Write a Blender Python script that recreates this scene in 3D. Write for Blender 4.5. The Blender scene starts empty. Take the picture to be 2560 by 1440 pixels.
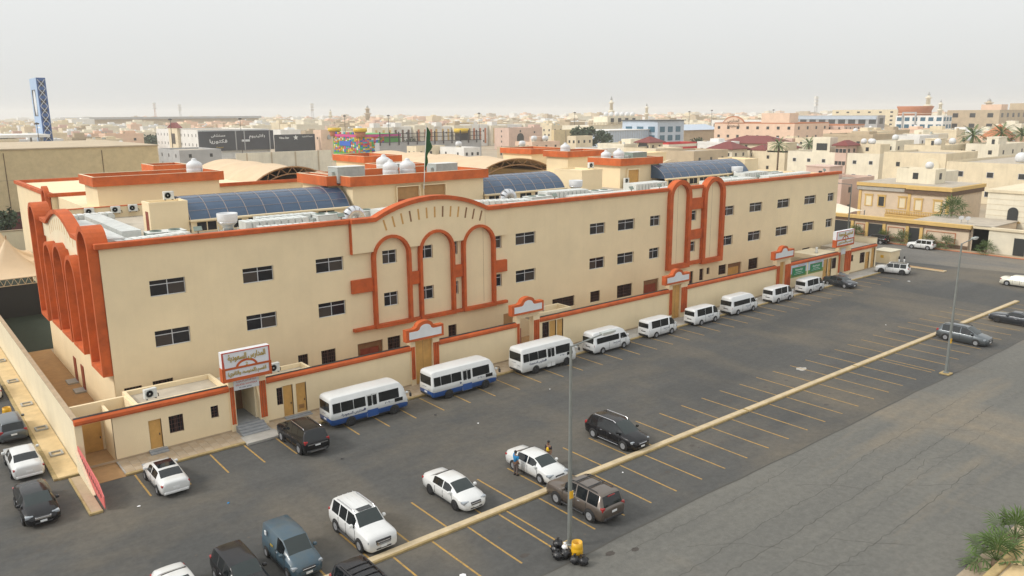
import bpy, bmesh, math, random
from math import radians, sin, cos, pi, sqrt
from mathutils import Vector, Matrix
S = bpy.context.scene
C = S.collection
# ---------------------------------------------------------------- camera
cam = bpy.data.cameras.new('camera'); cam_o = bpy.data.objects.new('camera', cam); C.objects.link(cam_o)
cam.sensor_width = 36.0; cam.lens = 36.0 * 1968.58 / 2560.0
cam.clip_start = 0.5; cam.clip_end = 20000
YAW, PITCH, ROLL = 0.682825, 0.217936, -0.007778
fw = Vector((sin(YAW) * cos(PITCH), cos(YAW) * cos(PITCH), -sin(PITCH)))
rt = Vector((cos(YAW), -sin(YAW), 0)); up = rt.cross(fw)
r2 = cos(ROLL) * rt + sin(ROLL) * up; u2 = -sin(ROLL) * rt + cos(ROLL) * up
M = Matrix((r2, u2, -fw)).transposed().to_4x4(); M.translation = Vector((0, 0, 24.0))
cam_o.matrix_world = M
S.camera = cam_o
# ---------------------------------------------------------------- sky, sun, exposure
SUN_EL, SUN_AZ = radians(38), radians(-66)      # azimuth measured from +Y towards +X
W = bpy.data.worlds.new('World'); S.world = W; W.use_nodes = True
nt = W.node_tree; nt.nodes.clear()
sky = nt.nodes.new('ShaderNodeTexSky'); sky.sky_type = 'NISHITA'; sky.sun_disc = False
sky.sun_elevation = SUN_EL; sky.sun_rotation = SUN_AZ
sky.altitude = 600; sky.air_density = 1.0; sky.dust_density = 5.0; sky.ozone_density = 1.0
hs = nt.nodes.new('ShaderNodeHueSaturation'); hs.inputs['Saturation'].default_value = 0.16; hs.inputs['Value'].default_value = 1.0
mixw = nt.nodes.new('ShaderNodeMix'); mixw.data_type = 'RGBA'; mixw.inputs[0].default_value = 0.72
mixw.inputs[7].default_value = (9.0, 9.15, 9.0, 1)      # veil of dust over the whole sky
bg = nt.nodes.new('ShaderNodeBackground'); bg.inputs['Strength'].default_value = 0.101
ow = nt.nodes.new('ShaderNodeOutputWorld')
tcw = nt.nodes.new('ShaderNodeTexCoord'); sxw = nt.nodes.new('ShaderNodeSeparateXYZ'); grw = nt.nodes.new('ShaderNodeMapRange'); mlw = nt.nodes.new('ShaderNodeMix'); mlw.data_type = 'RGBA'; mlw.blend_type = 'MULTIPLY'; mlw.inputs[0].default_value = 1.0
grw.inputs[1].default_value = 0.0; grw.inputs[2].default_value = 1.0; grw.inputs[3].default_value = 0.86; grw.inputs[4].default_value = 1.55      # dusty overcast: slowly brighter towards the zenith, added to lift the facade, continuing the strip in view
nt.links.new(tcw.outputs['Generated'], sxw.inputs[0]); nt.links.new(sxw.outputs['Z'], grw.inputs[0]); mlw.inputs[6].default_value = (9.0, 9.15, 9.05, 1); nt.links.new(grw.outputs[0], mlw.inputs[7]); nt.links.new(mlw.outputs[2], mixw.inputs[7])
nt.links.new(sky.outputs[0], hs.inputs['Color']); nt.links.new(hs.outputs[0], mixw.inputs[6])
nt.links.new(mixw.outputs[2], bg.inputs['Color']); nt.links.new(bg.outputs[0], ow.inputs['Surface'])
sun = bpy.data.lights.new('sun', 'SUN'); sun.energy = 1.65; sun.angle = radians(12); sun.color = (1.0, 0.95, 0.87)
sun_o = bpy.data.objects.new('sun', sun); C.objects.link(sun_o)
sd = Vector((sin(SUN_AZ) * cos(SUN_EL), cos(SUN_AZ) * cos(SUN_EL), sin(SUN_EL)))
sun_o.rotation_euler = sd.to_track_quat('Z', 'Y').to_euler()
S.view_settings.view_transform = 'Standard'; S.view_settings.look = 'None'
S.view_settings.exposure = 0.17; S.view_settings.gamma = 1.0
S.render.engine = 'CYCLES'
S.cycles.max_bounces = 5; S.cycles.diffuse_bounces = 3; S.cycles.glossy_bounces = 2
S.cycles.transmission_bounces = 3; S.cycles.volume_bounces = 1; S.cycles.use_denoising = True
S.cycles.volume_step_rate = 4.0; S.cycles.caustics_reflective = False; S.cycles.caustics_refractive = False
rnd = random.Random(7)
# ---------------------------------------------------------------- helpers
class MB:
    """collects faces; build() links them as ONE mesh object"""
    def __init__(s): s.v = []; s.f = []; s.sm = []
    def add(s, vs, fs, smooth=False):
        o = len(s.v); s.v += [tuple(p) for p in vs]; s.f += [tuple(i + o for i in f) for f in fs]; s.sm += [smooth] * len(fs); return s
    def box(s, x0, x1, y0, y1, z0, z1):
        vs = [(x0, y0, z0), (x1, y0, z0), (x1, y1, z0), (x0, y1, z0), (x0, y0, z1), (x1, y0, z1), (x1, y1, z1), (x0, y1, z1)]
        return s.add(vs, [(0, 3, 2, 1), (4, 5, 6, 7), (0, 1, 5, 4), (1, 2, 6, 5), (2, 3, 7, 6), (3, 0, 4, 7)])
    def bbox(s, x0, x1, y0, y1, z0, z1, b=0.03):
        """box with chamfered edges: three crossing slabs' hull"""
        P = []
        for sx in (0, 1):
            for sy in (0, 1):
                for sz in (0, 1):
                    X = (x0, x1)[sx]; Y = (y0, y1)[sy]; Z = (z0, z1)[sz]
                    dx = b if sx == 0 else -b; dy = b if sy == 0 else -b; dz = b if sz == 0 else -b
                    P += [(X, Y + dy, Z + dz), (X + dx, Y, Z + dz), (X + dx, Y + dy, Z)]
        bm = bmesh.new()
        for p in P: bm.verts.new(p)
        bmesh.ops.convex_hull(bm, input=bm.verts)
        bm.verts.index_update()
        vs = [v.co[:] for v in bm.verts]; fs = [[v.index for v in f.verts] for f in bm.faces]; bm.free()
        return s.add(vs, fs)
    def quad(s, a, b, c, d): return s.add([a, b, c, d], [(0, 1, 2, 3)])
    def prism(s, pts, axis, a, b, smooth=False):
        """2-D outline extruded along axis; x: (y,z) y: (x,z) z: (x,y)"""
        n = len(pts)
        def P(p, t): return {'x': (t, p[0], p[1]), 'y': (p[0], t, p[1]), 'z': (p[0], p[1], t)}[axis]
        vs = [P(p, a) for p in pts] + [P(p, b) for p in pts]
        fs = [tuple(range(n - 1, -1, -1)), tuple(range(n, 2 * n))]
        sd_ = [(i, (i + 1) % n, n + (i + 1) % n, n + i) for i in range(n)]
        o = len(s.v); s.v += vs; s.f += [tuple(i + o for i in f) for f in fs + sd_]; s.sm += [False, False] + [smooth] * n; return s
    def ring(s, outer, inner, axis, a, b, closed=True):
        n = len(outer)
        def P(p, t): return {'x': (t, p[0], p[1]), 'y': (p[0], t, p[1]), 'z': (p[0], p[1], t)}[axis]
        vs = [P(p, a) for p in outer] + [P(p, a) for p in inner] + [P(p, b) for p in outer] + [P(p, b) for p in inner]
        fs = []
        for i in range(n if closed else n - 1):
            j = (i + 1) % n
            fs += [(i, j, n + j, n + i), (2 * n + j, 2 * n + i, 3 * n + i, 3 * n + j), (j, i, 2 * n + i, 2 * n + j), (n + i, n + j, 3 * n + j, 3 * n + i)]
        if not closed:
            for i in (0, n - 1): fs.append((i, n + i, 3 * n + i, 2 * n + i))
        return s.add(vs, fs)
    def tube(s, p, q, r, n=8, r2=None, caps=True):
        p = Vector(p); q = Vector(q); d = (q - p).normalized(); r2 = r if r2 is None else r2
        a = d.orthogonal().normalized(); b = d.cross(a)
        vs = [tuple(p + r * (cos(2 * pi * i / n) * a + sin(2 * pi * i / n) * b)) for i in range(n)] + [tuple(q + r2 * (cos(2 * pi * i / n) * a + sin(2 * pi * i / n) * b)) for i in range(n)]
        s.add(vs, [(i, (i + 1) % n, n + (i + 1) % n, n + i) for i in range(n)], True)
        if caps: s.add(vs, [tuple(range(n - 1, -1, -1)), tuple(range(n, 2 * n))])
        return s
    def path(s, pts, r, n=6):
        for a, b in zip(pts[:-1], pts[1:]): s.tube(a, b, r, n)
        return s
    def lathe(s, prof, c=(0, 0, 0), n=16, axis='z', smooth=True, cap=True):
        vs = []; m = len(prof)
        for r, z in prof:
            for i in range(n):
                t = 2 * pi * i / n; u, w = r * cos(t), r * sin(t)
                p = {'z': (u, w, z), 'y': (u, z, w), 'x': (z, u, w)}[axis]
                vs.append((c[0] + p[0], c[1] + p[1], c[2] + p[2]))
        fs = [(k * n + i, k * n + (i + 1) % n, (k + 1) * n + (i + 1) % n, (k + 1) * n + i) for k in range(m - 1) for i in range(n)]
        s.add(vs, fs, smooth)
        o = len(s.v) - len(vs)
        if cap and prof[0][0] > 1e-4: s.f.append(tuple(o + i for i in range(n - 1, -1, -1))); s.sm.append(False)
        if cap and prof[-1][0] > 1e-4: s.f.append(tuple(o + (m - 1) * n + i for i in range(n))); s.sm.append(False)
        return s
    def mesh(s, name):
        me = bpy.data.meshes.new(name); me.from_pydata(s.v, [], s.f)
        me.polygons.foreach_set('use_smooth', s.sm); me.update()
        bm = bmesh.new(); bm.from_mesh(me); bmesh.ops.recalc_face_normals(bm, faces=bm.faces); bm.to_mesh(me); bm.free()
        return me
    def build(s, name, m, parent=None, **kw): return link(name, s.mesh(name), m, parent, **kw)

def link(name, me, m, parent=None, loc=None, rot=None, scale=None, label=None, cat=None, group=None, kind=None):
    if m is not None and not me.materials: me.materials.append(MAT[m] if isinstance(m, str) else m)
    o = bpy.data.objects.new(name, me); C.objects.link(o)
    if parent is not None: o.parent = parent
    if loc: o.location = loc
    if rot: o.rotation_euler = rot
    if scale: o.scale = scale
    return tag(o, label, cat, group, kind)
def tag(o, label=None, cat=None, group=None, kind=None):
    if label: o['label'] = label
    if cat: o['category'] = cat
    if group: o['group'] = group
    if kind: o['kind'] = kind
    return o
def thing(name, label, cat, loc=(0, 0, 0), rz=0.0, group=None):
    o = bpy.data.objects.new(name, None); C.objects.link(o); o.empty_display_size = 0.3
    o.location = loc; o.rotation_euler = (0, 0, rz)
    return tag(o, label, cat, group)
def copy_tree(o, parent=None):
    c = o.copy(); C.objects.link(c); c.parent = parent
    for ch in o.children: copy_tree(ch, c)
    return c
def dup(o, loc, rz=0.0, label=None, scale=None):
    c = copy_tree(o); c.location = loc; c.rotation_euler = (0, 0, rz)
    if label: c['label'] = label
    if scale: c.scale = scale
    return c
# ---------------------------------------------------------------- materials
MAT = {}
def mat(name, col, rough=0.8, metal=0.0, var=0.0, scale=1.0, bump=0.0, bscale=40.0, spec=0.5, col2=None, stretch=None, coat=0.0, trans=0.0, alpha=1.0, emit=None, streak=0.0):
    m = bpy.data.materials.new(name); m.use_nodes = True; n = m.node_tree; b = n.nodes['Principled BSDF']
    b.inputs['Base Color'].default_value = (*col, 1); b.inputs['Roughness'].default_value = rough; b.inputs['Metallic'].default_value = metal
    b.inputs['Specular IOR Level'].default_value = spec; b.inputs['Coat Weight'].default_value = coat
    if coat: b.inputs['Coat Roughness'].default_value = 0.06
    if trans: b.inputs['Transmission Weight'].default_value = trans
    if alpha < 1: b.inputs['Alpha'].default_value = alpha
    tc = n.nodes.new('ShaderNodeTexCoord'); src = tc.outputs['Object']
    if stretch:
        mp = n.nodes.new('ShaderNodeMapping'); mp.inputs['Scale'].default_value = stretch; n.links.new(src, mp.inputs[0]); src = mp.outputs[0]
    if var or col2:
        nz = n.nodes.new('ShaderNodeTexNoise'); nz.inputs['Scale'].default_value = scale; nz.inputs['Detail'].default_value = 6; nz.inputs['Roughness'].default_value = 0.65
        n.links.new(src, nz.inputs['Vector'])
        rp = n.nodes.new('ShaderNodeValToRGB')
        c2 = col2 or tuple(c * (1 - var) for c in col); c1 = tuple(min(1, c * (1 + var * 0.5)) for c in col) if not col2 else col
        rp.color_ramp.elements[0].position = 0.32; rp.color_ramp.elements[1].position = 0.68
        rp.color_ramp.elements[0].color = (*c2, 1); rp.color_ramp.elements[1].color = (*c1, 1)
        n.links.new(nz.outputs['Fac'], rp.inputs[0]); out = rp.outputs[0]
        if streak:
            mp2 = n.nodes.new('ShaderNodeMapping'); mp2.inputs['Scale'].default_value = (1.6, 1.6, 0.10); n.links.new(tc.outputs['Object'], mp2.inputs[0])
            n2 = n.nodes.new('ShaderNodeTexNoise'); n2.inputs['Scale'].default_value = 1.3; n2.inputs['Detail'].default_value = 5; n.links.new(mp2.outputs[0], n2.inputs['Vector'])
            r2_ = n.nodes.new('ShaderNodeMapRange'); r2_.inputs[1].default_value = 0.5; r2_.inputs[2].default_value = 0.8; r2_.inputs[3].default_value = 0.0; r2_.inputs[4].default_value = streak
            n.links.new(n2.outputs['Fac'], r2_.inputs[0])
            mx = n.nodes.new('ShaderNodeMix'); mx.data_type = 'RGBA'; mx.inputs[7].default_value = (col[0] * 0.55, col[1] * 0.5, col[2] * 0.42, 1)
            n.links.new(r2_.outputs[0], mx.inputs[0]); n.links.new(out, mx.inputs[6]); out = mx.outputs[2]
        n.links.new(out, b.inputs['Base Color'])
    if bump:
        nb = n.nodes.new('ShaderNodeTexNoise'); nb.inputs['Scale'].default_value = bscale; nb.inputs['Detail'].default_value = 4; n.links.new(src, nb.inputs['Vector'])
        bp = n.nodes.new('ShaderNodeBump'); bp.inputs['Strength'].default_value = bump; bp.inputs['Distance'].default_value = 0.05
        n.links.new(nb.outputs['Fac'], bp.inputs['Height']); n.links.new(bp.outputs[0], b.inputs['Normal'])
    MAT[name] = m; return m
mat('cream', (0.84, 0.69, 0.45), 0.9, var=0.06, scale=0.35, bump=0.25, bscale=14, streak=0.06)
mat('cream_pale', (0.80, 0.70, 0.50), 0.9, var=0.07, scale=0.5, bump=0.2, bscale=10, streak=0.07)
mat('cream_light', (0.79, 0.72, 0.56), 0.9, var=0.10, scale=0.5, bump=0.15, streak=0.2)
mat('orange', (0.54, 0.105, 0.020), 0.8, var=0.26, scale=0.8, bump=0.15, bscale=18)
mat('orange_fascia', (0.58, 0.128, 0.028), 0.82, var=0.24, scale=0.7, bump=0.15, bscale=18)
mat('yellow_door', (0.60, 0.335, 0.095), 0.6, var=0.16, scale=1.4)
mat('red_door', (0.25, 0.045, 0.02), 0.5, var=0.2, scale=2)
mat('brown_trim', (0.24, 0.12, 0.05), 0.6, var=0.2, scale=3)
mat('grille', (0.075, 0.03, 0.022), 0.55)
mat('aluminium', (0.62, 0.64, 0.68), 0.4, metal=0.2)
mat('glass_dark', (0.012, 0.013, 0.018), 0.12, spec=0.35)
mat('glass_curtain', (0.055, 0.045, 0.04), 0.25, spec=0.35)
mat('white_panel', (0.68, 0.70, 0.72), 0.5, var=0.06, scale=2)
mat('concrete', (0.42, 0.40, 0.36), 0.9, var=0.18, scale=1.2, bump=0.2)
mat('grey_step', (0.30, 0.31, 0.32), 0.85, var=0.15, scale=2)
mat('roof_floor', (0.50, 0.44, 0.35), 0.95, var=0.2, scale=0.6)
mat('yard', (0.42, 0.245, 0.105), 0.95, var=0.15, scale=1.2, bump=0.2)
mat('metal_duct', (0.74, 0.76, 0.73), 0.5, metal=0.25, var=0.16, scale=1.4)
mat('metal_shiny', (0.66, 0.67, 0.69), 0.25, metal=0.85)
mat('hvac_green', (0.25, 0.31, 0.27), 0.6, var=0.12, scale=2)
mat('hvac_white', (0.66, 0.67, 0.64), 0.6, var=0.1, scale=2)
mat('hvac_grey', (0.40, 0.43, 0.41), 0.6, var=0.12, scale=2)
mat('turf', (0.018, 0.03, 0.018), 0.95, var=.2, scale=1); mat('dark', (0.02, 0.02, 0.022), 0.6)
mat('black_rubber', (0.015, 0.015, 0.016), 0.85)
mat('tank_white', (0.68, 0.69, 0.70), 0.5, var=0.06, scale=1.5)
mat('sky_glass', (0.045, 0.085, 0.15), 0.24, spec=0.55, var=0.12, scale=0.4)
mat('sky_rib', (0.34, 0.29, 0.28), 0.6)
mat('fabric', (0.66, 0.50, 0.33), 0.9, var=0.08, scale=0.4)
mat('truss', (0.36, 0.21, 0.10), 0.7)
mat('gold', (0.52, 0.36, 0.05), 0.35, metal=0.3)
mat('navy', (0.025, 0.035, 0.12), 0.5)
mat('ink', (0.02, 0.02, 0.03), 0.6)
mat('sign_white', (0.74, 0.76, 0.80), 0.4)
mat('sign_red', (0.55, 0.08, 0.05), 0.5)
mat('white_paint', (0.80, 0.80, 0.80), 0.6)
mat('line_yellow', (0.52, 0.30, 0.055), 0.85, scale=5.0, col2=(0.22, 0.155, 0.075))
mat('kerb_cream', (0.55, 0.44, 0.28), 0.85, var=0.2, scale=1.5, bump=0.2)
mat('kerb_yellow', (0.42, 0.31, 0.14), 0.85, var=0.28, scale=2.0, bump=0.2)
mat('tile', (0.44, 0.335, 0.22), 0.85, var=0.18, scale=0.8)
mat('tile_b', (0.47, 0.37, 0.255), 0.85, var=0.18, scale=0.8)
mat('tile_warm', (0.66, 0.49, 0.26), 0.85, var=0.15, scale=1.2, bump=0.2, bscale=6)
mat('pink_fence', (0.70, 0.16, 0.15), 0.6, var=0.1, scale=2)
mat('lamp_metal', (0.22, 0.235, 0.225), 0.55, metal=0.2, var=0.15, scale=1.2)
mat('yellow_plastic', (0.72, 0.40, 0.015), 0.4, var=0.1, scale=3)
mat('bag_black', (0.012, 0.012, 0.014), 0.22, bump=0.9, bscale=9)
mat('crack', (0.075, 0.07, 0.062), 0.95)
mat('stain', (0.06, 0.05, 0.042), 0.7, var=0.3, scale=2)
mat('trunk', (0.16, 0.11, 0.07), 0.95, var=0.3, scale=4, bump=0.5)
mat('palm_green', (0.08, 0.135, 0.028), 0.6, var=0.35, scale=1.5)
mat('palm_dry', (0.26, 0.21, 0.08), 0.8)
mat('leaf', (0.045, 0.075, 0.03), 0.7, var=0.4, scale=0.8)
mat('skin', (0.23, 0.12, 0.07), 0.6); mat('hair', (0.01, 0.01, 0.01), 0.7)
mat('shirt_blue', (0.015, 0.19, 0.42), 0.85); mat('trousers_grey', (0.13, 0.10, 0.09), 0.9); mat('vest_yellow', (0.80, 0.50, 0.02), 0.7); mat('shirt_dark', (0.03, 0.025, 0.03), 0.9)
mat('flag_green', (0.012, 0.08, 0.022), 0.8)

def ramp_ground(name, cols, s1, s2, stretch, rough=0.92, fine=0.25, dust=None, spots=None):
    """asphalt: broad patches + stretched tyre streaks + fine grain"""
    m = bpy.data.materials.new(name); m.use_nodes = True; n = m.node_tree; b = n.nodes['Principled BSDF']; L = n.links
    tc = n.nodes.new('ShaderNodeTexCoord'); P = tc.outputs['Object']
    def noise(scale, st=None, det=6, rough_=0.6):
        v = P
        if st: mp = n.nodes.new('ShaderNodeMapping'); mp.inputs['Scale'].default_value = st; L.new(P, mp.inputs[0]); v = mp.outputs[0]
        z = n.nodes.new('ShaderNodeTexNoise'); z.inputs['Scale'].default_value = scale; z.inputs['Detail'].default_value = det; z.inputs['Roughness'].default_value = rough_
        L.new(v, z.inputs['Vector']); return z.outputs['Fac']
    def mix(f, a, c, blend='MIX'):
        x = n.nodes.new('ShaderNodeMix'); x.data_type = 'RGBA'; x.blend_type = blend
        for v, i in ((f, 0), (a, 6), (c, 7)):
            if isinstance(v, (int, float)): x.inputs[i].default_value = v
            elif isinstance(v, tuple): x.inputs[i].default_value = (*v, 1)
            else: L.new(v, x.inputs[i])
        return x.outputs[2]
    def mr(v, a, c, lo=0.0, hi=1.0):
        r = n.nodes.new('ShaderNodeMapRange'); r.inputs[1].default_value = a; r.inputs[2].default_value = c; r.inputs[3].default_value = lo; r.inputs[4].default_value = hi; L.new(v, r.inputs[0]); return r.outputs[0]
    c = mix(mr(noise(s1), 0.35, 0.68), cols[0], cols[1])
    c = mix(mr(noise(s2, stretch), 0.42, 0.7, 0, 0.8), c, cols[2])
    if dust: c = mix(mr(noise(dust[1], dust[2], 5, 0.7), dust[3], dust[4], 0, dust[5]), c, dust[0])
    if dust: c = mix(mr(noise(0.035, (1.5, 0.55, 1), 4, 0.6), 0.52, 0.66, 0, 0.75), c, dust[0])
    if spots: c = mix(mr(noise(1.7, None, 3), 0.66, 0.74, 0, 0.55), c, spots)
    g = noise(60, None, 3)
    c = mix(0.5, c, mr(noise(2.2, None, 6, 0.8), 0.25, 0.75, 0.55, 1.45), 'MULTIPLY'); c = mix(fine, c, mr(g, 0.2, 0.8, 0.2, 1.8), 'MULTIPLY')
    L.new(c, b.inputs['Base Color']); b.inputs['Roughness'].default_value = rough; b.inputs['Specular IOR Level'].default_value = 0.25
    bp = n.nodes.new('ShaderNodeBump'); bp.inputs['Strength'].default_value = 0.25; bp.inputs['Distance'].default_value = 0.03; L.new(g, bp.inputs['Height']); L.new(bp.outputs[0], b.inputs['Normal'])
    MAT[name] = m; return m
ramp_ground('asphalt_lot', ((0.080, 0.080, 0.077), (0.098, 0.096, 0.091), (0.068, 0.068, 0.066)), 0.07, 0.35, (0.12, 1.0, 1.0), dust=((0.165, 0.14, 0.105), 0.05, (0.75, 1.15, 1), 0.47, 0.72, 0.75), spots=(0.13, 0.10, 0.075))
ramp_ground('asphalt_road', ((0.138, 0.135, 0.122), (0.162, 0.156, 0.138), (0.122, 0.12, 0.111)), 0.08, 0.5, (0.06, 1.0, 1.0), dust=((0.27, 0.215, 0.145), 0.09, (0.25, 1.4, 1), 0.55, 0.75, 0.6))
ramp_ground('asphalt_street', ((0.15, 0.145, 0.135), (0.19, 0.175, 0.155), (0.13, 0.126, 0.12)), 0.08, 0.5, (1.0, 0.08, 1.0), dust=((0.27, 0.22, 0.155), 0.09, (1, 0.4, 1), 0.5, 0.75, 0.7))
ramp_ground('sand', ((0.40, 0.32, 0.225), (0.47, 0.385, 0.28), (0.33, 0.27, 0.20)), 0.012, 0.05, (1, 1, 1), fine=0.12)

# ---------------------------------------------------------------- writing
_AR = {'ا': ('FE8D', 'FE8E', None, None), 'ب': ('FE8F', 'FE90', 'FE91', 'FE92'), 'ة': ('FE93', 'FE94', None, None), 'ت': ('FE95', 'FE96', 'FE97', 'FE98'), 'ث': ('FE99', 'FE9A', 'FE9B', 'FE9C'),
       'ج': ('FE9D', 'FE9E', 'FE9F', 'FEA0'), 'د': ('FEA9', 'FEAA', None, None), 'ر': ('FEAD', 'FEAE', None, None), 'س': ('FEB1', 'FEB2', 'FEB3', 'FEB4'), 'ش': ('FEB5', 'FEB6', 'FEB7', 'FEB8'), 'ط': ('FEC1', 'FEC2', 'FEC3', 'FEC4'),
       'ع': ('FEC9', 'FECA', 'FECB', 'FECC'), 'ف': ('FED1', 'FED2', 'FED3', 'FED4'), 'ق': ('FED5', 'FED6', 'FED7', 'FED8'), 'ك': ('FED9', 'FEDA', 'FEDB', 'FEDC'), 'ل': ('FEDD', 'FEDE', 'FEDF', 'FEE0'), 'م': ('FEE1', 'FEE2', 'FEE3', 'FEE4'),
       'ن': ('FEE5', 'FEE6', 'FEE7', 'FEE8'), 'ه': ('FEE9', 'FEEA', 'FEEB', 'FEEC'), 'و': ('FEED', 'FEEE', None, None), 'ى': ('FEEF', 'FEF0', None, None), 'ي': ('FEF1', 'FEF2', 'FEF3', 'FEF4')}
def arabic(s):
    out = []; n = len(s); i = 0
    while i < n:
        ch = s[i]
        if ch in _AR:
            if ch == 'ل' and i + 1 < n and s[i + 1] == 'ا':
                prev = i > 0 and s[i - 1] in _AR and _AR[s[i - 1]][2]
                out.append(chr(0xFEFC if prev else 0xFEFB)); i += 2; continue
            f = _AR[ch]; prev = i > 0 and s[i - 1] in _AR and _AR[s[i - 1]][2] is not None; nxt = f[2] is not None and i + 1 < n and s[i + 1] in _AR
            k = 3 if prev and nxt else 1 if prev else 2 if nxt else 0
            out.append(chr(int(f[k] or f[1 if prev else 0], 16)))
        else: out.append({'(': ')', ')': '('}.get(ch, ch))
        i += 1
    return ''.join(reversed(out))
_TXT = {}
def text_mesh(s, depth=0.0):
    key = (s, depth)
    if key in _TXT: return _TXT[key]
    cu = bpy.data.curves.new('lettering', 'FONT'); cu.body = s; cu.size = 1.0; cu.resolution_u = 2; cu.offset = 0.022; cu.extrude = depth; cu.align_x = 'CENTER'; cu.align_y = 'CENTER'
    o = bpy.data.objects.new('lettering', cu); C.objects.link(o); bpy.context.view_layer.update()
    me = bpy.data.meshes.new_from_object(o.evaluated_get(bpy.context.evaluated_depsgraph_get()))
    bpy.data.objects.remove(o); bpy.data.curves.remove(cu)
    xs = [v.co.x for v in me.vertices]; ys = [v.co.y for v in me.vertices]
    cx, cy = (min(xs) + max(xs)) / 2, (min(ys) + max(ys)) / 2
    for v in me.vertices: v.co.x -= cx; v.co.y -= cy
    _TXT[key] = (me, max(xs) - min(xs), max(ys) - min(ys)); return _TXT[key]
def lettering(s, m, parent, loc, width, rot=(pi / 2, 0, 0), depth=0.0, height=None, bold=False):
    me, w, h = text_mesh(s, depth)
    me = me.copy(); me.materials.clear()
    sx = width / w; sy = sx if height is None else height / h
    o = link('lettering', me, m, parent, loc=loc, rot=rot, scale=(sx, sy, 1.0)); return o
# ================================================================ the setting
def sheet(name, pts, z, m, parent=None, kind='structure'):
    return MB().add([(x, y, z) for x, y in pts], [tuple(range(len(pts)))]).build(name, m, parent, kind=kind)
ground = sheet('ground', [(-2300, -600), (5100, -600), (5100, 5100), (-2300, 5100)], -0.016, 'sand')
road = sheet('road', [(-90, 14.2), (600, 14.2), (600, 29.0), (-90, 29.0)], -0.008, 'asphalt_road')
side_street = sheet('side_street', [(122.0, 29), (146.3, 29), (146.3, 420), (122.0, 420)], -0.004, 'asphalt_street')
edge = [(x, 28.2 + 0.05 * sin(x * 0.21) + 0.04 * sin(x * 0.83 + 1) + rnd.uniform(-.03, .03)) for x in [-90 + 1.7 * i for i in range(131)]]
lot = sheet('parking_lot', edge + [(132.7 - 0.02, 40), (129, 57.6), (6.95, 57.6), (6.95, 200), (-90, 200)], 0.0, 'asphalt_lot')
MB().add([(x_, y_ - .01, .003) for x_, y_ in edge] + [(x_, y_ + .09 + rnd.uniform(0, .05), .003) for x_, y_ in reversed(edge)], [(i, i + 1, 2 * len(edge) - 2 - i, 2 * len(edge) - 1 - i) for i in range(len(edge) - 1)]).build('asphalt_edge', 'crack', lot)
# painted bays, one part each
def bay(x, y0, y1, par=lot, w=0.12):
    j = rnd.uniform(-.02, .02)
    MB().add([(x - w / 2 + j, y0, .004), (x + w / 2 + j, y0, .004), (x + w / 2 - j, y1, .004), (x - w / 2 - j, y1, .004)], [(0, 1, 2, 3)]).build('bay_line', 'line_yellow', par)
x = 7.9
xs = [23.85 - 2.62 * k for k in range(1, 7)] + [23.85, 26.4, 29.0, 31.6, 34.25, 36.9, 39.55, 42.15] + [44.78 + 2.74 * k for k in range(0, 22)]
for x in xs: bay(x, 35.6, 39.5 + rnd.uniform(-.08, .12))
for x in [22.3 - 2.6 * k for k in range(1, 5)] + [22.3, 24.8, 27.15, 27.8, 30.42, 32.95, 35.44, 37.9, 40.5] + [43.06 + 2.61 * k for k in range(0, 12)] + [74.9, 75.64] + [78.3 + 2.68 * k for k in range(0, 14)]: bay(x, 29.8, 34.85)
for x in [11.4, 13.9, 16.5, 19.05, 21.4, 24.0, 26.6, 29.2, 31.75, 34.45, 37.15, 39.8, 42.5, 45.15] + [47.8 + 2.66 * k for k in range(0, 26)]: bay(x, 51.3 + rnd.uniform(-.1, .15), 55.2)
# cracks in the road: thin ribbons
def crack(pts, w=0.05, par=road, z=-0.004, wob=0.10):
    P = []
    for a, b in zip(pts[:-1], pts[1:]):
        n = max(2, int(math.dist(a, b) / 0.45))
        for i in range(n):
            t = i / n; P.append((a[0] + (b[0] - a[0]) * t + rnd.uniform(-wob, wob), a[1] + (b[1] - a[1]) * t + rnd.uniform(-wob, wob)))
    P.append(pts[-1]); m = MB(); vs = []
    for i, p in enumerate(P):
        q = P[min(i + 1, len(P) - 1)]; o = P[max(i - 1, 0)]; dx, dy = q[0] - o[0], q[1] - o[1]; l = math.hypot(dx, dy) or 1
        ww = w * rnd.uniform(.5, 1.1) / 2; vs += [(p[0] - dy / l * ww, p[1] + dx / l * ww, z), (p[0] + dy / l * ww, p[1] - dx / l * ww, z)]
    m.add(vs, [(2 * i, 2 * i + 1, 2 * i + 3, 2 * i + 2) for i in range(len(P) - 1)]).build('crack', 'crack', par)
CR = [[(27, 23.4), (33, 23.6), (39, 23.9), (45.5, 23.75), (52, 24.6), (60, 24.9), (72, 25.2)], [(25, 22.2), (36, 22.0), (47, 22.1), (58, 22.4), (70, 22.7)], [(28, 20.5), (40, 20.4), (52, 20.7), (66, 20.9)],
      [(33, 25.2), (35.5, 23.6), (37, 21.5)], [(44.5, 25.4), (46.5, 23.7), (47.5, 21.8)], [(40, 20.4), (41.5, 18.5), (43, 17.0)], [(50, 20.7), (52.5, 18.8), (54, 17.5)], [(33, 18.7), (44, 18.5), (57, 18.9)],
      [(52, 22.2), (53, 21.2), (55, 21.6), (57, 20.8)], [(36.5, 20.4), (37.2, 19.0), (39, 17.8)], [(60, 24.9), (62, 22.6), (64, 20.9)], [(30, 26.9), (40, 26.7), (49, 27.1)]]
for k in CR: crack(k, rnd.uniform(.03, .055))
def blot(x, y, r, par, z, m='stain', n=14, sx=1.5):
    ph = rnd.uniform(0, 6); P = [(x + sx * r * cos(2 * pi * i / n) * (1 + .25 * sin(3 * i + ph) + rnd.uniform(-.12, .12)), y + r * sin(2 * pi * i / n) * (1 + rnd.uniform(-.2, .2)), z) for i in range(n)]
    MB().add(P, [tuple(range(n))]).build('oil_stain', m, par)
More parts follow.
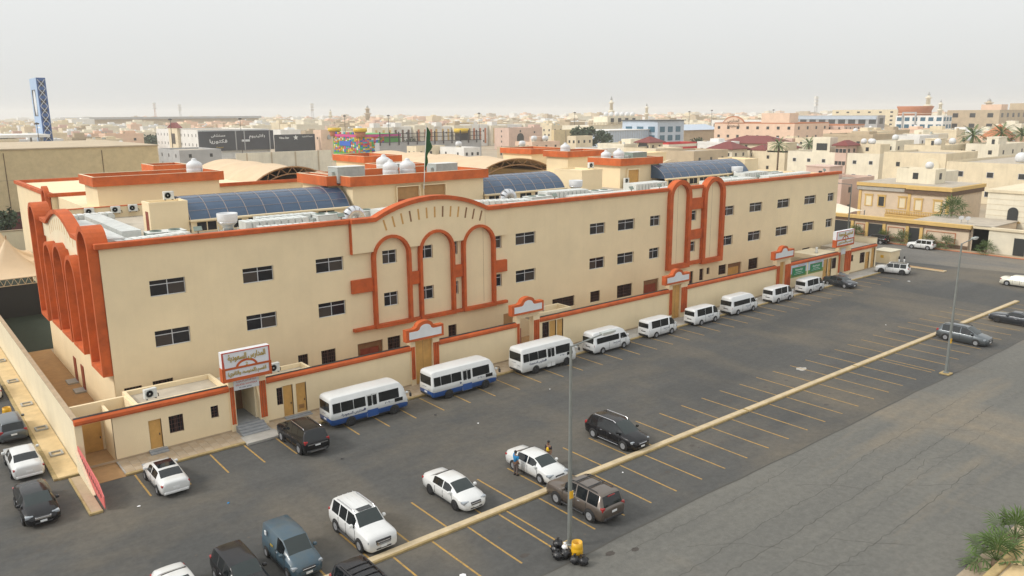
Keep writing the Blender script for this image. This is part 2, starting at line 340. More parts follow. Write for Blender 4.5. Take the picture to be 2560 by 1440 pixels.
for x, y, r in ((22.4, 27.9, .28), (25.0, 28.5, .22), (24.1, 27.7, .25), (25.4, 30.3, .2), (29.2, 27.4, .22), (30.6, 26.8, .18), (44.4, 33.7, .16), (48.0, 36.2, .14)): blot(x, y, r, lot if y > 28.6 else road, .002 if y > 28.6 else -.004)
for k in range(26):
    if k < 13: blot(45.8 + 2.72 * k + rnd.uniform(-.5, .5), 37.4 + rnd.uniform(-.8, .8), rnd.uniform(.08, .2), lot, .0025)
    else: blot(36.6 + 2.6 * (k - 13) + rnd.uniform(-.5, .5), 32.6 + rnd.uniform(-.9, .9), rnd.uniform(.08, .2), lot, .0025)
blot(66.6, 38.2, .45, lot, .002, 'concrete', sx=1.2)
# pavements
pv = MB().box(10.9, 121.9, 55.55, 58.0, -0.01, 0.13).build('pavement', 'concrete', kind='structure')
kb = MB().bbox(10.9, 121.95, 55.28, 55.55, -0.01, 0.16, .03).build('kerb_stone', 'kerb_yellow', pv)
tme = None
for k in range(62):
    for r in range(4):
        x0 = 11.0 + 0.6 * k
        if 19.3 < x0 + .3 < 21.7: continue
        if tme is None: tme = [MB().bbox(0, .585, 0, .585, 0, .025, .008).mesh('tile') for _ in (0, 1)]
        link('tile', tme[(k * 3 + r) % 2], ('tile', 'tile_b')[(k * 3 + r) % 2], pv, loc=(x0, 55.57 + 0.6 * r, .13))
side_pavement = MB().box(7.2, 8.55, 57.75, 190, -0.01, 0.14).build('side_pavement', 'tile_warm', kind='structure')
MB().bbox(6.93, 7.2, 57.62, 190, -0.01, 0.155, .02).build('kerb_stone', 'kerb_yellow', side_pavement); MB().bbox(7.2, 8.55, 57.55, 57.75, -0.01, 0.15, .02).build('kerb_stone', 'kerb_yellow', side_pavement)
for y in (62.2, 68.3, 75.2, 83, 91, 99): MB().ring([(7.45, y - .45), (8.3, y - .45), (8.3, y + .45), (7.45, y + .45)], [(7.57, y - .33), (8.18, y - .33), (8.18, y + .33), (7.57, y + .33)], 'z', .14, .26).build('tree_pit', 'concrete', side_pavement); 
apron = MB().box(8.75, 10.9, 55.3, 58.0, -0.02, 0.02).build('entry_apron', 'yard', kind='structure')
court = sheet('courtyard', [(8.85, 58.05), (120, 58.05), (120, 64), (12.6, 64), (12.6, 93.2), (8.85, 93.2)], 0.01, 'yard')
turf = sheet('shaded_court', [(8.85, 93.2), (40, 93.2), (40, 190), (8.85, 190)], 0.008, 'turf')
# divider kerb in the car park
dv = thing('kerb_divider', 'long low cream and yellow kerb divider running through the middle of the car park', 'kerb')
cuts = [-30, -8, 4.0, 14.5, 31.9, 53.2, 70.9, 90.2, 112.0]
for a, b in zip(cuts[:-1], cuts[1:]):
    m = MB().prism([(34.88, 0), (34.88, .12), (34.94, .165), (35.44, .165), (35.5, .12), (35.5, 0)], 'x', a + .09, b - .09).build('kerb_block', 'kerb_yellow', dv)
    MB().box(a + .16, b - .16, 34.965, 35.415, .165, .178).build('kerb_top', 'kerb_cream', m)
# ================================================================ walls with openings
def wall_y(x0, x1, z0, z1, y, holes, depth, name, m, parent):
    """front wall in plane y (facing -Y) with rectangular openings and reveals of the given depth"""
    X = sorted({x0, x1, *[h[0] for h in holes], *[h[1] for h in holes]}); Z = sorted({z0, z1, *[h[2] for h in holes], *[h[3] for h in holes]})
    mb = MB()
    for a, b in zip(X[:-1], X[1:]):
        run = None
        for c, d in zip(Z[:-1], Z[1:]):
            mx, mz = (a + b) / 2, (c + d) / 2
            if any(h[0] < mx < h[1] and h[2] < mz < h[3] for h in holes):
                if run: mb.quad((a, y, run[0]), (b, y, run[0]), (b, y, run[1]), (a, y, run[1])); run = None
            else: run = (run[0] if run else c, d)
        if run: mb.quad((a, y, run[0]), (b, y, run[0]), (b, y, run[1]), (a, y, run[1]))
    for a, b, c, d in holes:
        e = y + depth
        mb.quad((a, y, c), (a, e, c), (a, e, d), (a, y, d)); mb.quad((b, e, c), (b, y, c), (b, y, d), (b, e, d)); mb.quad((a, y, d), (a, e, d), (b, e, d), (b, y, d)); mb.quad((a, e, c), (a, y, c), (b, y, c), (b, e, c))
    me = bpy.data.meshes.new(name); me.from_pydata(mb.v, [], mb.f); me.update()
    return link(name, me, m, parent)
_WIN = {}
def window(x0, x1, z0, z1, y, parent, style='alu', rz=0.0, seed=0):
    """sliding window: frame with transom and mullion, each pane a sub-part"""
    w, h = round(x1 - x0, 2), round(z1 - z0, 2); key = (w, h, style)
    if key not in _WIN:
        fr = MB(); t = .055; panes = []
        fr.ring([(0, 0), (w, 0), (w, h), (0, h)], [(t, t), (w - t, t), (w - t, h - t), (t, h - t)], 'y', 0, .07)
        if style == 'alu':
            zt = h * .70; fr.box(t, w - t, .005, .06, zt - .03, zt + .03)
            k = 2 if w > 1.1 else 1
            for i in range(1, k): fr.box(w * i / k - .03, w * i / k + .03, .004, .058, t, h - t)
            for i in range(k):
                a, b = w * i / k + .03, w * (i + 1) / k - .03
                panes.append((MB().box(a, b, .03, .04, t, zt - .03).mesh('pane'), i)); panes.append((MB().box(a, b, .032, .042, zt + .03, h - t).mesh('pane'), 9))
        else:
            nb = max(2, int(w / .2))
            for i in range(1, nb): fr.box(w * i / nb - .02, w * i / nb + .02, -.02, .01, t, h - t)
            for i in range(1, 4): fr.box(t, w - t, -.018, .008, h * i / 4 - .018, h * i / 4 + .018)
            fr.box(w / 2 - .03, w / 2 + .03, .03, .06, t, h - t)
            for a, b in ((t, w / 2 - .03), (w / 2 + .03, w - t)): panes.append((MB().box(a, b, .045, .055, t, h - t).mesh('pane'), 9))
        _WIN[key] = (fr.mesh('window'), panes)
    fm, panes = _WIN[key]
    o = link('window', fm, 'aluminium' if style == 'alu' else 'grille', parent, loc=(x0, y, z0), rot=(0, 0, rz))
    for pm, i in panes:
        q = pm.copy() if i != 9 else pm
        curtain = style == 'alu' and i != 9 and (seed + i) % 2 == 0 and (seed * 7) % 5 != 1
        link('pane', q, 'glass_curtain' if curtain else 'glass_dark', o)
    return o
def arch_pts(c, w, z0, top, n=14):
    """outline: bottom left, up, semicircle, down (u, z)"""
    r = w / 2; zs = top - r; P = [(c - r, z0)]
    P += [(c - r * cos(pi * i / n), zs + r * sin(pi * i / n)) for i in range(n + 1)]
    P.append((c + r, z0)); return P
# ================================================================ the school
school = thing('school_building', 'long cream three storey school with orange arches and parapet bands', 'building', (65, 77, 0))
school.location = (0, 0, 0)
X0, X1, Y0, Y1, ZP = 12.6, 118.3, 64.0, 91.0, 14.4
UP = [(15.85, 18.55), (23.18, 25.85), (29.73, 32.42), (36.44, 37.99), (40.45, 42.08), (44.2, 45.06), (49.35, 50.69), (52.6, 55.41), (63.67, 66.18), (68.34, 71.25), (74.05, 75.93), (81.6, 83.1), (88.55, 91.28), (94.85, 97.9), (101.7, 104.85), (108.85, 112.06), (115.5, 117.4)]
GR = [(13.2, 14.5, 2.1, 3.4), (15.3, 16.87, 2.1, 3.5), (22.8, 24.3, 2.0, 3.2), (27.5, 28.45, 1.6, 3.16), (29.73, 31.16, 1.75, 3.13), (36.62, 38.05, 1.75, 3.1), (43.69, 44.72, 1.67, 3.05), (57.9, 61.32, 2.3, 3.54), (63.89, 65.51, 2.2, 3.52), (68.42, 71.1, 2.0, 3.6), (82.17, 82.95, 1.8, 3.54), (84.26, 85.14, 2.0, 3.6), (85.8, 86.48, 2.65, 3.56), (88.43, 90.16, 2.2, 3.55), (95.36, 97.67, 2.0, 3.6), (109.25, 111.44, 2.3, 3.55)]
DR = [(33.4, 36.1, 0.0, 3.05), (73.17, 76.06, 0.0, 3.54), (90.51, 93.65, 0.0, 3.5)]
holes = [(a, b, 10.25, 11.55) for a, b in UP] + [(a, b, 6.15, 7.5) for a, b in UP] + GR + DR
wall_y(X0, X1, 0, ZP, Y0, holes, .30, 'front_wall', 'cream', school)
for i, (a, b) in enumerate(UP):
    window(a, b, 10.25, 11.55, Y0 + .2, school, seed=i * 3 + 1); window(a, b, 6.15, 7.5, Y0 + .2, school, seed=i * 5 + 2)
for a, b, c, d in GR: window(a, b, c, d, Y0 + .16, school, 'bars')
MB().box(X0 + .01, X1 - .01, Y0 + .31, Y0 + .4, 0, ZP).build('wall_core', 'cream', school)
for (a, b, c, d), col in zip(DR, ('red_door', 'red_door', 'yellow_door')):
    fr = MB().ring([(a + .02, 0.012), (b - .02, 0.012), (b - .02, d - .02), (a + .02, d - .02)], [(a + .35, .02), (b - .35, .02), (b - .35, d - .6), (a + .35, d - .6)], 'y', Y0 + .2, Y0 + .28).build('door_frame', 'brown_trim', school)
    for s in (0, 1):
        m_ = (a + b) / 2; l, r = ((a + .36, m_ - .01), (m_ + .01, b - .36))[s]
        dd = MB().box(l, r, Y0 + .24, Y0 + .29, .02, d - .62).build('door', col, school); MB().box(m_ + (-.14 if s == 0 else .08), m_ + (-.08 if s == 0 else .14), Y0 + .2, Y0 + .24, 1.0, 1.2).build('handle', 'metal_shiny', dd)
# side and back walls, roof
MB().box(X0, X0 + .25, Y0 + .4, Y1, 0, ZP).build('side_wall', 'cream', school); MB().box(X1 - .25, X1, Y0 + .4, Y1, 0, ZP).build('side_wall', 'cream', school)
MB().box(X0 + .25, X1 - .25, Y1 - .3, Y1, 0, 14.75).build('back_wall', 'cream', school); MB().box(X0 + .25, X1 - .25, Y1 - .36, Y1 + .06, 14.75, 14.83).build('coping', 'orange', school)
MB().box(X0 + .25, X1 - .25, Y0 + .4, Y1 - .3, 13.3, 13.6).build('roof_slab', 'roof_floor', school)
def band(x0, x1, zb=ZP): MB().bbox(x0, x1, Y0 - .28, Y0 + .42, zb, zb + .42, .04).build('parapet_band', 'orange', school)
band(X0 - .3, 33.1); band(51.3, 77.2); band(81.4, 84.1); band(88.45, X1 + .45)
# ---- front arcade of three arches with the bowed fascia
zt = [(33.2, 11.65), (33.2, 14.42), (35.6, 14.42)]; n = 16
arc = [(35.6 + 13.0 * i / n, 14.42 + 1.55 * sin(pi * i / n) ** 1.0) for i in range(1, n)]
def bow(t):                     # circular segment between X 35.6 and 48.6
    h = 1.55; c = 13.0; R = (c * c / 4 + h * h) / (2 * h); return sqrt(max(R * R - (t - c / 2) ** 2, 0)) - (R - h)
arc = [(35.6 + 13.0 * i / n, 14.42 + bow(13.0 * i / n)) for i in range(1, n)]
def arc_cut(c, r=1.95, zc=11.01, zb=11.65, n=10):
    a0 = math.asin((zb - zc) / r); return [(c - r * cos(a0 + (pi - 2 * a0) * i / n), zc + r * sin(a0 + (pi - 2 * a0) * i / n)) for i in range(n + 1)]
prof = zt + arc + [(48.6, 14.42), (51.2, 14.42), (51.2, 11.65)] + arc_cut(47.5)[::-1] + arc_cut(42.35)[::-1] + arc_cut(37.27)[::-1]
MB().prism(prof[::-1], 'y', 63.65, Y0 - .002).build('fascia_panel', 'cream', school)
top = [(33.12, 14.42), (35.6, 14.42)] + arc + [(48.6, 14.42), (51.3, 14.42)]
MB().ring([(x, z + .40) for x, z in top], [(x, z + .002) for x, z in top], 'y', 63.4, Y0 + .42, closed=False).build('parapet_band', 'orange', school)
back = [(35.6, 14.40)] + arc + [(48.6, 14.40)]
MB().prism(back[::-1], 'y', Y0 + .002, Y0 + .4).build('fascia_back', 'cream', school)
MB().box(33.1, 33.198, 63.62, Y0 - .002, 11.6, 14.4).build('fascia_edge', 'orange', school)
dk = {3, 7, 10, 11, 12}
for k in range(13):
    xx = 36.65 + k * .925; a = (xx - 42.1) / 15.0; zc = 14.0 + bow(xx - 35.6) * .72 - .35
    m = MB().box(-.085, .085, -.012, .01, -.52, .52); m.build('slot', 'brown_trim' if k in dk else 'yellow_door', school, loc=(xx, 63.645, zc), rot=(0, a * .8, 0))  # slit holes as coloured plates; yellow stands for the lit view behind
for c in (37.27, 42.35, 47.5):
    w = 4.12; tp = 13.06
    o_ = arch_pts(c, w, 4.3, tp); i_ = arch_pts(c, w - .58, 4.65, tp - .29)
    MB().ring(o_, i_, 'y', 63.5, Y0 - .002).build('arch_frame', 'orange', school)
for a, b in ((33.0, 35.2), (39.34, 40.28), (44.42, 45.43), (49.57, 51.2)):
    MB().bbox(a, b, 63.68, Y0 - .002, 7.95 if a < 48 else 7.75, 9.2 if a < 48 else 9.0, .02).build('cross_band', 'orange', school); MB().bbox(a, b, 63.6, Y0 - .002, 4.32, 4.62, .02).build('sill_band', 'orange', school)
# ---- tall paired arches on the right
for c, w in ((79.3, 4.25), (86.27, 4.43)):
    o_ = arch_pts(c, w, 4.35, 15.72); i_ = arch_pts(c, w - 1.14, 4.98, 15.15)
    MB().ring(o_, i_, 'y', 63.45, Y0 + .42).build('arch_frame', 'orange', school)
    MB().prism(arch_pts(c, w - 1.13, 4.97, 15.16)[::-1], 'y', Y0 - .03, Y0 + .3).build('arch_infill', 'cream', school)
    MB().box(c - .1, c - .076, Y0 - .038, Y0 - .031, 5.1, 14.9).build('joint', 'brown_trim', school)
for z0, z1 in ((11.75, 13.2), (7.85, 9.1), (4.5, 5.0)): MB().bbox(81.44, 84.04, 63.68, Y0 - .002, z0, z1, .02).build('cross_band', 'orange', school)
MB().box(48.3, 48.315, 63.642, 63.649, 12.9, 14.4).build('joint', 'brown_trim', school)
MB().box(48.26, 48.285, Y0 - .006, Y0 - .001, 4.9, 12.5).build('joint', 'brown_trim', school)
# ---- left side arcade (faces -X)
def aring(c, w, z0, tp, t, zi, y=None):
    MB().ring([(u, z) for u, z in arch_pts(c, w, z0, tp)], [(u, z) for u, z in arch_pts(c, w - 2 * t, zi, tp - t)], 'x', 11.88, X0 - .002).build('arch_frame', 'orange', school)
aring(66.05, 3.9, 4.55, 16.0, .4, 4.95); aring(88.3, 3.9, 4.55, 16.0, .4, 4.95)
MB().prism(arch_pts(66.05, 3.9, 13.95, 16.0), 'x', X0 + .0, X0 + .75).build('arch_back', 'orange', school)
MB().prism(arch_pts(88.3, 3.9, 13.95, 16.0), 'x', X0 + .0, X0 + .75).build('arch_back', 'orange', school)
for c, w, tp in ((72.4, 4.1, 12.9), (77.3, 4.5, 13.35), (82.2, 4.1, 12.9)): aring(c, w, 4.9, tp, .32, 5.2)
sp = [(68.02, 13.0), (68.02, 14.4), (72.0, 14.4)] + [(72.0 + 11.6 * i / 14, 14.4 + 1.4 * sin(pi * i / 14)) for i in range(1, 14)] + [(83.6, 14.4), (86.33, 14.4), (86.33, 13.0)]
MB().prism(sp, 'x', X0 - .12, X0 + .26).build('side_fascia', 'cream_pale', school)
st = sp[1:-1]
MB().ring([(u, z + .36) for u, z in st], [(u, z + .002) for u, z in st], 'x', X0 - .38, X0 + .62, closed=False).build('parapet_band', 'orange', school)
for k in range(11):
    yy = 72.8 + k * 1.0; zc = 13.75 + 1.1 * sin(pi * (yy - 72.0) / 11.6); MB().box(X0 - .128, X0 - .11, yy - .06, yy + .06, zc - .5, zc + .5).build('slot', 'yellow_door', school)
for z0 in (6.2, 10.2): MB().box(X0 - .02, X0 - .004, 76.5, 78.1, z0, z0 + 1.5).build('side_window', 'glass_curtain', school)
for y in (76.4, 79.6):
    d = MB().box(X0 - .06, X0 - .004, y - .55, y + .55, .15, 2.35).build('door', 'red_door', school); MB().box(X0 - .9, X0 - .004, y - .7, y + .7, .012, .15).build('step', 'concrete', d)
# ---- roof lights: barrel vaults
def vault(xa, xb, n, lab):
    o = MB().box(xa, xb, 73.75, 73.95, 13.6, 14.62).build('skylight', 'cream', school, label=lab); MB().box(xa, xb, 80.65, 80.85, 13.6, 14.62).build('rear_upstand', 'cream', o)
    MB().box(xa - .1, xb + .1, 73.45, 73.96, 14.62, 14.76).build('ledge', 'cream', o)
    h, c = 1.95, 6.9; R = (c * c / 4 + h * h) / (2 * h); th = math.asin(c / 2 / R); cy, cz = 77.3, 14.7 + h - R; m = 8
    def pt(x, t, r=R): return (x, cy + r * sin(t), cz + r * cos(t))
    for i in range(n):
        a, b = xa + (xb - xa) * i / n + .04, xa + (xb - xa) * (i + 1) / n - .04
        for j in range(m):
            t0, t1 = -th + 2 * th * j / m + .006, -th + 2 * th * (j + 1) / m - .006; tm = (t0 + t1) / 2
            MB().add([pt(a, t0), pt(b, t0), pt(b, tm), pt(a, tm), pt(b, t1), pt(a, t1), pt(a, t0, R - .03), pt(b, t0, R - .03), pt(b, t1, R - .03), pt(a, t1, R - .03)], [(0, 1, 2, 3), (3, 2, 4, 5), (9, 8, 7, 6), (0, 6, 7, 1), (4, 8, 9, 5)]).build('pane', 'sky_glass', o)
    for i in range(n + 1):
        xx = xa + (xb - xa) * i / n; rb = MB(); N = 16
        rb.ring([(cy + (R + .03) * sin(-th + 2 * th * k / N), cz + (R + .03) * cos(-th + 2 * th * k / N)) for k in range(N + 1)], [(cy + (R - .05) * sin(-th + 2 * th * k / N), cz + (R - .05) * cos(-th + 2 * th * k / N)) for k in range(N + 1)], 'x', xx - .025, xx + .025, closed=False); rb.build('rib', 'sky_rib', o)
    for j in range(m + 1):
        t = -th + 2 * th * j / m; p = pt(xa, t, R + .01); MB().box(xa, xb, p[1] - .014, p[1] + .014, p[2] - .014, p[2] + .014).build('purlin', 'sky_rib', o)
    nn = int((xb - xa) / 2.4)
    for i in range(nn):
        a = xa + .5 + i * 2.4; MB().box(a, a + .85, 73.735, 73.748, 13.72, 14.5).build('clerestory', 'glass_dark', o); MB().box(a + .95, a + 1.75, 73.735, 73.748, 13.72, 14.5).build('clerestory', 'glass_dark', o)
    for xx, s in ((xa, 1), (xb, -1)):
        P = [(cy + R * sin(-th + 2 * th * k / 14), cz + R * cos(-th + 2 * th * k / 14)) for k in range(15)]; MB().prism(P, 'x', xx - .01 * s - .02, xx - .01 * s + .0).build('gable', 'sky_glass', o)
vault(22.4, 38.5, 9, 'blue glazed barrel skylight left of the central roof block'); vault(56.1, 68.9, 8, 'blue glazed barrel skylight right of the central roof block'); vault(88.5, 108.7, 11, 'blue glazed barrel skylight nearest the right end of the school roof')
# ---- rooftop rooms
def room(x0, x1, y0, y1, zt, fas=True, zb=13.6, m='cream', lab=None, par=school, ov=.45, fh=1.0):
    top_ = zt - fh if fas else zt - .12
    o = MB().box(x0, x1, y0, y1, zb, top_).build('rooftop_room', m, par, label=lab)
    if fas:
        MB().ring([(x0 - ov, y0 - ov), (x1 + ov, y0 - ov), (x1 + ov, y1 + ov), (x0 - ov, y1 + ov)], [(x0 - ov + .22, y0 - ov + .22), (x1 + ov - .22, y0 - ov + .22), (x1 + ov - .22, y1 + ov - .22), (x0 - ov + .22, y1 + ov - .22)], 'z', top_ - .01, zt).build('fascia', 'orange_fascia', o)
        MB().box(x0 - ov + .23, x1 + ov - .23, y0 - ov + .23, y1 + ov - .23, top_ + .03, top_ + .1).build('roof_deck', 'roof_floor', o)
        MB().ring([(x0 - ov + .02, y0 - ov + .02), (x1 + ov - .02, y0 - ov + .02), (x1 + ov - .02, y1 + ov - .02), (x0 - ov + .02, y1 + ov - .02)], [(x0 - ov + .24, y0 - ov + .24), (x1 + ov - .24, y0 - ov + .24), (x1 + ov - .24, y1 + ov - .24), (x0 - ov + .24, y1 + ov - .24)], 'z', zt + .001, zt + .03).build('coping', 'cream_pale', o)
    else: MB().ring([(x0 - .02, y0 - .02), (x1 + .02, y0 - .02), (x1 + .02, y1 + .02), (x0 - .02, y1 + .02)], [(x0 + .16, y0 + .16), (x1 - .16, y0 + .16), (x1 - .16, y1 - .16), (x0 + .16, y1 - .16)], 'z', top_, zt + .1).build('parapet', m, o)
    return o
b1 = room(19.0, 22.3, 74.0, 76.3, 16.45, False); MB().box(18.985, 18.998, 74.5, 75.4, 13.65, 15.7).build('door', 'red_door', b1)
c1 = room(39.0, 56.0, 74.05, 83.0, 17.75, lab='wide central roof block with orange fascia and water tanks'); room(37.6, 39.0, 76.6, 83.0, 17.75, lab='narrow set back end of the central roof block')
for a, b in ((44.2, 47.0), (47.6, 50.5)): MB().box(a, b, 74.0, 74.04, 13.7, 16.35).build('recess', 'yard', c1); MB().ring([(a - .1, 13.62), (b + .1, 13.62), (b + .1, 16.45), (a - .1, 16.45)], [(a, 13.7), (b, 13.7), (b, 16.35), (a, 16.35)], 'y', 73.75, 74.045).build('recess_surround', 'cream', c1)
MB().box(44.25, 45.2, 73.9, 73.99, 13.7, 15.0).build('door', 'red_door', c1)
b2 = room(72.6, 76.4, 74.6, 80.0, 16.6, False); c2 = room(82.0, 90.1, 76.6, 82.2, 17.75, lab='right hand roof block with orange fascia beside the blue skylight')
MB().box(83.4, 85.6, 76.5, 76.595, 13.7, 16.1).build('recess', 'yellow_door', c2); MB().ring([(83.2, 13.62), (85.8, 13.62), (85.8, 16.3), (83.2, 16.3)], [(83.4, 13.7), (85.6, 13.7), (85.6, 16.1), (83.4, 16.1)], 'y', 76.3, 76.6).build('recess_surround', 'cream', c2)
b3 = room(109.6, 113.2, 75.3, 80.5, 16.5, False)
# ---- rear wings of the school
rear = thing('rear_school_wing', 'rear cream school wing with orange fascias behind the front block', 'building')
MB().box(18.2, 33.5, 91.05, 112, 0, 14.3).build('link_block', 'cream', rear)
room(18.95, 31.9, 93.2, 99.2, 17.75, zb=14.3, par=rear); room(30.3, 34.0, 112.5, 117.5, 17.6, zb=14.3, par=rear)
w2 = MB().box(17.5, 60, 112.1, 139.8, 0, 14.3).build('wing_block', 'cream', rear); MB().ring([(17.2, 111.85), (60.2, 111.85), (60.2, 140), (17.2, 140)], [(17.8, 112.4), (59.6, 112.4), (59.6, 139.5), (17.8, 139.5)], 'z', 14.3, 14.75).build('parapet_band', 'orange', w2)
MB().ring(arch_pts(113.8, 3.0, 11.5, 15.6), arch_pts(113.8, 2.0, 11.6, 15.1), 'x', 16.9, 17.45).build('arch_frame', 'orange', w2)
MB().box(58, 74, 100, 128, 0, 14.2).build('wing_block', 'cream', rear); room(61.5, 67.5, 112, 122, 17.6, zb=14.2, par=rear); room(56.0, 62.0, 96.2, 101.0, 17.2, zb=0, par=rear)
MB().box(92, 119, 91.05, 128, 0, 14.1).build('wing_block', 'cream', rear); room(96.5, 104.0, 112.6, 121, 17.6, zb=14.1, par=rear); room(92.6, 101.2, 98.6, 104, 17.7, zb=0, par=rear); room(104, 112, 93.5, 99, 17.0, False, zb=14.1, par=rear)
# gable parapets near the right end
MB().prism([(105.5, 14.1), (105.5, 14.6), (107, 14.6)] + [(107 + 8 * i / 10, 14.6 + 1.2 * sin(pi * i / 10)) for i in range(1, 10)] + [(115, 14.6), (118, 14.6), (118, 14.1)], 'y', 91.5, 91.8).build('bowed_parapet', 'cream_pale', rear)
# ---- truss canopies behind
def canopy(xa, xb, ya, yb, zf, rise, lab, bays=4):
    t = thing('canopy', lab, 'canopy'); N = 18; c = xb - xa; R = (c * c / 4 + rise * rise) / (2 * rise); th = math.asin(min(1, c / 2 / R)); cx, cz = (xa + xb) / 2, zf + rise - R
    def P(k, r): a = -th + 2 * th * k / N; return (cx + r * sin(a), cz + r * cos(a))
    fb = MB(); L = (yb - ya) / bays
    for b in range(bays):
        m_ = 5; vs = []
        for q in range(m_ + 1):
            sag = -.35 * sin(pi * q / m_)
            for k in range(N + 1): x_, z_ = P(k, R + sag); vs.append((x_, ya + L * (b + q / m_), z_))
        fb.add(vs, [(q * (N + 1) + k, q * (N + 1) + k + 1, (q + 1) * (N + 1) + k + 1, (q + 1) * (N + 1) + k) for q in range(m_) for k in range(N)], True)
    fb.build('fabric_roof', 'fabric', t)
    for b in range(bays + 1):
        y = ya + L * b + .02; tr = MB()
        for k in range(N):
            a, e, a2, e2 = P(k, R - .12), P(k + 1, R - .12), P(k, R - 1.15), P(k + 1, R - 1.15)
            tr.tube((a[0], y, a[1]), (e[0], y, e[1]), .11, 6); tr.tube((a2[0], y, a2[1]), (e2[0], y, e2[1]), .1, 6)
            if k % 2 == 0: tr.tube((a2[0], y, a2[1]), (e[0], y, e[1]), .06, 5)
            else: tr.tube((a[0], y, a[1]), (e2[0], y, e2[1]), .06, 5)
        tr.build('truss_arch', 'truss', t)
    for b in range(bays + 1):
        for x_ in (xa + .2, xb - .2): MB().tube((x_, ya + L * b + .02, 0), (x_, ya + L * b + .02, zf), .16, 8).build('post', 'truss', t)
    return t
canopy(42.2, 57.2, 113.0, 141, 13.0, 3.6, 'beige arched fabric canopy on brown trusses behind the left skylight', 3); canopy(76.5, 98.5, 106.0, 150, 12.6, 3.9, 'beige arched fabric canopy on brown trusses behind the middle skylight')
# ---- peaked tents beside the school
def tent(cx, cy, w, d, z0, z1, lab):
    t = thing('peaked_tent', lab, 'tent', (cx, cy, 0)); n = 12; m = MB(); rows = []
    B = [(-w / 2 + w * i / 4, -d / 2) for i in range(4)] + [(w / 2, -d / 2 + d * i / 4) for i in range(4)] + [(w / 2 - w * i / 4, d / 2) for i in range(4)] + [(-w / 2, d / 2 - d * i / 4) for i in range(4)]
    K = 8; vs = []
    for k in range(K + 1):
        s = k / K; f = (1 - s) ** 1.0; z = z0 + (z1 - z0) * (s ** 2.1)
        for (x_, y_) in B: vs.append((x_ * f + (0.02 * x_ if k == K else 0), y_ * f + (0.02 * y_ if k == K else 0), z))
    m.add(vs, [(k * 16 + i, k * 16 + (i + 1) % 16, (k + 1) * 16 + (i + 1) % 16, (k + 1) * 16 + i) for k in range(K) for i in range(16)], True); m.build('fabric_roof', 'fabric', t)
    MB().tube((0, 0, z1 - .1), (0, 0, z1 + .5), .06).build('finial', 'truss', t)
    for sx in (-1, 1):
        for sy in (-1, 1): MB().tube((sx * w * .49, sy * d * .49, 0), (sx * w * .49, sy * d * .49, z0), .12).build('post', 'truss', t)
    tr = MB(); y = -d / 2
    tr.box(-w / 2, w / 2, y - .04, y + .04, z0 - .06, z0 + .02); tr.box(-w / 2, w / 2, y - .04, y + .04, z0 - .9, z0 - .82)
    for i in range(12): a = -w / 2 + w * i / 12; tr.tube((a, y, z0 - .85), (a + w / 24, y, z0), .035, 5); tr.tube((a + w / 24, y, z0), (a + w / 12, y, z0 - .85), .035, 5)
    tr.build('truss_beam', 'fabric', t); return t
tent(12.6, 116.5, 9.0, 11, 4.9, 9.0, 'nearest beige peaked shade tent beside the left side arcade'); tent(12.6, 128.5, 9.0, 11, 4.9, 10.0, 'farther beige peaked shade tent at the left edge of the frame')
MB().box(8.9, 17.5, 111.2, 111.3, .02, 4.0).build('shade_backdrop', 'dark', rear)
# ================================================================ boundary wall, gates, annexes
WY = 58.0
def front_seg(x0, x1, lab, holes=(), cop=True, h=3.42):
    t = thing('boundary_wall', lab, 'wall')
    wall_y(x0, x1, 0, h, WY, list(holes), .24, 'wall_face', 'cream', t)
    mb = MB(); X = sorted({x0, x1, *[v for q in holes for v in q[:2]]})
    for a, b in zip(X[:-1], X[1:]):
        hh = [q for q in holes if q[0] <= a + 1e-6 and q[1] >= b - 1e-6]
        if hh: mb.box(a, b, WY + .002, WY + .24, max(q[3] for q in hh), h - .002)
        else: mb.box(a, b, WY + .002, WY + .24, 0, h - .002)
    mb.build('wall_body', 'cream', t)
    if cop: MB().prism([(WY - .16, h), (WY - .22, h + .12), (WY - .2, h + .3), (WY - .05, h + .42), (WY + .3, h + .42), (WY + .3, h)], 'x', x0, x1).build('coping', 'orange', t); MB().box(x0, x1, WY + .02, WY + .28, h + .42, h + .46).build('coping_cable', 'dark', t)
    MB().box(x0, x1, WY - .05, WY - .001, .13, .28).build('skirting', 'tile', t)
    return t
def wall_door(t, x0, x1, z0, z1, y=WY + .1, m='yellow_door'):
    d = MB().box(x0 + .03, x1 - .03, y, y + .05, z0 + .02, z1 - .03).build('door', m, t)
    MB().box(x1 - .2, x1 - .14, y - .05, y, z0 + .95, z0 + 1.1).build('handle', 'dark', d); return d
def steps(t, x0, x1, y0, n, z1, m='grey_step', run=.32):
    for i in range(n): MB().bbox(x0, x1, y0 - run * (n - i), y0 - run * (n - i - 1) - (0 if i < n - 1 else .001), .13, .13 + (z1 - .13) * (i + 1) / n, .015).build('step', m, t)
sA = front_seg(8.6, 19.15, 'low cream annex wall at the left corner with an open porch and a yellow door', [(9.05, 10.95, 0, 3.35), (13.27, 14.15, .35, 2.55), (14.67, 15.68, 1.2, 2.53), (17.72, 18.27, 1.6, 2.55)])
wall_door(sA, 13.27, 14.15, .35, 2.55); steps(sA, 13.1, 14.35, WY - .001, 2, .35); window(14.67, 15.68, 1.2, 2.53, WY + .12, sA, 'bars'); window(17.72, 18.27, 1.6, 2.55, WY + .12, sA, 'bars')
MB().box(8.85, 12.55, 61.2, 61.45, 0, 3.7).build('porch_back', 'cream', sA); MB().box(10.95, 11.15, 58.25, 61.2, 0, 3.4).build('porch_side', 'cream', sA)
wall_door(sA, 9.2, 10.8, .02, 2.7, 61.1); MB().box(12.5, 12.7, 58.3, 61.2, 0, 3.75).build('porch_side', 'cream', sA)
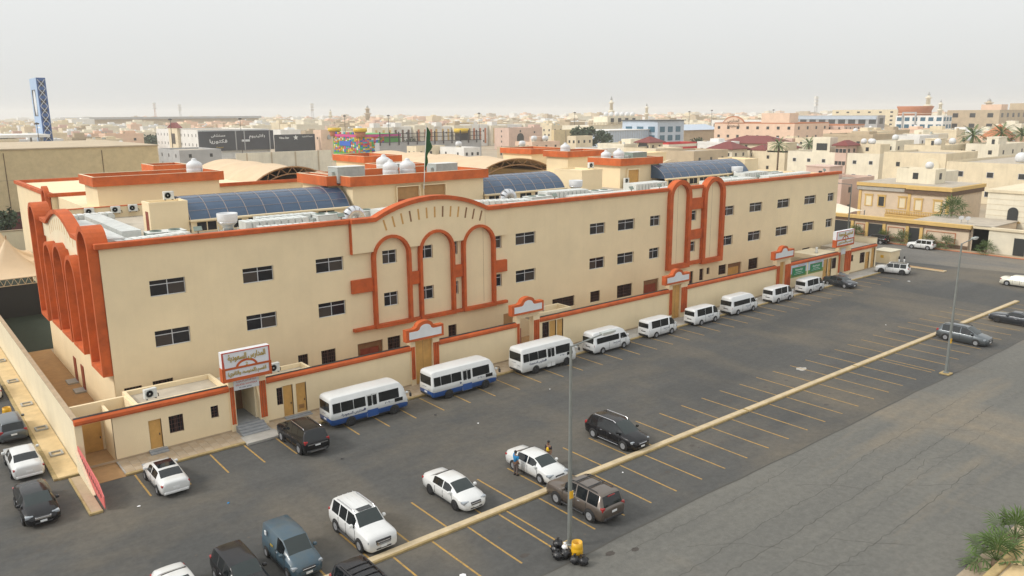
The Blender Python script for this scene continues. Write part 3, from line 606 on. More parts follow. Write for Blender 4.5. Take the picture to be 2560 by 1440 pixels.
MB().box(12.7, 19.1, 58.26, 61.9, 3.3, 3.5).build('annex_roof', 'roof_floor', sA)
MB().ring([(12.62, 58.27), (19.12, 58.27), (19.12, 62.0), (12.62, 62.0)], [(12.85, 58.5), (18.9, 58.5), (18.9, 61.75), (12.85, 61.75)], 'z', 3.5, 3.86).build('annex_parapet', 'cream', sA); MB().box(12.7, 19.1, 61.7, 61.9, 0, 3.3).build('annex_back', 'cream', sA)
sB = front_seg(22.1, 35.4, 'cream boundary wall behind the first blue and white bus with twin yellow doors', [(22.92, 23.4, 1.34, 2.8), (23.44, 24.27, .25, 2.85), (24.55, 25.42, .3, 2.8)])
wall_door(sB, 23.44, 24.27, .25, 2.85); d = wall_door(sB, 24.55, 25.42, .3, 2.8)
for k in range(4): MB().box(24.75, 25.2, WY + .085, WY + .099, .62 + .09 * k, .67 + .09 * k).build('louvre', 'brown_trim', d)
window(22.92, 23.4, 1.34, 2.8, WY + .12, sB, 'bars'); steps(sB, 23.4, 25.6, WY - .001, 2, .27)
MB().box(22.3, 26.0, 58.26, 60.0, 3.3, 3.5).build('annex_roof', 'roof_floor', sB); MB().ring([(22.2, 58.3), (26.1, 58.3), (26.1, 60.1), (22.2, 60.1)], [(22.4, 58.5), (25.9, 58.5), (25.9, 59.9), (22.4, 59.9)], 'z', 3.5, 3.84).build('annex_parapet', 'cream', sB)
sC = front_seg(38.45, 47.65, 'cream boundary wall between the second and third orange topped gates')
sD = front_seg(50.65, 70.7, 'long cream boundary wall behind the first white van with a barred window', [(51.1, 52.0, 1.6, 3.25), (52.05, 53.0, .2, 3.25), (53.1, 53.98, .2, 3.22)])
wall_door(sD, 52.05, 53.0, .2, 3.25); wall_door(sD, 53.1, 53.98, .2, 3.22); window(51.1, 52.0, 1.6, 3.25, WY + .12, sD, 'bars')
MB().box(50.8, 55.3, 58.3, 60.3, 3.3, 3.55).build('annex_roof', 'roof_floor', sD); MB().ring([(50.7, 58.32), (55.4, 58.32), (55.4, 60.4), (50.7, 60.4)], [(50.9, 58.5), (55.2, 58.5), (55.2, 60.2), (50.9, 60.2)], 'z', 3.55, 4.2).build('annex_parapet', 'cream', sD)
sE = front_seg(74.0, 92.75, 'cream boundary wall behind the white vans between the fourth and fifth gates')
sF = front_seg(96.2, 108.8, 'cream boundary wall carrying two green school banners', [(104.9, 106.05, .2, 3.15), (106.2, 107.15, .2, 3.15), (107.25, 108.4, 1.5, 3.1)])
wall_door(sF, 104.9, 106.05, .2, 3.15); wall_door(sF, 106.2, 107.15, .2, 3.15); window(107.25, 108.4, 1.5, 3.1, WY + .12, sF, 'bars')
MB().box(103.5, 108.8, 58.3, 62.3, 3.3, 3.9).build('annex_roof', 'cream_pale', sF)
sG = front_seg(112.3, 120.2, 'cream annex wall with narrow yellow doors at the far right end of the school', [(112.6, 113.3, 1.9, 2.9), (115.4, 116.8, 1.3, 2.95), (117.05, 118.3, .2, 2.85), (118.9, 120.0, .15, 3.3)])
window(112.6, 113.3, 1.9, 2.9, WY + .12, sG, 'bars'); window(115.4, 116.8, 1.3, 2.95, WY + .12, sG, 'bars'); wall_door(sG, 117.05, 118.3, .2, 2.85); wall_door(sG, 118.9, 120.0, .15, 3.3)
MB().box(112.4, 119.8, 58.3, 62.8, 3.3, 3.8).build('annex_roof', 'roof_floor', sG)
tl = thing('boundary_wall', 'long cream side wall running back along the left pavement', 'wall'); MB().box(8.6, 8.84, 58.245, 190, 0, 3.7).build('wall_face', 'cream_pale', tl); MB().box(8.56, 8.9, 58.3, 190, 3.7, 3.78).build('coping', 'tile', tl)
tr_ = thing('boundary_wall', 'cream side wall at the far right corner beside the utility box', 'wall'); MB().box(120.2, 120.45, 58.0, 128, 0, 4.7).build('wall_face', 'cream_pale', tr_); MB().box(120.15, 120.5, 58.0, 128, 4.7, 4.78).build('coping', 'tile', tr_)
# ---- gates
def bump(x0, x1, z0, z1, r, dz, n=10):
    c = (x0 + x1) / 2; P = [(x0, z0), (x0, z1), (c - r * 1.35, z1), (c - r, z1 + dz * .25)]
    P += [(c - r * cos(pi * i / n) * .98, z1 + dz * .25 + (dz * .75) * sin(pi * i / n)) for i in range(1, n)]
    return P + [(c + r, z1 + dz * .25), (c + r * 1.35, z1), (x1, z1), (x1, z0)]
def post(t, a, b, h=3.75, n=3):
    MB().box(a - .05, b + .05, WY - .12, WY + .5, 0, h + .45).build('pillar', 'cream', t)
    w = (b - a) / n
    for i in range(n): MB().tube((a + w * (i + .5), WY - .12, .75), (a + w * (i + .5), WY - .12, h), w * .46, 10).build('flute', 'orange', t)
def gate(l0, l1, r0, r1, sx0, sx1, sz0, sz1, lab, openg=False):
    t = thing('gate', lab, 'gate'); post(t, l0, l1, n=2); post(t, r0, r1)
    MB().box(l0, r1, WY - .05, WY + .45, 4.2, sz0 - .002).build('lintel', 'cream', t)
    P = bump(sx0, sx1, sz0, sz1, .85, .62); cx, cz = (sx0 + sx1) / 2, (sz0 + sz1) / 2 + .1
    sb = MB().prism(P[::-1], 'y', WY - .62, WY - .05).build('signboard', 'orange', t)
    Q = bump(sx0 + .3, sx1 - .25, sz0 + .22, sz1 - .2, .6, .5); MB().prism(Q[::-1], 'y', WY - .635, WY - .6).build('panel', 'white_panel', sb)
    if openg:
        MB().box(l1 + .05, r0 - .05, WY + 2.4, WY + 2.5, 0, 4.2).build('inner_wall', 'yard', t); MB().box(l1 + .1, l1 + .7, WY + .5, WY + .56, .1, 3.0).build('door', 'red_door', t)
    else:
        d = MB().box(l1 + .05, r0 - .05, WY + .12, WY + .2, .13, 4.2).build('door', 'yellow_door', t); MB().box((l1 + r0) / 2 - .01, (l1 + r0) / 2 + .01, WY + .112, WY + .119, .2, 4.1).build('seam', 'brown_trim', d)
    return t
gate(35.45, 35.85, 37.78, 38.42, 34.7, 38.65, 4.4, 5.5, 'orange and white topped gate between the two blue and white buses')
gate(47.68, 48.02, 49.85, 50.6, 46.65, 50.75, 4.75, 5.8, 'orange topped open gate behind the all white bus', True)
gate(70.75, 71.25, 72.9, 74.0, 69.4, 73.85, 4.55, 5.6, 'orange topped yellow gate between the second and third vans from the buses'); gate(92.8, 93.5, 94.8, 96.15, 91.3, 96.0, 4.8, 5.9, 'orange topped yellow gate left of the green banners')
def big_gate(l0, l1, r0, r1, sx0, sx1, sz0, sz1, lab, small=False):
    t = thing('sign_gate', lab, 'gate'); post(t, l0, l1, n=2); post(t, r0, r1)
    MB().box(l0, r1, WY - .05, WY + .45, 4.0, sz0 - .002).build('lintel', 'cream', t)
    sb = MB().box(sx0, sx1, WY - .75, WY - .2, sz0, sz1).build('signboard', 'sign_white', t); y = WY - .75; zm = sz0 + (sz1 - sz0) * .46; w = sx1 - sx0
    MB().ring([(sx0, sz0), (sx1, sz0), (sx1, sz1), (sx0, sz1)], [(sx0 + .22, sz0 + .2), (sx1 - .1, sz0 + .2), (sx1 - .1, sz1 - .08), (sx0 + .12, sz1 - .08)], 'y', y - .03, y - .002).build('border', 'sign_red', sb)
    MB().ring([(sx0 - .02, sz0 - .05), (sx1 + .06, sz0 - .05), (sx1 + .06, zm), (sx0 - .02, zm)], [(sx0 + .2, sz0 + .2), (sx1 - .14, sz0 + .2), (sx1 - .14, zm - .16), (sx0 + .2, zm - .16)], 'y', y - .06, y - .031).build('lower_frame', 'orange', sb)
    MB().box(sx0 - .03, sx0 - .002, y - .06, WY - .2, sz0 - .05, zm).build('side_panel', 'orange', sb)
    c = (sx0 + sx1) / 2; n = 12; o_ = [(c - .85 * cos(pi * i / n), zm - .1 + .62 * sin(pi * i / n)) for i in range(n + 1)]; i_ = [(c - .68 * cos(pi * i / n), zm - .1 + .45 * sin(pi * i / n)) for i in range(n + 1)]
    MB().ring(o_, i_, 'y', y - .055, y - .032, closed=False).build('arch_trim', 'orange', sb); MB().prism(i_[::-1], 'y', y - .034, y - .033).build('arch_field', 'sign_white', sb)
    lettering(arabic('المدارس السعودية'), 'gold', sb, (c + .05, y - .045, sz1 - .52), w * .78, depth=.012, height=.62)
    lettering(arabic('القسم (المتوسط والثانوي)' if not small else 'القسم الابتدائي'), 'gold', sb, (c, y - .075, sz0 + .52), w * .80, depth=.012, height=.46)
    lettering('2' if not small else '1', 'gold', sb, (c, y - .05, zm + .12), .16, depth=.01)
    # small panel under the sign
    pn = MB().box(l1 - .02, r0 + .02, WY - .17, WY - .125, 3.42, 4.28).build('name_panel', 'white_panel', t); px = (l1 + r0) / 2; pw = r0 - l1
    if not small:
        lettering(arabic('شركة المدارس السعودية'), 'sign_red', pn, (px, WY - .174, 4.08), pw * .8, height=.17); lettering('SAUDIA SCHOOLS', 'sign_red', pn, (px, WY - .174, 3.82), pw * .86, height=.13); lettering('92 000 2030', 'navy', pn, (px - .1, WY - .174, 3.58), pw * .5, height=.09)
    MB().box(l0, r1, WY + 3.2, WY + 3.3, 0, 3.5).build('porch_back', 'cream', t); MB().box(r0 - .2, r0 + .1, WY + .5, WY + 3.2, 0, 3.5).build('porch_side', 'cream_pale', t); MB().box(l0, r1, WY + .5, WY + 3.3, 3.5, 3.6).build('porch_roof', 'roof_floor', t)
    MB().box(l0 - .05, l1, WY + .5, WY + 3.2, 0, 3.5).build('porch_side', 'cream_pale', t)
    fl = MB().box(l1, r0 - .05, WY, WY + 3.2, 0, .62).build('porch_floor', 'grey_step', t)
    MB().box(l1 + 1.1, r0 - .25, WY + 3.12, WY + 3.19, .64, 2.9).build('door', 'brown_trim', t); return t
g1 = big_gate(19.2, 19.55, 21.5, 22.05, 18.6, 22.32, 4.45, 6.72, 'main gate with the large gold lettered school sign and grey steps'); steps(g1, 19.45, 21.6, WY - .13, 4, .6, run=.36); MB().bbox(19.2, 21.9, 54.9, 56.4, .0, .2, .02).build('landing', 'concrete', g1)
g6 = big_gate(108.85, 109.3, 110.55, 112.25, 106.6, 111.6, 4.85, 7.1, 'far right gate with a smaller looking gold lettered school sign', True); steps(g6, 108.9, 110.6, WY - .13, 3, .5)
# banners
for k, (a, b, w1, lab) in enumerate(((96.3, 100.5, 'Welcome Back', 'left green chalkboard banner reading Welcome Back on the boundary wall'), (100.85, 105.0 - .15, 'Good Luck', 'right green chalkboard banner beside the yellow doors'))):
    mat('banner_sky', (0.52, 0.62, 0.72), 0.6) if k == 0 else None; mat('banner_green', (0.17, 0.36, 0.07), 0.6, var=.3, scale=2) if k == 0 else None; mat('board_green', (0.01, 0.22, 0.085), 0.5) if k == 0 else None
    bn = MB().box(a, b, WY - .03, WY - .004, 1.6, 3.35).build('banner', 'banner_sky', label=lab, cat='banner')
    MB().box(a + .01, b - .01, WY - .036, WY - .031, 1.61, 2.15).build('meadow', 'banner_green', bn); bd = MB().box(a + .5, b - .4, WY - .05, WY - .037, 1.8, 2.95).build('chalkboard', 'board_green', bn); MB().ring([(a + .45, 1.75), (b - .35, 1.75), (b - .35, 3.0), (a + .45, 3.0)], [(a + .52, 1.82), (b - .42, 1.82), (b - .42, 2.93), (a + .52, 2.93)], 'y', WY - .055, WY - .036).build('board_frame', 'brown_trim', bn)
    cx = (a + b) / 2 + .05; lettering(w1, 'white_paint', bn, (cx, WY - .056, 2.62), 1.9, height=.26)
    lettering('Dear Students', 'white_paint', bn, (cx, WY - .056, 2.3), 1.5, height=.13); lettering('A new school year begins', 'white_paint', bn, (cx, WY - .056, 2.05), 2.3, height=.13); lettering(arabic('المدارس السعودية'), 'sign_red', bn, (cx + .5, WY - .034, 3.17), 1.6, height=.2)
# dark fence left of the porch with its kerb island
fn = thing('pink_railing', 'slanted pink metal railing on a small kerb island at the left corner', 'railing')
MB().bbox(7.85, 8.5, 51.0, 57.2, 0, .14, .03).build('island', 'tile', fn); MB().bbox(7.72, 7.86, 51.0, 57.2, 0, .16, .02).build('kerb_stone', 'kerb_yellow', fn); MB().bbox(7.72, 8.5, 50.82, 50.99, 0, .16, .02).build('kerb_stone', 'kerb_yellow', fn)
MB().prism([(53.3, .14), (53.3, .2), (58.0, 1.7), (58.0, .14)], 'x', 8.45, 8.6).build('wing_wall', 'cream_pale', fn)
MB().prism([(50.95, .14), (50.95, .95), (52.2, 1.45), (58.0, 1.95), (58.0, 1.0), (53.3, .24)], 'x', 8.62, 8.67).build('sheet_panel', 'pink_fence', fn)
for k in range(12): yy = 51.7 + .5 * k; MB().box(8.60, 8.618, yy - .07, yy + .07, .62 + .06 * k, .86 + .06 * k).build('slot', 'dark', fn)
# ================================================================ things on roofs
def split_ac(loc, lab, rz=0.0, wallmount=False, double=False):
    t = thing('air_conditioner', lab, 'air conditioner', loc, rz, 'split air conditioner units'); h = .72 if not double else 1.35
    MB().bbox(-.45, .45, -.17, .17, .06, .06 + h, .02).build('casing', 'hvac_white', t)
    for z in ((.42,) if not double else (.38, 1.06)):
        g = MB().lathe([(.29, -.175), (.29, -.185), (.25, -.185), (.25, -.176)], (-.1, 0, z), 18, 'y').build('fan_grille', 'hvac_grey', t); MB().lathe([(.001, -.178), (.25, -.178)], (-.1, 0, z), 16, 'y').build('fan', 'dark', g); MB().lathe([(.001, -.188), (.07, -.188), (.07, -.18)], (-.1, 0, z), 10, 'y').build('hub', 'hvac_grey', g)
    for x in (-.32, .32): MB().box(x - .04, x + .04, -.2, .2, 0, .06).build('foot', 'dark', t)
    MB().path([(.46, 0, .3), (.6, .05, .25), (.62, .1, 0.0)], .03, 6).build('pipe', 'dark', t); return t
split_ac((13.85, 59.0, 3.86), 'white split air conditioner on the low annex roof near the left corner', .15); split_ac((23.2, 58.9, 3.86), 'white split air conditioner beside the main gate sign', .1); split_ac((51.6, 58.9, 4.2), 'white split air conditioner behind the open orange topped gate')
split_ac((105.6, 59.6, 3.9), 'white split air conditioner on the annex roof above the green banners', .5); split_ac((114.6, 60.2, 3.8), 'white split air conditioner on the annex roof right of the far sign', .9)
for x, z, w in ((15.1, 13.85, 'leftmost'), (17.4, 14.05, 'second from left'), (19.9, 14.05, 'third from left'), (21.6, 14.1, 'rightmost')): split_ac((x, 90.45, z), f'{w} of the four air conditioners hung on the back roof wall')
split_ac((21.0, 75.0, 16.6), 'brown sided air conditioner standing on the small stair room roof'); split_ac((48.1, 73.6, 14.15), 'left air conditioner in the recess of the central roof block'); split_ac((49.4, 73.6, 14.15), 'right air conditioner in the recess of the central roof block'); split_ac((82.75, 76.1, 13.65), 'tall twin fan air conditioner at the right hand roof block', 0, double=True); split_ac((75.6, 76.0, 16.75), 'air conditioner on the box room right of the middle skylight')
def tank(loc, s, lab, horiz=False):
    s *= .88
    t = thing('water_tank', lab, 'water tank', loc, 0, 'white plastic roof water tanks')
    P = [(.9, 0), (.93, .05), (.93, 1.35)]
    for k in range(1): pass
    prof = [(.9, 0), (.95, .06), (.95, .3), (.92, .33), (.95, .37), (.95, .62), (.92, .65), (.95, .69), (.95, .95), (.92, .98), (.95, 1.02), (.95, 1.28), (.9, 1.42), (.6, 1.6), (.32, 1.7), (.3, 1.8)]
    MB().lathe([(r * s * .92, z * s * 1.22) for r, z in prof], n=20).build('body', 'tank_white', t); MB().lathe([(.27 * s, 2.19 * s), (.27 * s, 2.25 * s), (.1 * s, 2.33 * s), (.001, 2.33 * s)], n=14).build('lid', 'tank_white', t)
    MB().path([(.55 * s, -.8 * s, 0), (.55 * s, -.8 * s, 1.1 * s), (.4 * s, -.5 * s, 1.55 * s)], .035, 6).build('pipe', 'hvac_green', t); return t
tank((29.8, 95.0, 16.87), 1.15, 'white water tank on the orange edged roof room at the left rear'); tank((45.1, 76.6, 16.87), 1.12, 'left of the two front water tanks on the central roof block'); tank((47.3, 76.6, 16.87), 1.15, 'right of the two front water tanks on the central roof block'); tank((48.5, 83.9, 17.0), 1.15, 'rear water tank behind the central roof block')
tank((84.6, 79.4, 16.85), 1.05, 'ribbed water tank on the right hand roof block'); tank((83.0, 80.4, 16.85), .95, 'smaller water tank behind the ribbed one on the right hand roof block'); tank((94.4, 101.2, 16.8), 1.1, 'white water tank on the orange edged rear room near the fabric canopy')
def package_unit(loc, lx, ly, h, lab, rz=0.0, m='hvac_grey', fans=0):
    t = thing('rooftop_unit', lab, 'cooling unit', loc, rz, 'packaged rooftop cooling units')
    MB().bbox(-lx / 2, lx / 2, -ly / 2, ly / 2, .12, h, .02).build('casing', m, t); MB().box(-lx / 2 - .04, lx / 2 + .04, -ly / 2 - .04, ly / 2 + .04, h, h + .05).build('top_panel', 'hvac_white', t)
    n = max(2, int(lx / .8))
    for i in range(n): a = -lx / 2 + lx * i / n; MB().box(a + .04, a + lx / n - .04, -ly / 2 - .015, -ly / 2 - .001, .2, h - .08).build('side_panel', m, t)
    MB().box(-lx / 2 - .35, -lx / 2 - .001, -ly * .2, ly * .2, h * .35, h * .75).build('intake_hood', 'hvac_grey', t)
    for i in range(fans):
        c = -lx / 2 + lx * (i + .5) / fans; f = MB().lathe([(.46, h + .05), (.46, h + .14), (.42, h + .14), (.42, h + .06)], (c, 0, 0), 18).build('fan_ring', 'hvac_green', t); MB().lathe([(.001, h + .08), (.42, h + .08)], (c, 0, 0), 16).build('fan', 'dark', f)
    for s in (-1, 1): MB().box(-lx / 2, lx / 2, s * ly * .4 - .06, s * ly * .4 + .06, 0, .12).build('skid', 'dark', t)
    return t
package_unit((39.9, 76.9, 16.87), 3.2, 2.2, 1.75, 'large grey cooling unit at the left end of the central roof block'); package_unit((52.2, 76.9, 16.87), 3.0, 2.0, 1.55, 'large grey cooling unit at the right end of the central roof block'); package_unit((88.0, 79.3, 16.85), 3.0, 1.9, 1.5, 'green grey cooling unit on the right hand roof block', m='hvac_green'); package_unit((50.4, 85.0, 16.4), 3.4, 2.0, 1.7, 'brown shadowed cooling unit behind the front water tanks')
package_unit((18.9, 69.5, 13.6), 3.0, 1.6, .95, 'flat green cooling unit with two fans near the left parapet', m='hvac_green', fans=2); package_unit((34.2, 70.5, 13.6), 2.6, 1.7, 1.0, 'flat pale cooling unit left of the bowed parapet', fans=2, m='hvac_white'); package_unit((37.8, 70.3, 13.6), 2.4, 1.6, 1.05, 'flat pale cooling unit just behind the bowed parapet', fans=2, m='hvac_white')
package_unit((60.4, 69.5, 13.6), 3.0, 1.7, .95, 'flat pale cooling unit right of the bowed parapet', fans=2, m='hvac_white'); package_unit((70.6, 69.4, 13.6), 3.2, 1.8, .95, 'flat pale cooling unit left of the tall paired arches', fans=2, m='hvac_white'); package_unit((99.5, 70.6, 13.6), 3.4, 1.8, .95, 'flat pale cooling unit right of the tall paired arches', fans=2, m='hvac_white'); package_unit((112.5, 72.0, 13.6), 3.0, 1.8, .95, 'flat pale cooling unit near the right end of the parapet', fans=2, m='hvac_white')
def duct(pts, w, h, z, lab, m='metal_duct', ribs=.62):
    """rectangular sheet-metal duct run with flanges"""
    t = thing('air_duct', lab, 'duct', (0, 0, 0), 0, 'sheet metal roof ducts')
    for a, b in zip(pts[:-1], pts[1:]):
        L = math.dist(a, b); ux, uy = (b[0] - a[0]) / L, (b[1] - a[1]) / L; n = max(1, int(L / ribs))
        for i in range(n):
            s0, s1 = L * i / n, L * (i + 1) / n; o = MB()
            for q0, q1, ww, hh in ((s0, s1 - .15, w, h), (s1 - .15, s1, w - .3, h - .22)):
                vs = []
                for s_ in (q0, q1):
                    for k, zz in ((-1, z), (1, z), (1, z + hh), (-1, z + hh)): vs.append((a[0] + ux * s_ - uy * k * ww / 2, a[1] + uy * s_ + ux * k * ww / 2, zz))
                o.add(vs, [(0, 1, 2, 3), (7, 6, 5, 4), (0, 4, 5, 1), (1, 5, 6, 2), (2, 6, 7, 3), (3, 7, 4, 0)])
            o.build('duct_section', m, t)
    for a in pts: MB().box(a[0] - .06, a[0] + .06, a[1] - .06, a[1] + .06, 13.6, z).build('support', 'metal_duct', t)
    return t
duct([(14.2, 66.0), (14.2, 80.0)], 1.5, .8, 14.05, 'ribbed metal duct closest to the left side arcade'); duct([(16.4, 70.0), (16.4, 84.5)], 1.5, .8, 14.0, 'second ribbed metal duct from the left side arcade'); duct([(14.0, 84.8), (18.4, 84.8)], 1.4, .85, 14.0, 'short metal duct across the rear of the left roof'); duct([(14.1, 66.0), (18.2, 66.6), (20.0, 67.3)], 1.3, .7, 14.0, 'curved metal duct along the left front parapet')
duct([(25.6, 69.8), (31.6, 69.6)], 1.9, .75, 14.0, 'wide ribbed duct in front of the left skylight'); duct([(27.6, 71.8), (33.6, 71.6)], 1.2, .7, 14.05, 'narrow ribbed duct beside the left skylight windows'); duct([(26.0, 67.4), (32.4, 66.3)], .9, .5, 14.0, 'low duct running along the parapet left of the bow')
duct([(38.4, 68.4), (43.6, 69.6)], 1.5, .9, 14.0, 'grey duct behind the left half of the bowed parapet'); duct([(51.2, 70.2), (57.5, 67.6)], 2.0, .6, 14.05, 'flat duct behind the right half of the bowed parapet'); duct([(53.4, 66.6), (61.5, 66.6)], 1.1, .5, 14.0, 'low duct along the parapet right of the bow')
duct([(62.2, 70.6), (68.6, 70.0)], 1.9, .85, 14.05, 'large ribbed duct in front of the middle skylight'); duct([(63.5, 67.2), (73.5, 66.7)], 1.3, .6, 14.0, 'long low duct left of the tall paired arches'); duct([(77.0, 70.2), (83.5, 70.4)], 2.2, .95, 14.0, 'grey duct behind the tall paired arches'); duct([(78.0, 67.0), (84.0, 67.0)], 1.2, .55, 14.0, 'pale duct between the tall paired arches')
duct([(90.0, 68.2), (101.0, 68.0)], 1.8, .6, 14.05, 'long pale duct right of the tall paired arches'); duct([(103.5, 72.0), (110.0, 72.2)], 2.0, .9, 14.0, 'wide duct in front of the right skylight end'); duct([(104.0, 68.0), (116.5, 68.5)], 1.6, .6, 14.05, 'long duct by the parapet at the right end of the roof'); duct([(110.5, 82.0), (117.5, 82.5)], 3.0, 1.0, 14.0, 'broad pale duct at the rear right of the roof')
def turbine(loc, lab):
    t = thing('roof_extractor', lab, 'extractor fan', loc, 0, 'silver mushroom roof extractors')
    MB().box(-.55, .55, -.55, .55, 0, .65).build('base_box', 'hvac_grey', t)
    for sx in (-1, 1):
        for sy in (-1, 1): MB().box(sx * .62 - .03, sx * .62 + .03, sy * .62 - .03, sy * .62 + .03, 0, .95).build('stand_leg', 'metal_duct', t)
    MB().lathe([(.45, .65), (.45, 1.0), (.5, 1.05), (.78, 1.3), (.82, 1.42)], n=20).build('throat', 'metal_shiny', t); MB().lathe([(.82, 1.42), (.84, 1.5), (.88, 2.1), (.86, 2.14), (.8, 2.12), (.78, 2.0), (.001, 1.98)], n=22).build('drum', 'tank_white', t); return t
turbine((23.9, 68.6, 13.6), 'silver mushroom extractor in front of the left skylight'); turbine((69.4, 72.4, 13.6), 'silver mushroom extractor in front of the middle skylight'); turbine((104.6, 73.2, 13.6), 'silver mushroom extractor in front of the right skylight')
def elbow(loc, lab):
    t = thing('duct_elbow', lab, 'duct', loc, 0, 'round silver duct elbows'); R, r = .75, .5
    for k in range(6):
        a0, a1 = pi * .95 * k / 6, pi * .95 * (k + 1) / 6
        p = Vector((-R * cos(a0), 0, R * sin(a0))); q = Vector((-R * cos(a1), 0, R * sin(a1))); MB().tube(p, q + (q - p) * .06, r, 14).build('segment', 'metal_shiny', t)
    MB().tube((-R, 0, -.75), (-R, 0, 0), r, 14).build('riser', 'metal_shiny', t); return t
elbow((35.6, 67.6, 14.35), 'round silver duct elbow left of the bowed parapet'); elbow((57.4, 71.2, 14.3), 'round silver duct elbow in front of the middle skylight')
for x in (20.0, 32.6, 58.5, 70.9, 76.0, 97.0, 114.5):
    k = ['far left', 'left of the bow', 'right of the bow', 'left of the tall arches', 'beside the first tall arch', 'right of the tall arches', 'far right end'][(20.0, 32.6, 58.5, 70.9, 76.0, 97.0, 114.5).index(x)]
    t = thing('floodlight', f'small tilted floodlight on the front parapet, {k}', 'floodlight', (x, 64.35, 14.8), 0, 'parapet floodlights'); MB().box(-.03, .03, -.03, .03, 0, .25).build('bracket', 'dark', t); MB().box(-.32, .32, -.05, .05, -.2, .2).build('lamp_head', 'hvac_green', t, loc=(0, 0, .4), rot=(-.6, 0, 0))
# flag on the central block
fl = thing('flag', 'dark green flag hanging limp from a tilted pole on the central roof block', 'flag', (47.4, 73.2, 16.0))
MB().tube((0, .3, 0), (.0, -.6, 6.9), .05, 8).build('pole', 'hvac_white', fl)
vs = []
for k in range(15):
    z = 6.7 - k * .33; wv = .12 + .25 * sin(pi * min(1, k / 10)) + .08 * sin(k * 1.3)
    wv *= 1.9
    vs += [(-.02, -.6 + .13 * (6.9 - z) * .9, z), (wv * .55, -.68 + .1 * sin(k) + .1 * (6.9 - z), z - .1), (wv, -.6 + .12 * (6.9 - z) + .06 * sin(k * 1.7), z - .18)]
MB().add(vs, [(3 * k + j, 3 * k + j + 1, 3 * k + j + 4, 3 * k + j + 3) for k in range(14) for j in (0, 1)], True).build('cloth', 'flag_green', fl)
# street furniture
def street_lamp(x, y, h, lab, rz=0.0, arm=2.4, lean=0.0, tagz=3.0, armdir=1):
    t = thing('street_lamp', lab, 'street lamp', (x, y, 0), rz, 'tall street lamps'); t.rotation_euler = (0, lean, rz)
    MB().tube((0, 0, .1), (0, 0, h), .15, 10, .075).build('pole', 'lamp_metal', t); MB().bbox(-.45, .45, -.45, .45, 0, .14, .03).build('footing', 'kerb_yellow', t); MB().lathe([(.26, .14), (.26, .2), (.18, .22)], n=12).build('base_plate', 'lamp_metal', t)
    MB().tube((0, 0, h - .05), (armdir * arm, 0, h + .2), .045, 8).build('arm', 'lamp_metal', t)
    hd = MB().prism([(armdir * arm - .1, h + .14), (armdir * (arm + .9), h + .2), (armdir * (arm + .9), h + .3), (armdir * arm - .1, h + .3)], 'y', -.15, .15).build('lamp_head', 'hvac_grey', t); MB().box(min(armdir * (arm + .1), armdir * (arm + .8)), max(armdir * (arm + .1), armdir * (arm + .8)), -.1, .1, h + .09, h + .14).build('diffuser', 'white_paint', hd)
    MB().box(-.13, .13, -.14, -.09, tagz, tagz + .45).build('sticker', 'yellow_plastic', t); return t
street_lamp(27.99, 29.4, 11.85, 'tall grey street lamp standing by the black rubbish bags', 0, lean=-.004); street_lamp(75.4, 28.72, 12.3, 'tall grey street lamp by the dark minivan near the road edge', 0, lean=.012); street_lamp(121.6, 63.5, 12.6, 'tall grey street lamp behind the far right school sign', 2.6)
# drum and rubbish
dr = thing('litter_drum', 'yellow plastic litter drum beside the street lamp', 'bin', (27.45, 28.25, 0)); MB().lathe([(.27, 0), (.30, .05), (.33, .3), (.31, .34), (.33, .38), (.33, .62), (.31, .66), (.32, .7), (.29, 1.0), (.27, 1.0), (.27, .35), (.001, .3)], n=20).build('drum', 'yellow_plastic', dr); MB().lathe([(.001, -.342), (.09, -.342), (.09, -.335)], (-.05, 0, .32), 14, 'y').build('emblem', 'ink', dr); MB().lathe([(.26, .55), (.001, .56)], n=14).build('contents', 'dark', dr)
d2 = thing('litter_drum', 'yellow plastic litter drum by the left pavement behind the grey car', 'bin', (6.2, 72.9, 0)); MB().lathe([(.27, 0), (.30, .05), (.33, .3), (.31, .34), (.33, .38), (.33, .62), (.31, .66), (.32, .7), (.29, 1.0), (.27, 1.0), (.27, .35), (.001, .3)], n=20).build('drum', 'yellow_plastic', d2)
def bag(x, y, z, r, lab, m='bag_black', sq=.8):
    r *= .84; z *= .8
    t = thing('rubbish_bag', lab, 'rubbish bag', (x, y, z), rnd.uniform(0, 6), 'black rubbish bags by the lamp'); n, k = 14, 9; vs = []; ph = rnd.uniform(0, 6)
    for j in range(k + 1):
        a = pi * j / k
        for i in range(n):
            b = 2 * pi * i / n; q = r * (1 + .10 * sin(3 * b + ph + j) + .08 * sin(5 * b + 2 * j) + rnd.uniform(-.05, .05)); vs.append((q * sin(a) * cos(b), q * sin(a) * sin(b), r * sq - q * cos(a) * sq))
    MB().add(vs, [(j * n + i, j * n + (i + 1) % n, (j + 1) * n + (i + 1) % n, (j + 1) * n + i) for j in range(k) for i in range(n)], True).build('sack', m, t)
    MB().lathe([(.05, 0), (.03, .06), (.09, .16), (.001, .15)], (0, 0, 2 * r * sq - .04), 8).build('knot', m, t)
bag(26.95, 29.35, 0, .40, 'large black rubbish bag leaning behind the others at the lamp'); bag(26.6, 28.85, 0, .36, 'black rubbish bag at the left of the heap'); bag(27.05, 28.7, 0, .42, 'black rubbish bag in the middle of the heap'); bag(27.0, 27.95, 0, .33, 'small black rubbish bag left of the yellow drum'); bag(27.25, 27.55, 0, .36, 'glossy black rubbish bag in front of the yellow drum')
bag(26.9, 29.2, .55, .34, 'open rubbish sack with white paper on top of the heap'); bag(27.0, 28.75, .62, .2, 'white carrier bag lying on the black heap', 'white_paint')
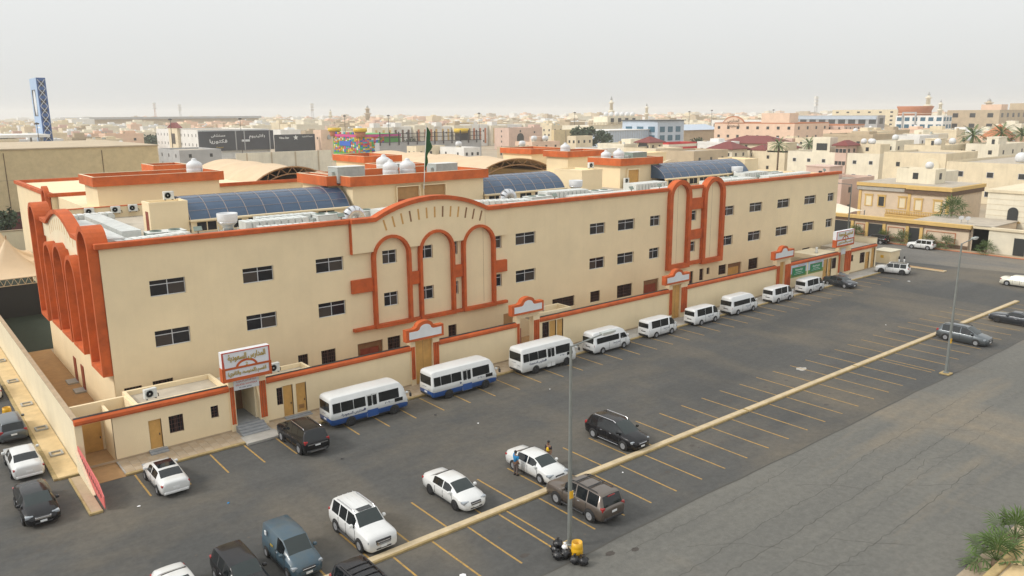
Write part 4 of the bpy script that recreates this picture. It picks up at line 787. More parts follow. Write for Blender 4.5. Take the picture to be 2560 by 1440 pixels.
ub = thing('utility_box', 'beige electrical utility box with a yellow sticker on the far corner', 'utility box', (126.2, 59.0, 0)); MB().bbox(-1.6, 1.6, -1.3, 1.3, .1, 2.0, .03).build('cabinet', 'cream', ub); MB().bbox(-1.75, 1.75, -1.45, 1.45, 2.0, 2.14, .03).build('lid', 'cream_light', ub); MB().box(-1.7, 1.7, -1.4, 1.4, 0, .1).build('plinth', 'concrete', ub); MB().box(-1.615, -1.6, -.25, .25, .95, 1.4).build('sticker', 'yellow_plastic', ub); MB().box(-1.61, -1.6, -1.1, 1.1, .2, 1.9).build('door', 'cream', ub)
isl = thing('traffic_island', 'narrow cream kerbed traffic island beside the white and black SUV', 'kerb'); MB().bbox(124.6, 125.6, 49.4, 56.5, 0, .16, .04).build('kerb_stone', 'kerb_cream', isl); MB().box(124.8, 125.4, 49.7, 56.2, .16, .18).build('fill', 'yard', isl)
for i, (x, y) in enumerate(((126.9, 57.3), (127.6, 56.8))):
    t = thing('bollard', ('left', 'right')[i] + ' of two short black and white bollards by the utility box', 'bollard', (x, y, 0), 0, 'bollards by the utility box'); MB().lathe([(.12, 0), (.12, .7)], n=12).build('shaft', 'white_paint', t); MB().lathe([(.13, .7), (.13, 1.05), (.05, 1.15), (.001, 1.15)], n=12).build('cap', 'dark', t)
# litter scraps
def litter(x, y, m, lab, s=.16):
    vs = [(rnd.uniform(-s, s), rnd.uniform(-s, s), rnd.uniform(.01, .06)) for _ in range(6)]; c = (0, 0, .07)
    vs = [(s * cos(a * pi / 3) * rnd.uniform(.6, 1.1), s * sin(a * pi / 3) * rnd.uniform(.5, 1.0), rnd.uniform(.008, .04)) for a in range(6)] + [c, (0, 0, .006)]
    MB().add(vs, [(i, (i + 1) % 6, 6) for i in range(6)] + [((i + 1) % 6, i, 7) for i in range(6)]).build('paper_scrap', m, label=lab, cat='litter', group='paper litter on the car park', loc=(x, y, 0.006))
litter(20.6, 55.6, 'shirt_blue', 'blue rag on the lower landing of the main gate', .2); litter(21.6, 30.9, 'white_paint', 'crumpled white paper near the bottom of the bay lines', .22); litter(21.4, 30.4, 'white_paint', 'white paper cup on the bay below the divider', .12); litter(44.5, 49.5, 'white_paint', 'white scrap lying on the asphalt below the middle bus', .1); litter(14.9, 47.0, 'shirt_blue', 'blue scrap on the asphalt left of the grey van', .14)
litter(34.9, 47.3, 'white_paint', 'white scrap on the asphalt right of the black SUV', .1); litter(114.2, 49.9, 'white_paint', 'white paper near the white and black SUV', .25); litter(88.2, 40.6, 'white_paint', 'white dot of paper by the far bays', .12); litter(37.2, 33.9, 'white_paint', 'white scrap just below the divider kerb', .08); litter(33.3, 51.0, 'dark', 'dark scrap beside the second bus', .14); litter(23.5, 48.3, 'dark', 'dark scrap in the open asphalt below the black SUV', .14); litter(10.4, 50.2, 'white_paint', 'pale scrap near the pink railing', .12)
# ================================================================ vehicles
mat('car_white', (0.66, 0.665, 0.655), 0.28, coat=.6, var=.04, scale=1.5); mat('car_offwhite', (0.70, 0.68, 0.58), 0.3, coat=.6, var=.05, scale=1.5); mat('car_black', (0.008, 0.008, 0.010), 0.22, coat=.2, spec=.3, var=.3, scale=2)
mat('car_graphite', (0.035, 0.04, 0.05), 0.3, metal=.3, coat=.7); mat('car_brown', (0.115, 0.092, 0.075), 0.33, metal=.4, coat=.7); mat('car_grey', (0.10, 0.115, 0.125), 0.32, metal=.4, coat=.7); mat('car_bluegrey', (0.030, 0.075, 0.115), 0.4, coat=.3, var=.3, scale=1.2, col2=(0.06, 0.085, 0.095)); mat('car_dkblue', (0.02, 0.035, 0.06), .3, coat=.7)
mat('bus_white', (0.68, 0.69, 0.68), 0.4, coat=.3, var=.06, scale=1.2); mat('bus_blue', (0.02, 0.085, 0.30), 0.4, coat=.3, var=.15, scale=1.5); mat('van_white', (0.68, 0.69, 0.69), 0.35, coat=.4, var=.05, scale=1.2)
mat('car_glass', (0.010, 0.013, 0.015), 0.06, spec=.55); mat('screen_glass', (0.012, 0.022, 0.022), 0.06, spec=.6); mat('lens', (0.30, 0.33, 0.36), 0.1, coat=.5); mat('tail_red', (0.32, 0.012, 0.012), 0.2, coat=.5); mat('tyre', (0.018, 0.018, 0.018), .85); mat('rim', (0.36, 0.37, 0.39), .35, metal=.3); mat('rim_dark', (0.05, 0.05, 0.055), .4, metal=.5); mat('plastic', (0.025, 0.025, 0.027), .6); mat('chrome', (.7, .7, .72), .12, metal=.95); mat('plate', (.75, .76, .76), .5); mat('teal', (0.03, 0.45, 0.50), .7)
def loft(st, name_cols, root, split=None):
    """st: (x, zlow, zbelt, ztop, hlow, hbelt, htop, seg) rear to front; seg = kind of the span that starts here"""
    secs = []
    for x, zl, zb, zt_, hl, hb, ht, seg in st:
        zm = zl + (zb - zl) * .48; half = [(hl * .86, zl), (hl, zl + .10), (hb, zm), (hb * .985, zb - .03), (hb * .955, zb), (ht, zt_ - .055), (ht * .92, zt_ - .012), (ht * .45, zt_ + .012)]
        if split is not None: half.insert(2, (hl + (hb - hl) * .6, min(max(split, zl + .11), zm - .01)))
        secs.append([(x, -y, z) for y, z in half] + [(x, 0, zt_ + .018)] + [(x, y, z) for y, z in reversed(half)])
    n = len(secs[0]); k = 1 if split is not None else 0; nb = 4 + k                # index of belt point
    P = {}
    def put(key, quad): P.setdefault(key, MB()).add(quad, [(0, 1, 2, 3)], True)
    sidx = {}
    for i in range(len(st) - 1):
        seg = st[i][7]
        for j in range(n - 1):
            q = (secs[i][j], secs[i + 1][j], secs[i + 1][j + 1], secs[i][j + 1]); jj = j if j < n // 2 else n - 2 - j; side = j == nb or j == n - 2 - nb
            if jj == nb + 1 and st[i][7][0] in 'WR': key = 'body'
            elif jj > nb: key = 'windshield' if seg[0] == 'W' else 'rear_window' if seg[0] == 'R' else 'body'
            elif side and seg in ('G', 'Wg', 'Rg'): key = ('side_window', i, j)
            elif split is not None and jj <= 1: key = 'lower_body'
            else: key = 'body'
            put(key, q)
    for e in (0, -1):
        s_ = secs[e]; m = n // 2
        for j in range(m): q = [s_[j], s_[n - 1 - j], s_[n - 2 - j], s_[j + 1]]; put('lower_body' if split is not None and j <= 1 else 'body', q if e else q[::-1])
    for i in range(len(st) - 1): put('underbody', (secs[i][0], secs[i][-1], secs[i + 1][-1], secs[i + 1][0]))
    out = {}
    for key, mb in P.items():
        nm = key[0] if isinstance(key, tuple) else key
        bm = bmesh.new(); me = bpy.data.meshes.new(nm); me.from_pydata(mb.v, [], mb.f); bm.from_mesh(me); bmesh.ops.remove_doubles(bm, verts=bm.verts, dist=.0005); bmesh.ops.recalc_face_normals(bm, faces=bm.faces)
        if nm == 'body':
            pass
        bm.to_mesh(me); bm.free(); me.polygons.foreach_set('use_smooth', [True] * len(me.polygons))
        col = name_cols.get(nm, name_cols['body']); o = link(nm, me, col, root); out.setdefault(nm, []).append(o)
    return out
_WH = {}
def wheel(root, x, y, r, side, rim='rim', w=.22):
    key = (r, w)
    if key not in _WH:
        ty = MB().lathe([(r * .62, -w / 2), (r * .9, -w / 2), (r, -w * .36), (r, w * .36), (r * .9, w / 2), (r * .62, w / 2)], n=22, axis='y', cap=False).mesh('tyre')
        rm = MB().lathe([(r * .64, w * .40), (r * .60, w * .44), (r * .56, w * .30), (.001, w * .28)], n=22, axis='y'); 
        for k in range(6): a = pi * k / 3; rm.prism([(r * .1 * cos(a) - .03 * sin(a), r * .1 * sin(a) + .03 * cos(a)), (r * .1 * cos(a) + .03 * sin(a), r * .1 * sin(a) - .03 * cos(a)), (r * .58 * cos(a) + .045 * sin(a), r * .58 * sin(a) - .045 * cos(a)), (r * .58 * cos(a) - .045 * sin(a), r * .58 * sin(a) + .045 * cos(a))], 'y', w * .29, w * .42)
        rm.lathe([(r * .16, w * .43), (.001, w * .44)], n=10, axis='y'); _WH[key] = (ty, rm.mesh('rim'))
    ty, rm = _WH[key]
    o = link('wheel', ty, 'tyre', root, loc=(x, y, r), rot=(0, 0, 0 if side > 0 else pi)); rr = rm.copy(); link('rim', rr, rim, o)
    bk = MB().lathe([(.001, w * .27), (r * .62, w * .27)], n=18, axis='y').build('brake_shadow', 'dark', o)
    return o
def fit(kind, L, Wd, H, gc=.2):
    h = Wd / 2
    def S(f, zl, zb, zt_, kl, kb, kt, seg='B'): return (-L / 2 + f * L, zl, zb * H, zt_ * H, kl * h, kb * h, kt * h, seg)
    if kind == 'sedan':
        return [S(0, .42, .54, .66, .68, .76, .66), S(.010, .34, .58, .72, .82, .90, .74), S(.035, gc + .04, .61, .755, .91, .96, .80), S(.10, gc, .63, .775, .94, .99, .82, 'B'), S(.165, gc, .64, .785, .95, 1, .82, 'R'), S(.235, gc, .65, .885, .95, 1, .78, 'R'), S(.275, gc, .655, .945, .95, 1, .755, 'Rg'), S(.305, gc, .655, .975, .95, 1, .745, 'G'), S(.40, gc, .655, .998, .95, 1, .745, 'G'),
                S(.49, gc, .655, 1.0, .95, 1, .75, 'P'), S(.507, gc, .655, 1.0, .95, 1, .75, 'G'), S(.605, gc, .65, .98, .95, 1, .74, 'Wg'), S(.675, gc, .645, .885, .95, 1, .765, 'W'), S(.73, gc, .64, .795, .95, 1, .79, 'W'), S(.775, gc, .635, .72, .95, 1, .82, 'B'), S(.87, gc, .605, .675, .94, .99, .80), S(.935, gc + .02, .54, .605, .91, .95, .76), S(.972, gc + .05, .47, .53, .84, .87, .70), S(1, gc + .1, .38, .43, .66, .68, .55)]
    if kind == 'coupe':
        return [S(0, .42, .56, .68, .7, .8, .72), S(.015, .36, .60, .71, .86, .92, .78), S(.06, gc + .04, .64, .735, .92, .98, .82), S(.16, gc, .665, .75, .95, 1, .84, 'R'), S(.27, gc, .675, .90, .95, 1, .72, 'Rg'), S(.36, gc, .68, .985, .95, 1, .66, 'G'), S(.53, gc, .675, .99, .95, 1, .67, 'Wg'), S(.59, gc, .67, .88, .95, 1, .71, 'W'), S(.66, gc, .665, .735, .95, 1, .82, 'B'), S(.84, gc, .645, .70, .95, 1, .84), S(.95, gc + .03, .60, .65, .93, .96, .82), S(.985, gc + .06, .52, .56, .88, .9, .78), S(1, gc + .1, .42, .46, .78, .8, .7)]
    if kind == 'suv':
        return [S(0, .5, .50, .56, .74, .80, .72), S(.010, .42, .55, .60, .86, .92, .80), S(.022, gc + .08, .575, .62, .92, .97, .84, 'R'), S(.045, gc + .04, .59, .80, .94, .985, .80, 'R'), S(.068, gc, .60, .935, .95, .99, .77, 'P'), S(.085, gc, .605, .97, .95, .99, .765, 'P'), S(.10, gc, .605, .98, .95, .99, .765, 'G'), S(.27, gc, .61, .997, .96, 1, .77, 'P'), S(.285, gc, .61, .997, .96, 1, .77, 'G'), S(.455, gc, .61, 1.0, .96, 1, .77, 'P'), S(.468, gc, .61, 1.0, .96, 1, .77, 'G'),
                S(.605, gc, .61, .985, .96, 1, .76, 'Wg'), S(.66, gc, .605, .87, .96, 1, .79, 'W'), S(.735, gc, .60, .685, .96, 1, .86, 'B'), S(.80, gc, .595, .665, .96, 1, .86), S(.92, gc, .575, .63, .95, .985, .85), S(.965, gc + .03, .545, .60, .93, .96, .83), S(.985, gc + .06, .50, .54, .89, .91, .80), S(1, gc + .10, .40, .44, .80, .82, .72)]
    if kind == 'minivan':
        return [S(0, .45, .50, .56, .72, .80, .70), S(.010, .38, .55, .60, .85, .92, .80), S(.03, gc + .06, .575, .63, .92, .97, .82, 'R'), S(.065, gc + .02, .59, .82, .94, .985, .76, 'R'), S(.10, gc, .60, .94, .95, .99, .72, 'P'), S(.12, gc, .60, .965, .95, .99, .72, 'G'), S(.27, gc, .60, .995, .96, 1, .735, 'P'), S(.285, gc, .60, .995, .96, 1, .735, 'G'), S(.47, gc, .60, 1.0, .96, 1, .735, 'P'), S(.485, gc, .60, 1.0, .96, 1, .735, 'G'),
                S(.585, gc, .595, .975, .96, 1, .725, 'Wg'), S(.67, gc, .585, .85, .96, 1, .75, 'Wg'), S(.74, gc, .575, .735, .96, 1, .78, 'W'), S(.79, gc, .565, .645, .96, 1, .80, 'B'), S(.90, gc, .525, .575, .94, .98, .78), S(.96, gc + .04, .46, .50, .88, .91, .74), S(1, gc + .1, .36, .40, .66, .68, .55)]
    if kind == 'smallvan':
        return [S(0, .38, .55, .90, .86, .90, .76), S(.012, gc + .06, .56, .955, .92, .95, .78), S(.035, gc, .565, .985, .95, .99, .80), S(.30, gc, .57, 1.0, .96, 1, .81), S(.47, gc, .57, 1.0, .96, 1, .81, 'P'), S(.49, gc, .57, .995, .96, 1, .80, 'G'), S(.615, gc, .565, .965, .96, 1, .78, 'Wg'), S(.69, gc, .56, .83, .96, 1, .78, 'W'), S(.775, gc, .55, .64, .96, 1, .80, 'B'), S(.89, gc, .51, .57, .94, .98, .78), S(.96, gc + .04, .45, .49, .88, .92, .74), S(1, gc + .1, .35, .39, .68, .70, .58)]
    if kind == 'van':
        return [S(0, .36, .56, .93, .90, .92, .80), S(.012, gc + .05, .565, .965, .95, .96, .82), S(.04, gc, .57, .985, .96, .99, .83, 'P'), S(.07, gc, .57, .992, .97, 1, .835, 'P'), S(.10, gc, .57, .995, .97, 1, .84, 'G'), S(.40, gc, .57, 1.0, .97, 1, .84, 'P'), S(.405, gc, .57, 1.0, .97, 1, .84, 'G'), S(.675, gc, .57, 1.0, .97, 1, .84, 'P'), S(.72, gc, .57, .995, .97, 1, .83, 'G'),
                S(.80, gc, .565, .975, .97, 1, .81, 'Wg'), S(.875, gc, .555, .84, .97, 1, .80, 'Wg'), S(.915, gc, .54, .72, .97, .995, .81, 'W'), S(.955, gc, .50, .585, .96, .98, .82, 'B'), S(.985, gc + .03, .42, .47, .92, .94, .80), S(1, gc + .08, .34, .38, .78, .8, .7)]
    if kind == 'highvan':
        return [S(0, .36, .49, .90, .88, .92, .70), S(.012, gc + .05, .495, .955, .95, .96, .72), S(.04, gc, .50, .985, .96, .99, .72, 'P'), S(.07, gc, .50, .995, .97, 1, .72, 'P'), S(.10, gc, .50, .998, .97, 1, .72, 'B'), S(.675, gc, .50, 1.0, .97, 1, .72, 'P'), S(.75, gc, .50, .975, .97, 1, .72, 'P'), S(.82, gc, .495, .90, .97, 1, .74, 'P'), S(.865, gc, .485, .80, .97, 1, .77, 'W'), S(.915, gc, .47, .64, .97, .995, .80, 'W'), S(.955, gc, .44, .51, .96, .98, .82, 'B'), S(.985, gc + .03, .37, .41, .92, .94, .80), S(1, gc + .08, .30, .34, .78, .8, .7)]
    if kind == 'bus':
        return [S(0, .5, .52, .90, .90, .93, .78), S(.008, .42, .525, .955, .95, .97, .82), S(.025, gc, .53, .982, .97, .99, .85), S(.06, gc, .53, .995, .98, 1, .86), S(.5, gc, .53, 1.0, .98, 1, .87), S(.86, gc, .53, .995, .98, 1, .86), S(.90, gc, .53, .965, .98, .995, .84, 'W'), S(.95, gc, .51, .80, .97, .985, .84, 'W'), S(.982, gc, .47, .56, .95, .96, .84, 'B'), S(.995, gc + .04, .40, .44, .90, .92, .8), S(1, gc + .1, .34, .37, .84, .86, .76)]
def vehicle(name, kind, L, Wd, H, wb, wr, x, y, rz, lab, cat, body, gc=.2, rim='rim', group=None, fo=None, plate=True, rails=None, sunroof=None, taillow=None, mirror='body', glass='car_glass', extra=None, split=None, lower=None, front_off=.0):
    t = thing(name, lab, cat, (x, y, 0), rz, group); cols = {'body': body, 'windshield': 'screen_glass', 'rear_window': glass, 'side_window': glass, 'underbody': 'plastic', 'lower_body': lower or body}
    st = fit(kind, L, Wd, H, gc); loft(st, cols, t, split); h = Wd / 2; xf, xr = wb / 2 + front_off, -wb / 2 + front_off
    for wx in (xf, xr):
        for s in (1, -1):
            MB().lathe([(.001, 0), (wr * 1.16, 0)], (wx, s * (h + .004), wr), 20, 'y', cap=False).build('wheel_arch', 'plastic', t); wheel(t, wx, s * (h - .05), wr, s, rim)
    van = kind in ('van', 'highvan', 'bus', 'smallvan'); tall = kind in ('suv', 'minivan')
    zl = {'sedan': .50, 'coupe': .50, 'suv': .47, 'minivan': .44, 'smallvan': .42, 'van': .40, 'highvan': .33, 'bus': .34}[kind] * H
    xh = L / 2 - {'sedan': .20, 'coupe': .10, 'suv': .16, 'minivan': .25, 'smallvan': .2, 'van': .10, 'highvan': .10, 'bus': .05}[kind]; dl = {'sedan': .26, 'coupe': .08, 'suv': .2, 'minivan': .3, 'smallvan': .26, 'van': .12, 'highvan': .12, 'bus': .06}[kind]
    for s in (1, -1):
        yc = s * (h * .70); m = MB().bbox(xh - dl - (.18 if kind in ('sedan', 'minivan', 'smallvan') else 0), xh + .07, min(yc - s * .2, yc + s * .235), max(yc - s * .2, yc + s * .235), zl - .10, zl + (.085 if not van else .1), .035).build('headlight', 'lens', t)
        MB().bbox(-L / 2 + (.02 if van else .05), -L / 2 + (.10 if van else .28), *(sorted((s * h * .70, s * h * .955)) if not van else sorted((s * h * .78, s * h * .95))), *( (.60 * H - .10, .60 * H + .05) if kind in ('sedan', 'coupe') else (.50 * H, .50 * H + .26) if tall else (.33 * H, .33 * H + (.36 if kind != 'bus' else .2)) ), .03).build('taillight', 'tail_red', t)
        zb = .66 * H if not van else .60 * H; xm = {'sedan': .69, 'coupe': .60, 'suv': .64, 'minivan': .70, 'smallvan': .70, 'van': .89, 'highvan': .89, 'bus': .975}[kind] * L - L / 2
        MB().bbox(xm - .10, xm + .10, *sorted((s * (h - .02), s * (h + .19))), zb - .02, zb + .15, .04).build('mirror', mirror if mirror != 'body' else body, t)
        for xd in ({'sedan': (.40, .56), 'coupe': (.42,), 'suv': (.40, .55), 'minivan': (.36, .54), 'smallvan': (.52,), 'van': (.76,), 'highvan': (.76,), 'bus': ()}[kind]): MB().bbox(xd * L - L / 2 - .1, xd * L - L / 2 + .1, *sorted((s * h * .985, s * (h + .015))), .60 * H - .16, .60 * H - .12, .01).build('door_handle', 'chrome' if body not in ('car_white', 'van_white', 'bus_white') else body, t)
        for xd in ({'sedan': (.33, .51, .72), 'coupe': (.36, .66), 'suv': (.28, .46, .68), 'minivan': (.28, .48, .72), 'smallvan': (.3, .48, .74), 'van': (.40, .70, .86), 'highvan': (.40, .70, .86), 'bus': ()}[kind]): MB().box(xd * L - L / 2 - .014, xd * L - L / 2 + .014, *sorted((s * h * .97, s * (h + .002))), .32 + gc * .3, (.60 if not kind == 'highvan' else .48) * H - .04).build('door_gap', 'plastic', t)
    MB().bbox(L / 2 - .22, L / 2 + .018, -h * (.42 if kind != 'suv' else .5), h * (.42 if kind != 'suv' else .5), zl - .20, zl + (.0 if kind != 'suv' else .06), .03).build('grille', 'plastic', t); MB().bbox(L / 2 - .2, L / 2 + .028, -h * .40, h * .40, zl - .09, zl - .06, .01).build('grille_bar', 'chrome', t); MB().bbox(L / 2 - .10, L / 2 + .02, -h * .5, h * .5, gc + .13, gc + .24, .03).build('air_intake', 'plastic', t)
    for s in (1, -1): MB().box(-wb / 2 + wr * 1.2 + front_off, wb / 2 - wr * 1.2 + front_off, *sorted((s * h * .90, s * h * .965)), gc - .03, gc + .06).build('sill', 'plastic', t)
    if plate: MB().box(L / 2 + .0, L / 2 + .03, -.18, .18, gc + .22, gc + .34).build('number_plate', 'plate', t)
    pz = (.42 * H if not van else .26 * H); MB().box(-L / 2 - .02, -L / 2 + .04, -.2, .2, pz, pz + .13).build('number_plate', 'plate', t)
    MB().bbox(-L / 2 - .03, -L / 2 + .16, -h * .82, h * .82, gc + .12, gc + .30, .04).build('rear_bumper', 'plastic' if tall or van else body, t)
    if rails:
        for s in (1, -1): MB().path([(-.36 * L, s * h * .66, H * .96), (-.33 * L, s * h * .67, H * .96 + .10), (.04 * L, s * h * .67, H + .05), (.09 * L, s * h * .66, H * .97)], .03, 6).build('roof_rail', rails, t)
    if sunroof: a, b, w_ = sunroof; MB().bbox(a * L - L / 2, b * L - L / 2, -h * w_, h * w_, H + .012, H + .028, .008).build('sunroof', 'car_glass', t)
    if extra: extra(t, L, h, H)
    return t
def PX(x): return x
N = -pi / 2; U = pi / 2
def lc_extra(t, L, h, H):
    for k in range(4): MB().box(-.40 * L, .02 * L, -h * .5 + k * h * .33, -h * .5 + k * h * .33 + .03, H + .012, H + .03).build('roof_rib', 'car_white', t)
    for k in range(3): MB().box(L / 2 - .02, L / 2 + .03, -h * .45, h * .45, .66 + .09 * k, .69 + .09 * k).build('grille_bar', 'chrome', t)
    MB().box(.19 * L, .235 * L, -.5, .1, 1.27, 1.285).build('sunshade', 'teal', t)
    for s in (1, -1): MB().bbox(-.22 * L, .2 * L, *sorted((s * (h - .02), s * (h + .12))), .33, .40, .02).build('running_board', 'plastic', t)
vehicle('parked_suv', 'suv', 4.95, 1.95, 1.9, 2.85, .39, 19.5, 37.95, N, 'white off road SUV with roof rails and sunroof parked facing the divider', 'SUV', 'car_white', .25, rails='chrome', sunroof=(.52, .60, .45), extra=lc_extra)
vehicle('parked_sedan', 'sedan', 4.87, 1.84, 1.45, 2.78, .33, 26.3, 38.4, N, 'clean white sedan with black wheels parked right of the white SUV', 'car', 'car_white', .17, rim='rim_dark')
vehicle('parked_sedan', 'sedan', 4.82, 1.82, 1.47, 2.78, .33, 32.7, 37.7, N, 'white sedan with silver wheels and two people standing at it', 'car', 'car_white', .17)
def carn(t, L, h, H):
    for s in (1, -1): MB().bbox(-.2 * L, .2 * L, *sorted((s * (h - .02), s * (h + .03))), .26, .30, .01).build('side_strip', 'chrome', t)
    MB().bbox(L / 2 - .06, L / 2 + .03, -h * .4, h * .4, .66, .69, .01).build('grille_trim', 'chrome', t)
vehicle('parked_minivan', 'minivan', 5.1, 1.98, 1.76, 3.06, .36, 40.85, 37.9, N, 'black minivan with silver roof rails parked behind the divider', 'minivan', 'car_black', .18, rails='chrome', extra=carn)
def yuk(t, L, h, H):
    for k in (.30, .50): MB().box(k * L - L / 2 - .04, k * L - L / 2 + .04, -h * .66, h * .66, H + .05, H + .09).build('cross_bar', 'plastic', t)
    for s in (1, -1): MB().bbox(-.2 * L, .18 * L, *sorted((s * (h - .02), s * (h + .13))), .36, .43, .02).build('running_board', 'plastic', t)
    MB().box(-L / 2 + .27, -L / 2 + .30, -.3, .3, H * .90, H * .93).build('brake_light', 'tail_red', t)
vehicle('parked_suv', 'suv', 5.15, 2.0, 1.92, 2.95, .40, 31.75, 32.1, U, 'bronze brown large SUV parked nose against the divider under the street lamp', 'SUV', 'car_brown', .27, rails='plastic', extra=yuk)
def dok(t, L, h, H):
    MB().box(-.34 * L, -.30 * L, -h - .004, -h * .96, 1.35, 1.6).build('sticker', 'plate', t); MB().box(-.18 * L, -.10 * L, -h - .004, -h * .97, 1.02, 1.12).build('logo', 'gold', t)
vehicle('parked_van', 'smallvan', 4.37, 1.78, 1.83, 2.81, .31, 15.2, 38.0, N, 'dusty blue grey panel van parked left of the white SUV', 'van', 'car_bluegrey', .18, extra=dok)
vehicle('parked_suv', 'suv', 4.6, 1.86, 1.62, 2.7, .35, 12.25, 37.6, N, 'black compact SUV at the bottom edge left of the panel van', 'SUV', 'car_black', .2)
vehicle('parked_sedan', 'sedan', 4.75, 1.8, 1.46, 2.7, .32, 9.3, 37.9, N, 'white sedan with black sunroof cut off by the bottom edge', 'car', 'car_white', .17, sunroof=(.47, .58, .5))
def sub(t, L, h, H):
    for k in (.26, .36, .46): MB().box(k * L - L / 2 - .03, k * L - L / 2 + .03, -h * .62, h * .62, H + .03, H + .06).build('cross_bar', 'plastic', t)
vehicle('parked_suv', 'suv', 5.3, 2.0, 1.9, 3.1, .4, 16.35, 31.3, N, 'long black SUV at the bottom edge just below the divider end', 'SUV', 'car_black', .27, rails='plastic', extra=sub)
def qx(t, L, h, H):
    MB().box(-L / 2 - .03, -L / 2 + .05, -h * .75, h * .75, .92, .98).build('chrome_strip', 'chrome', t); MB().box(-L / 2 - .05, -L / 2 + .02, -h * .6, h * .6, .42, .47).build('bumper_strip', 'chrome', t)
vehicle('parked_suv', 'suv', 5.2, 2.02, 1.92, 3.07, .41, 22.5, 52.55, U, 'glossy black SUV with chrome roof rails parked nose to the wall by the main gate', 'SUV', 'car_black', .25, rails='chrome', extra=qx)
vehicle('parked_sedan', 'sedan', 4.9, 1.86, 1.46, 2.82, .33, 12.7, 52.5, U, 'white sedan with long dark rear window parked nose to the pavement near the pink railing', 'car', 'car_white', .17, sunroof=(.36, .60, .60))  # dark roof plate added so the rear window reads longer
vehicle('parked_sedan', 'sedan', 5.1, 1.93, 1.5, 2.87, .35, 5.75, 61.4, U, 'white sedan with red tail lamps in the left side lane', 'car', 'car_white', .17)
vehicle('parked_sedan', 'sedan', 5.1, 1.93, 1.5, 2.87, .35, 5.35, 53.7, N, 'black sedan with chrome grille facing the camera at the left', 'car', 'car_black', .17, extra=lambda t, L, h, H: MB().bbox(L / 2 - .1, L / 2 + .025, -h * .45, h * .45, .56, .74, .03).build('chrome_grille', 'chrome', t))
vehicle('parked_suv', 'suv', 4.6, 1.86, 1.7, 2.7, .36, 5.9, 68.9, U, 'grey SUV half cut off at the left edge', 'SUV', 'car_grey', .21); vehicle('parked_sedan', 'sedan', 4.7, 1.8, 1.46, 2.7, .33, 5.65, 80.6, U, 'pale sedan farthest up the left side lane', 'car', 'car_white', .17)
def ody(t, L, h, H): pass
vehicle('parked_minivan', 'minivan', 5.1, 1.96, 1.75, 3.0, .35, 87.9, 32.1, N, 'grey minivan parked beside the second street lamp', 'minivan', 'car_grey', .18, rails='plastic')
vehicle('parked_coupe', 'coupe', 5.0, 1.92, 1.45, 2.95, .36, 99.9, 31.4, U, 'dark graphite coupe at the right edge below the divider', 'car', 'car_graphite', .17, rim='rim_dark'); vehicle('parked_sedan', 'sedan', 5.0, 1.88, 1.48, 3.05, .36, 122.3, 38.2, N, 'ivory sedan at the right edge of the frame', 'car', 'car_offwhite', .17)
def velar(t, L, h, H): MB().bbox(-.40 * L, .07 * L, -h * .72, h * .72, H + .0, H + .026, .01).build('black_roof', 'car_black', t)
vehicle('parked_suv', 'suv', 4.8, 1.95, 1.68, 2.87, .4, 118.2, 54.2, U + .30, 'white SUV with black roof parked by the far traffic island', 'SUV', 'car_white', .22, rim='rim_dark', extra=velar)
vehicle('parked_sedan', 'sedan', 4.6, 1.8, 1.44, 2.7, .33, 103.9, 54.75, N - .12, 'dark grey sedan parked after the last white van', 'car', 'car_graphite', .17)
vehicle('parked_suv', 'suv', 4.45, 1.85, 1.66, 2.64, .36, 143.6, 61.2, U + .1, 'white compact SUV parked across the side street', 'SUV', 'car_white', .2); vehicle('parked_suv', 'suv', 4.7, 1.9, 1.7, 2.8, .38, 143.8, 69.6, U, 'black SUV parked across the side street by the palms', 'SUV', 'car_black', .2); vehicle('parked_sedan', 'sedan', 4.6, 1.8, 1.45, 2.7, .33, 125.0, 64.5, U, 'dark blue car hidden behind the utility box', 'car', 'car_dkblue', .17)
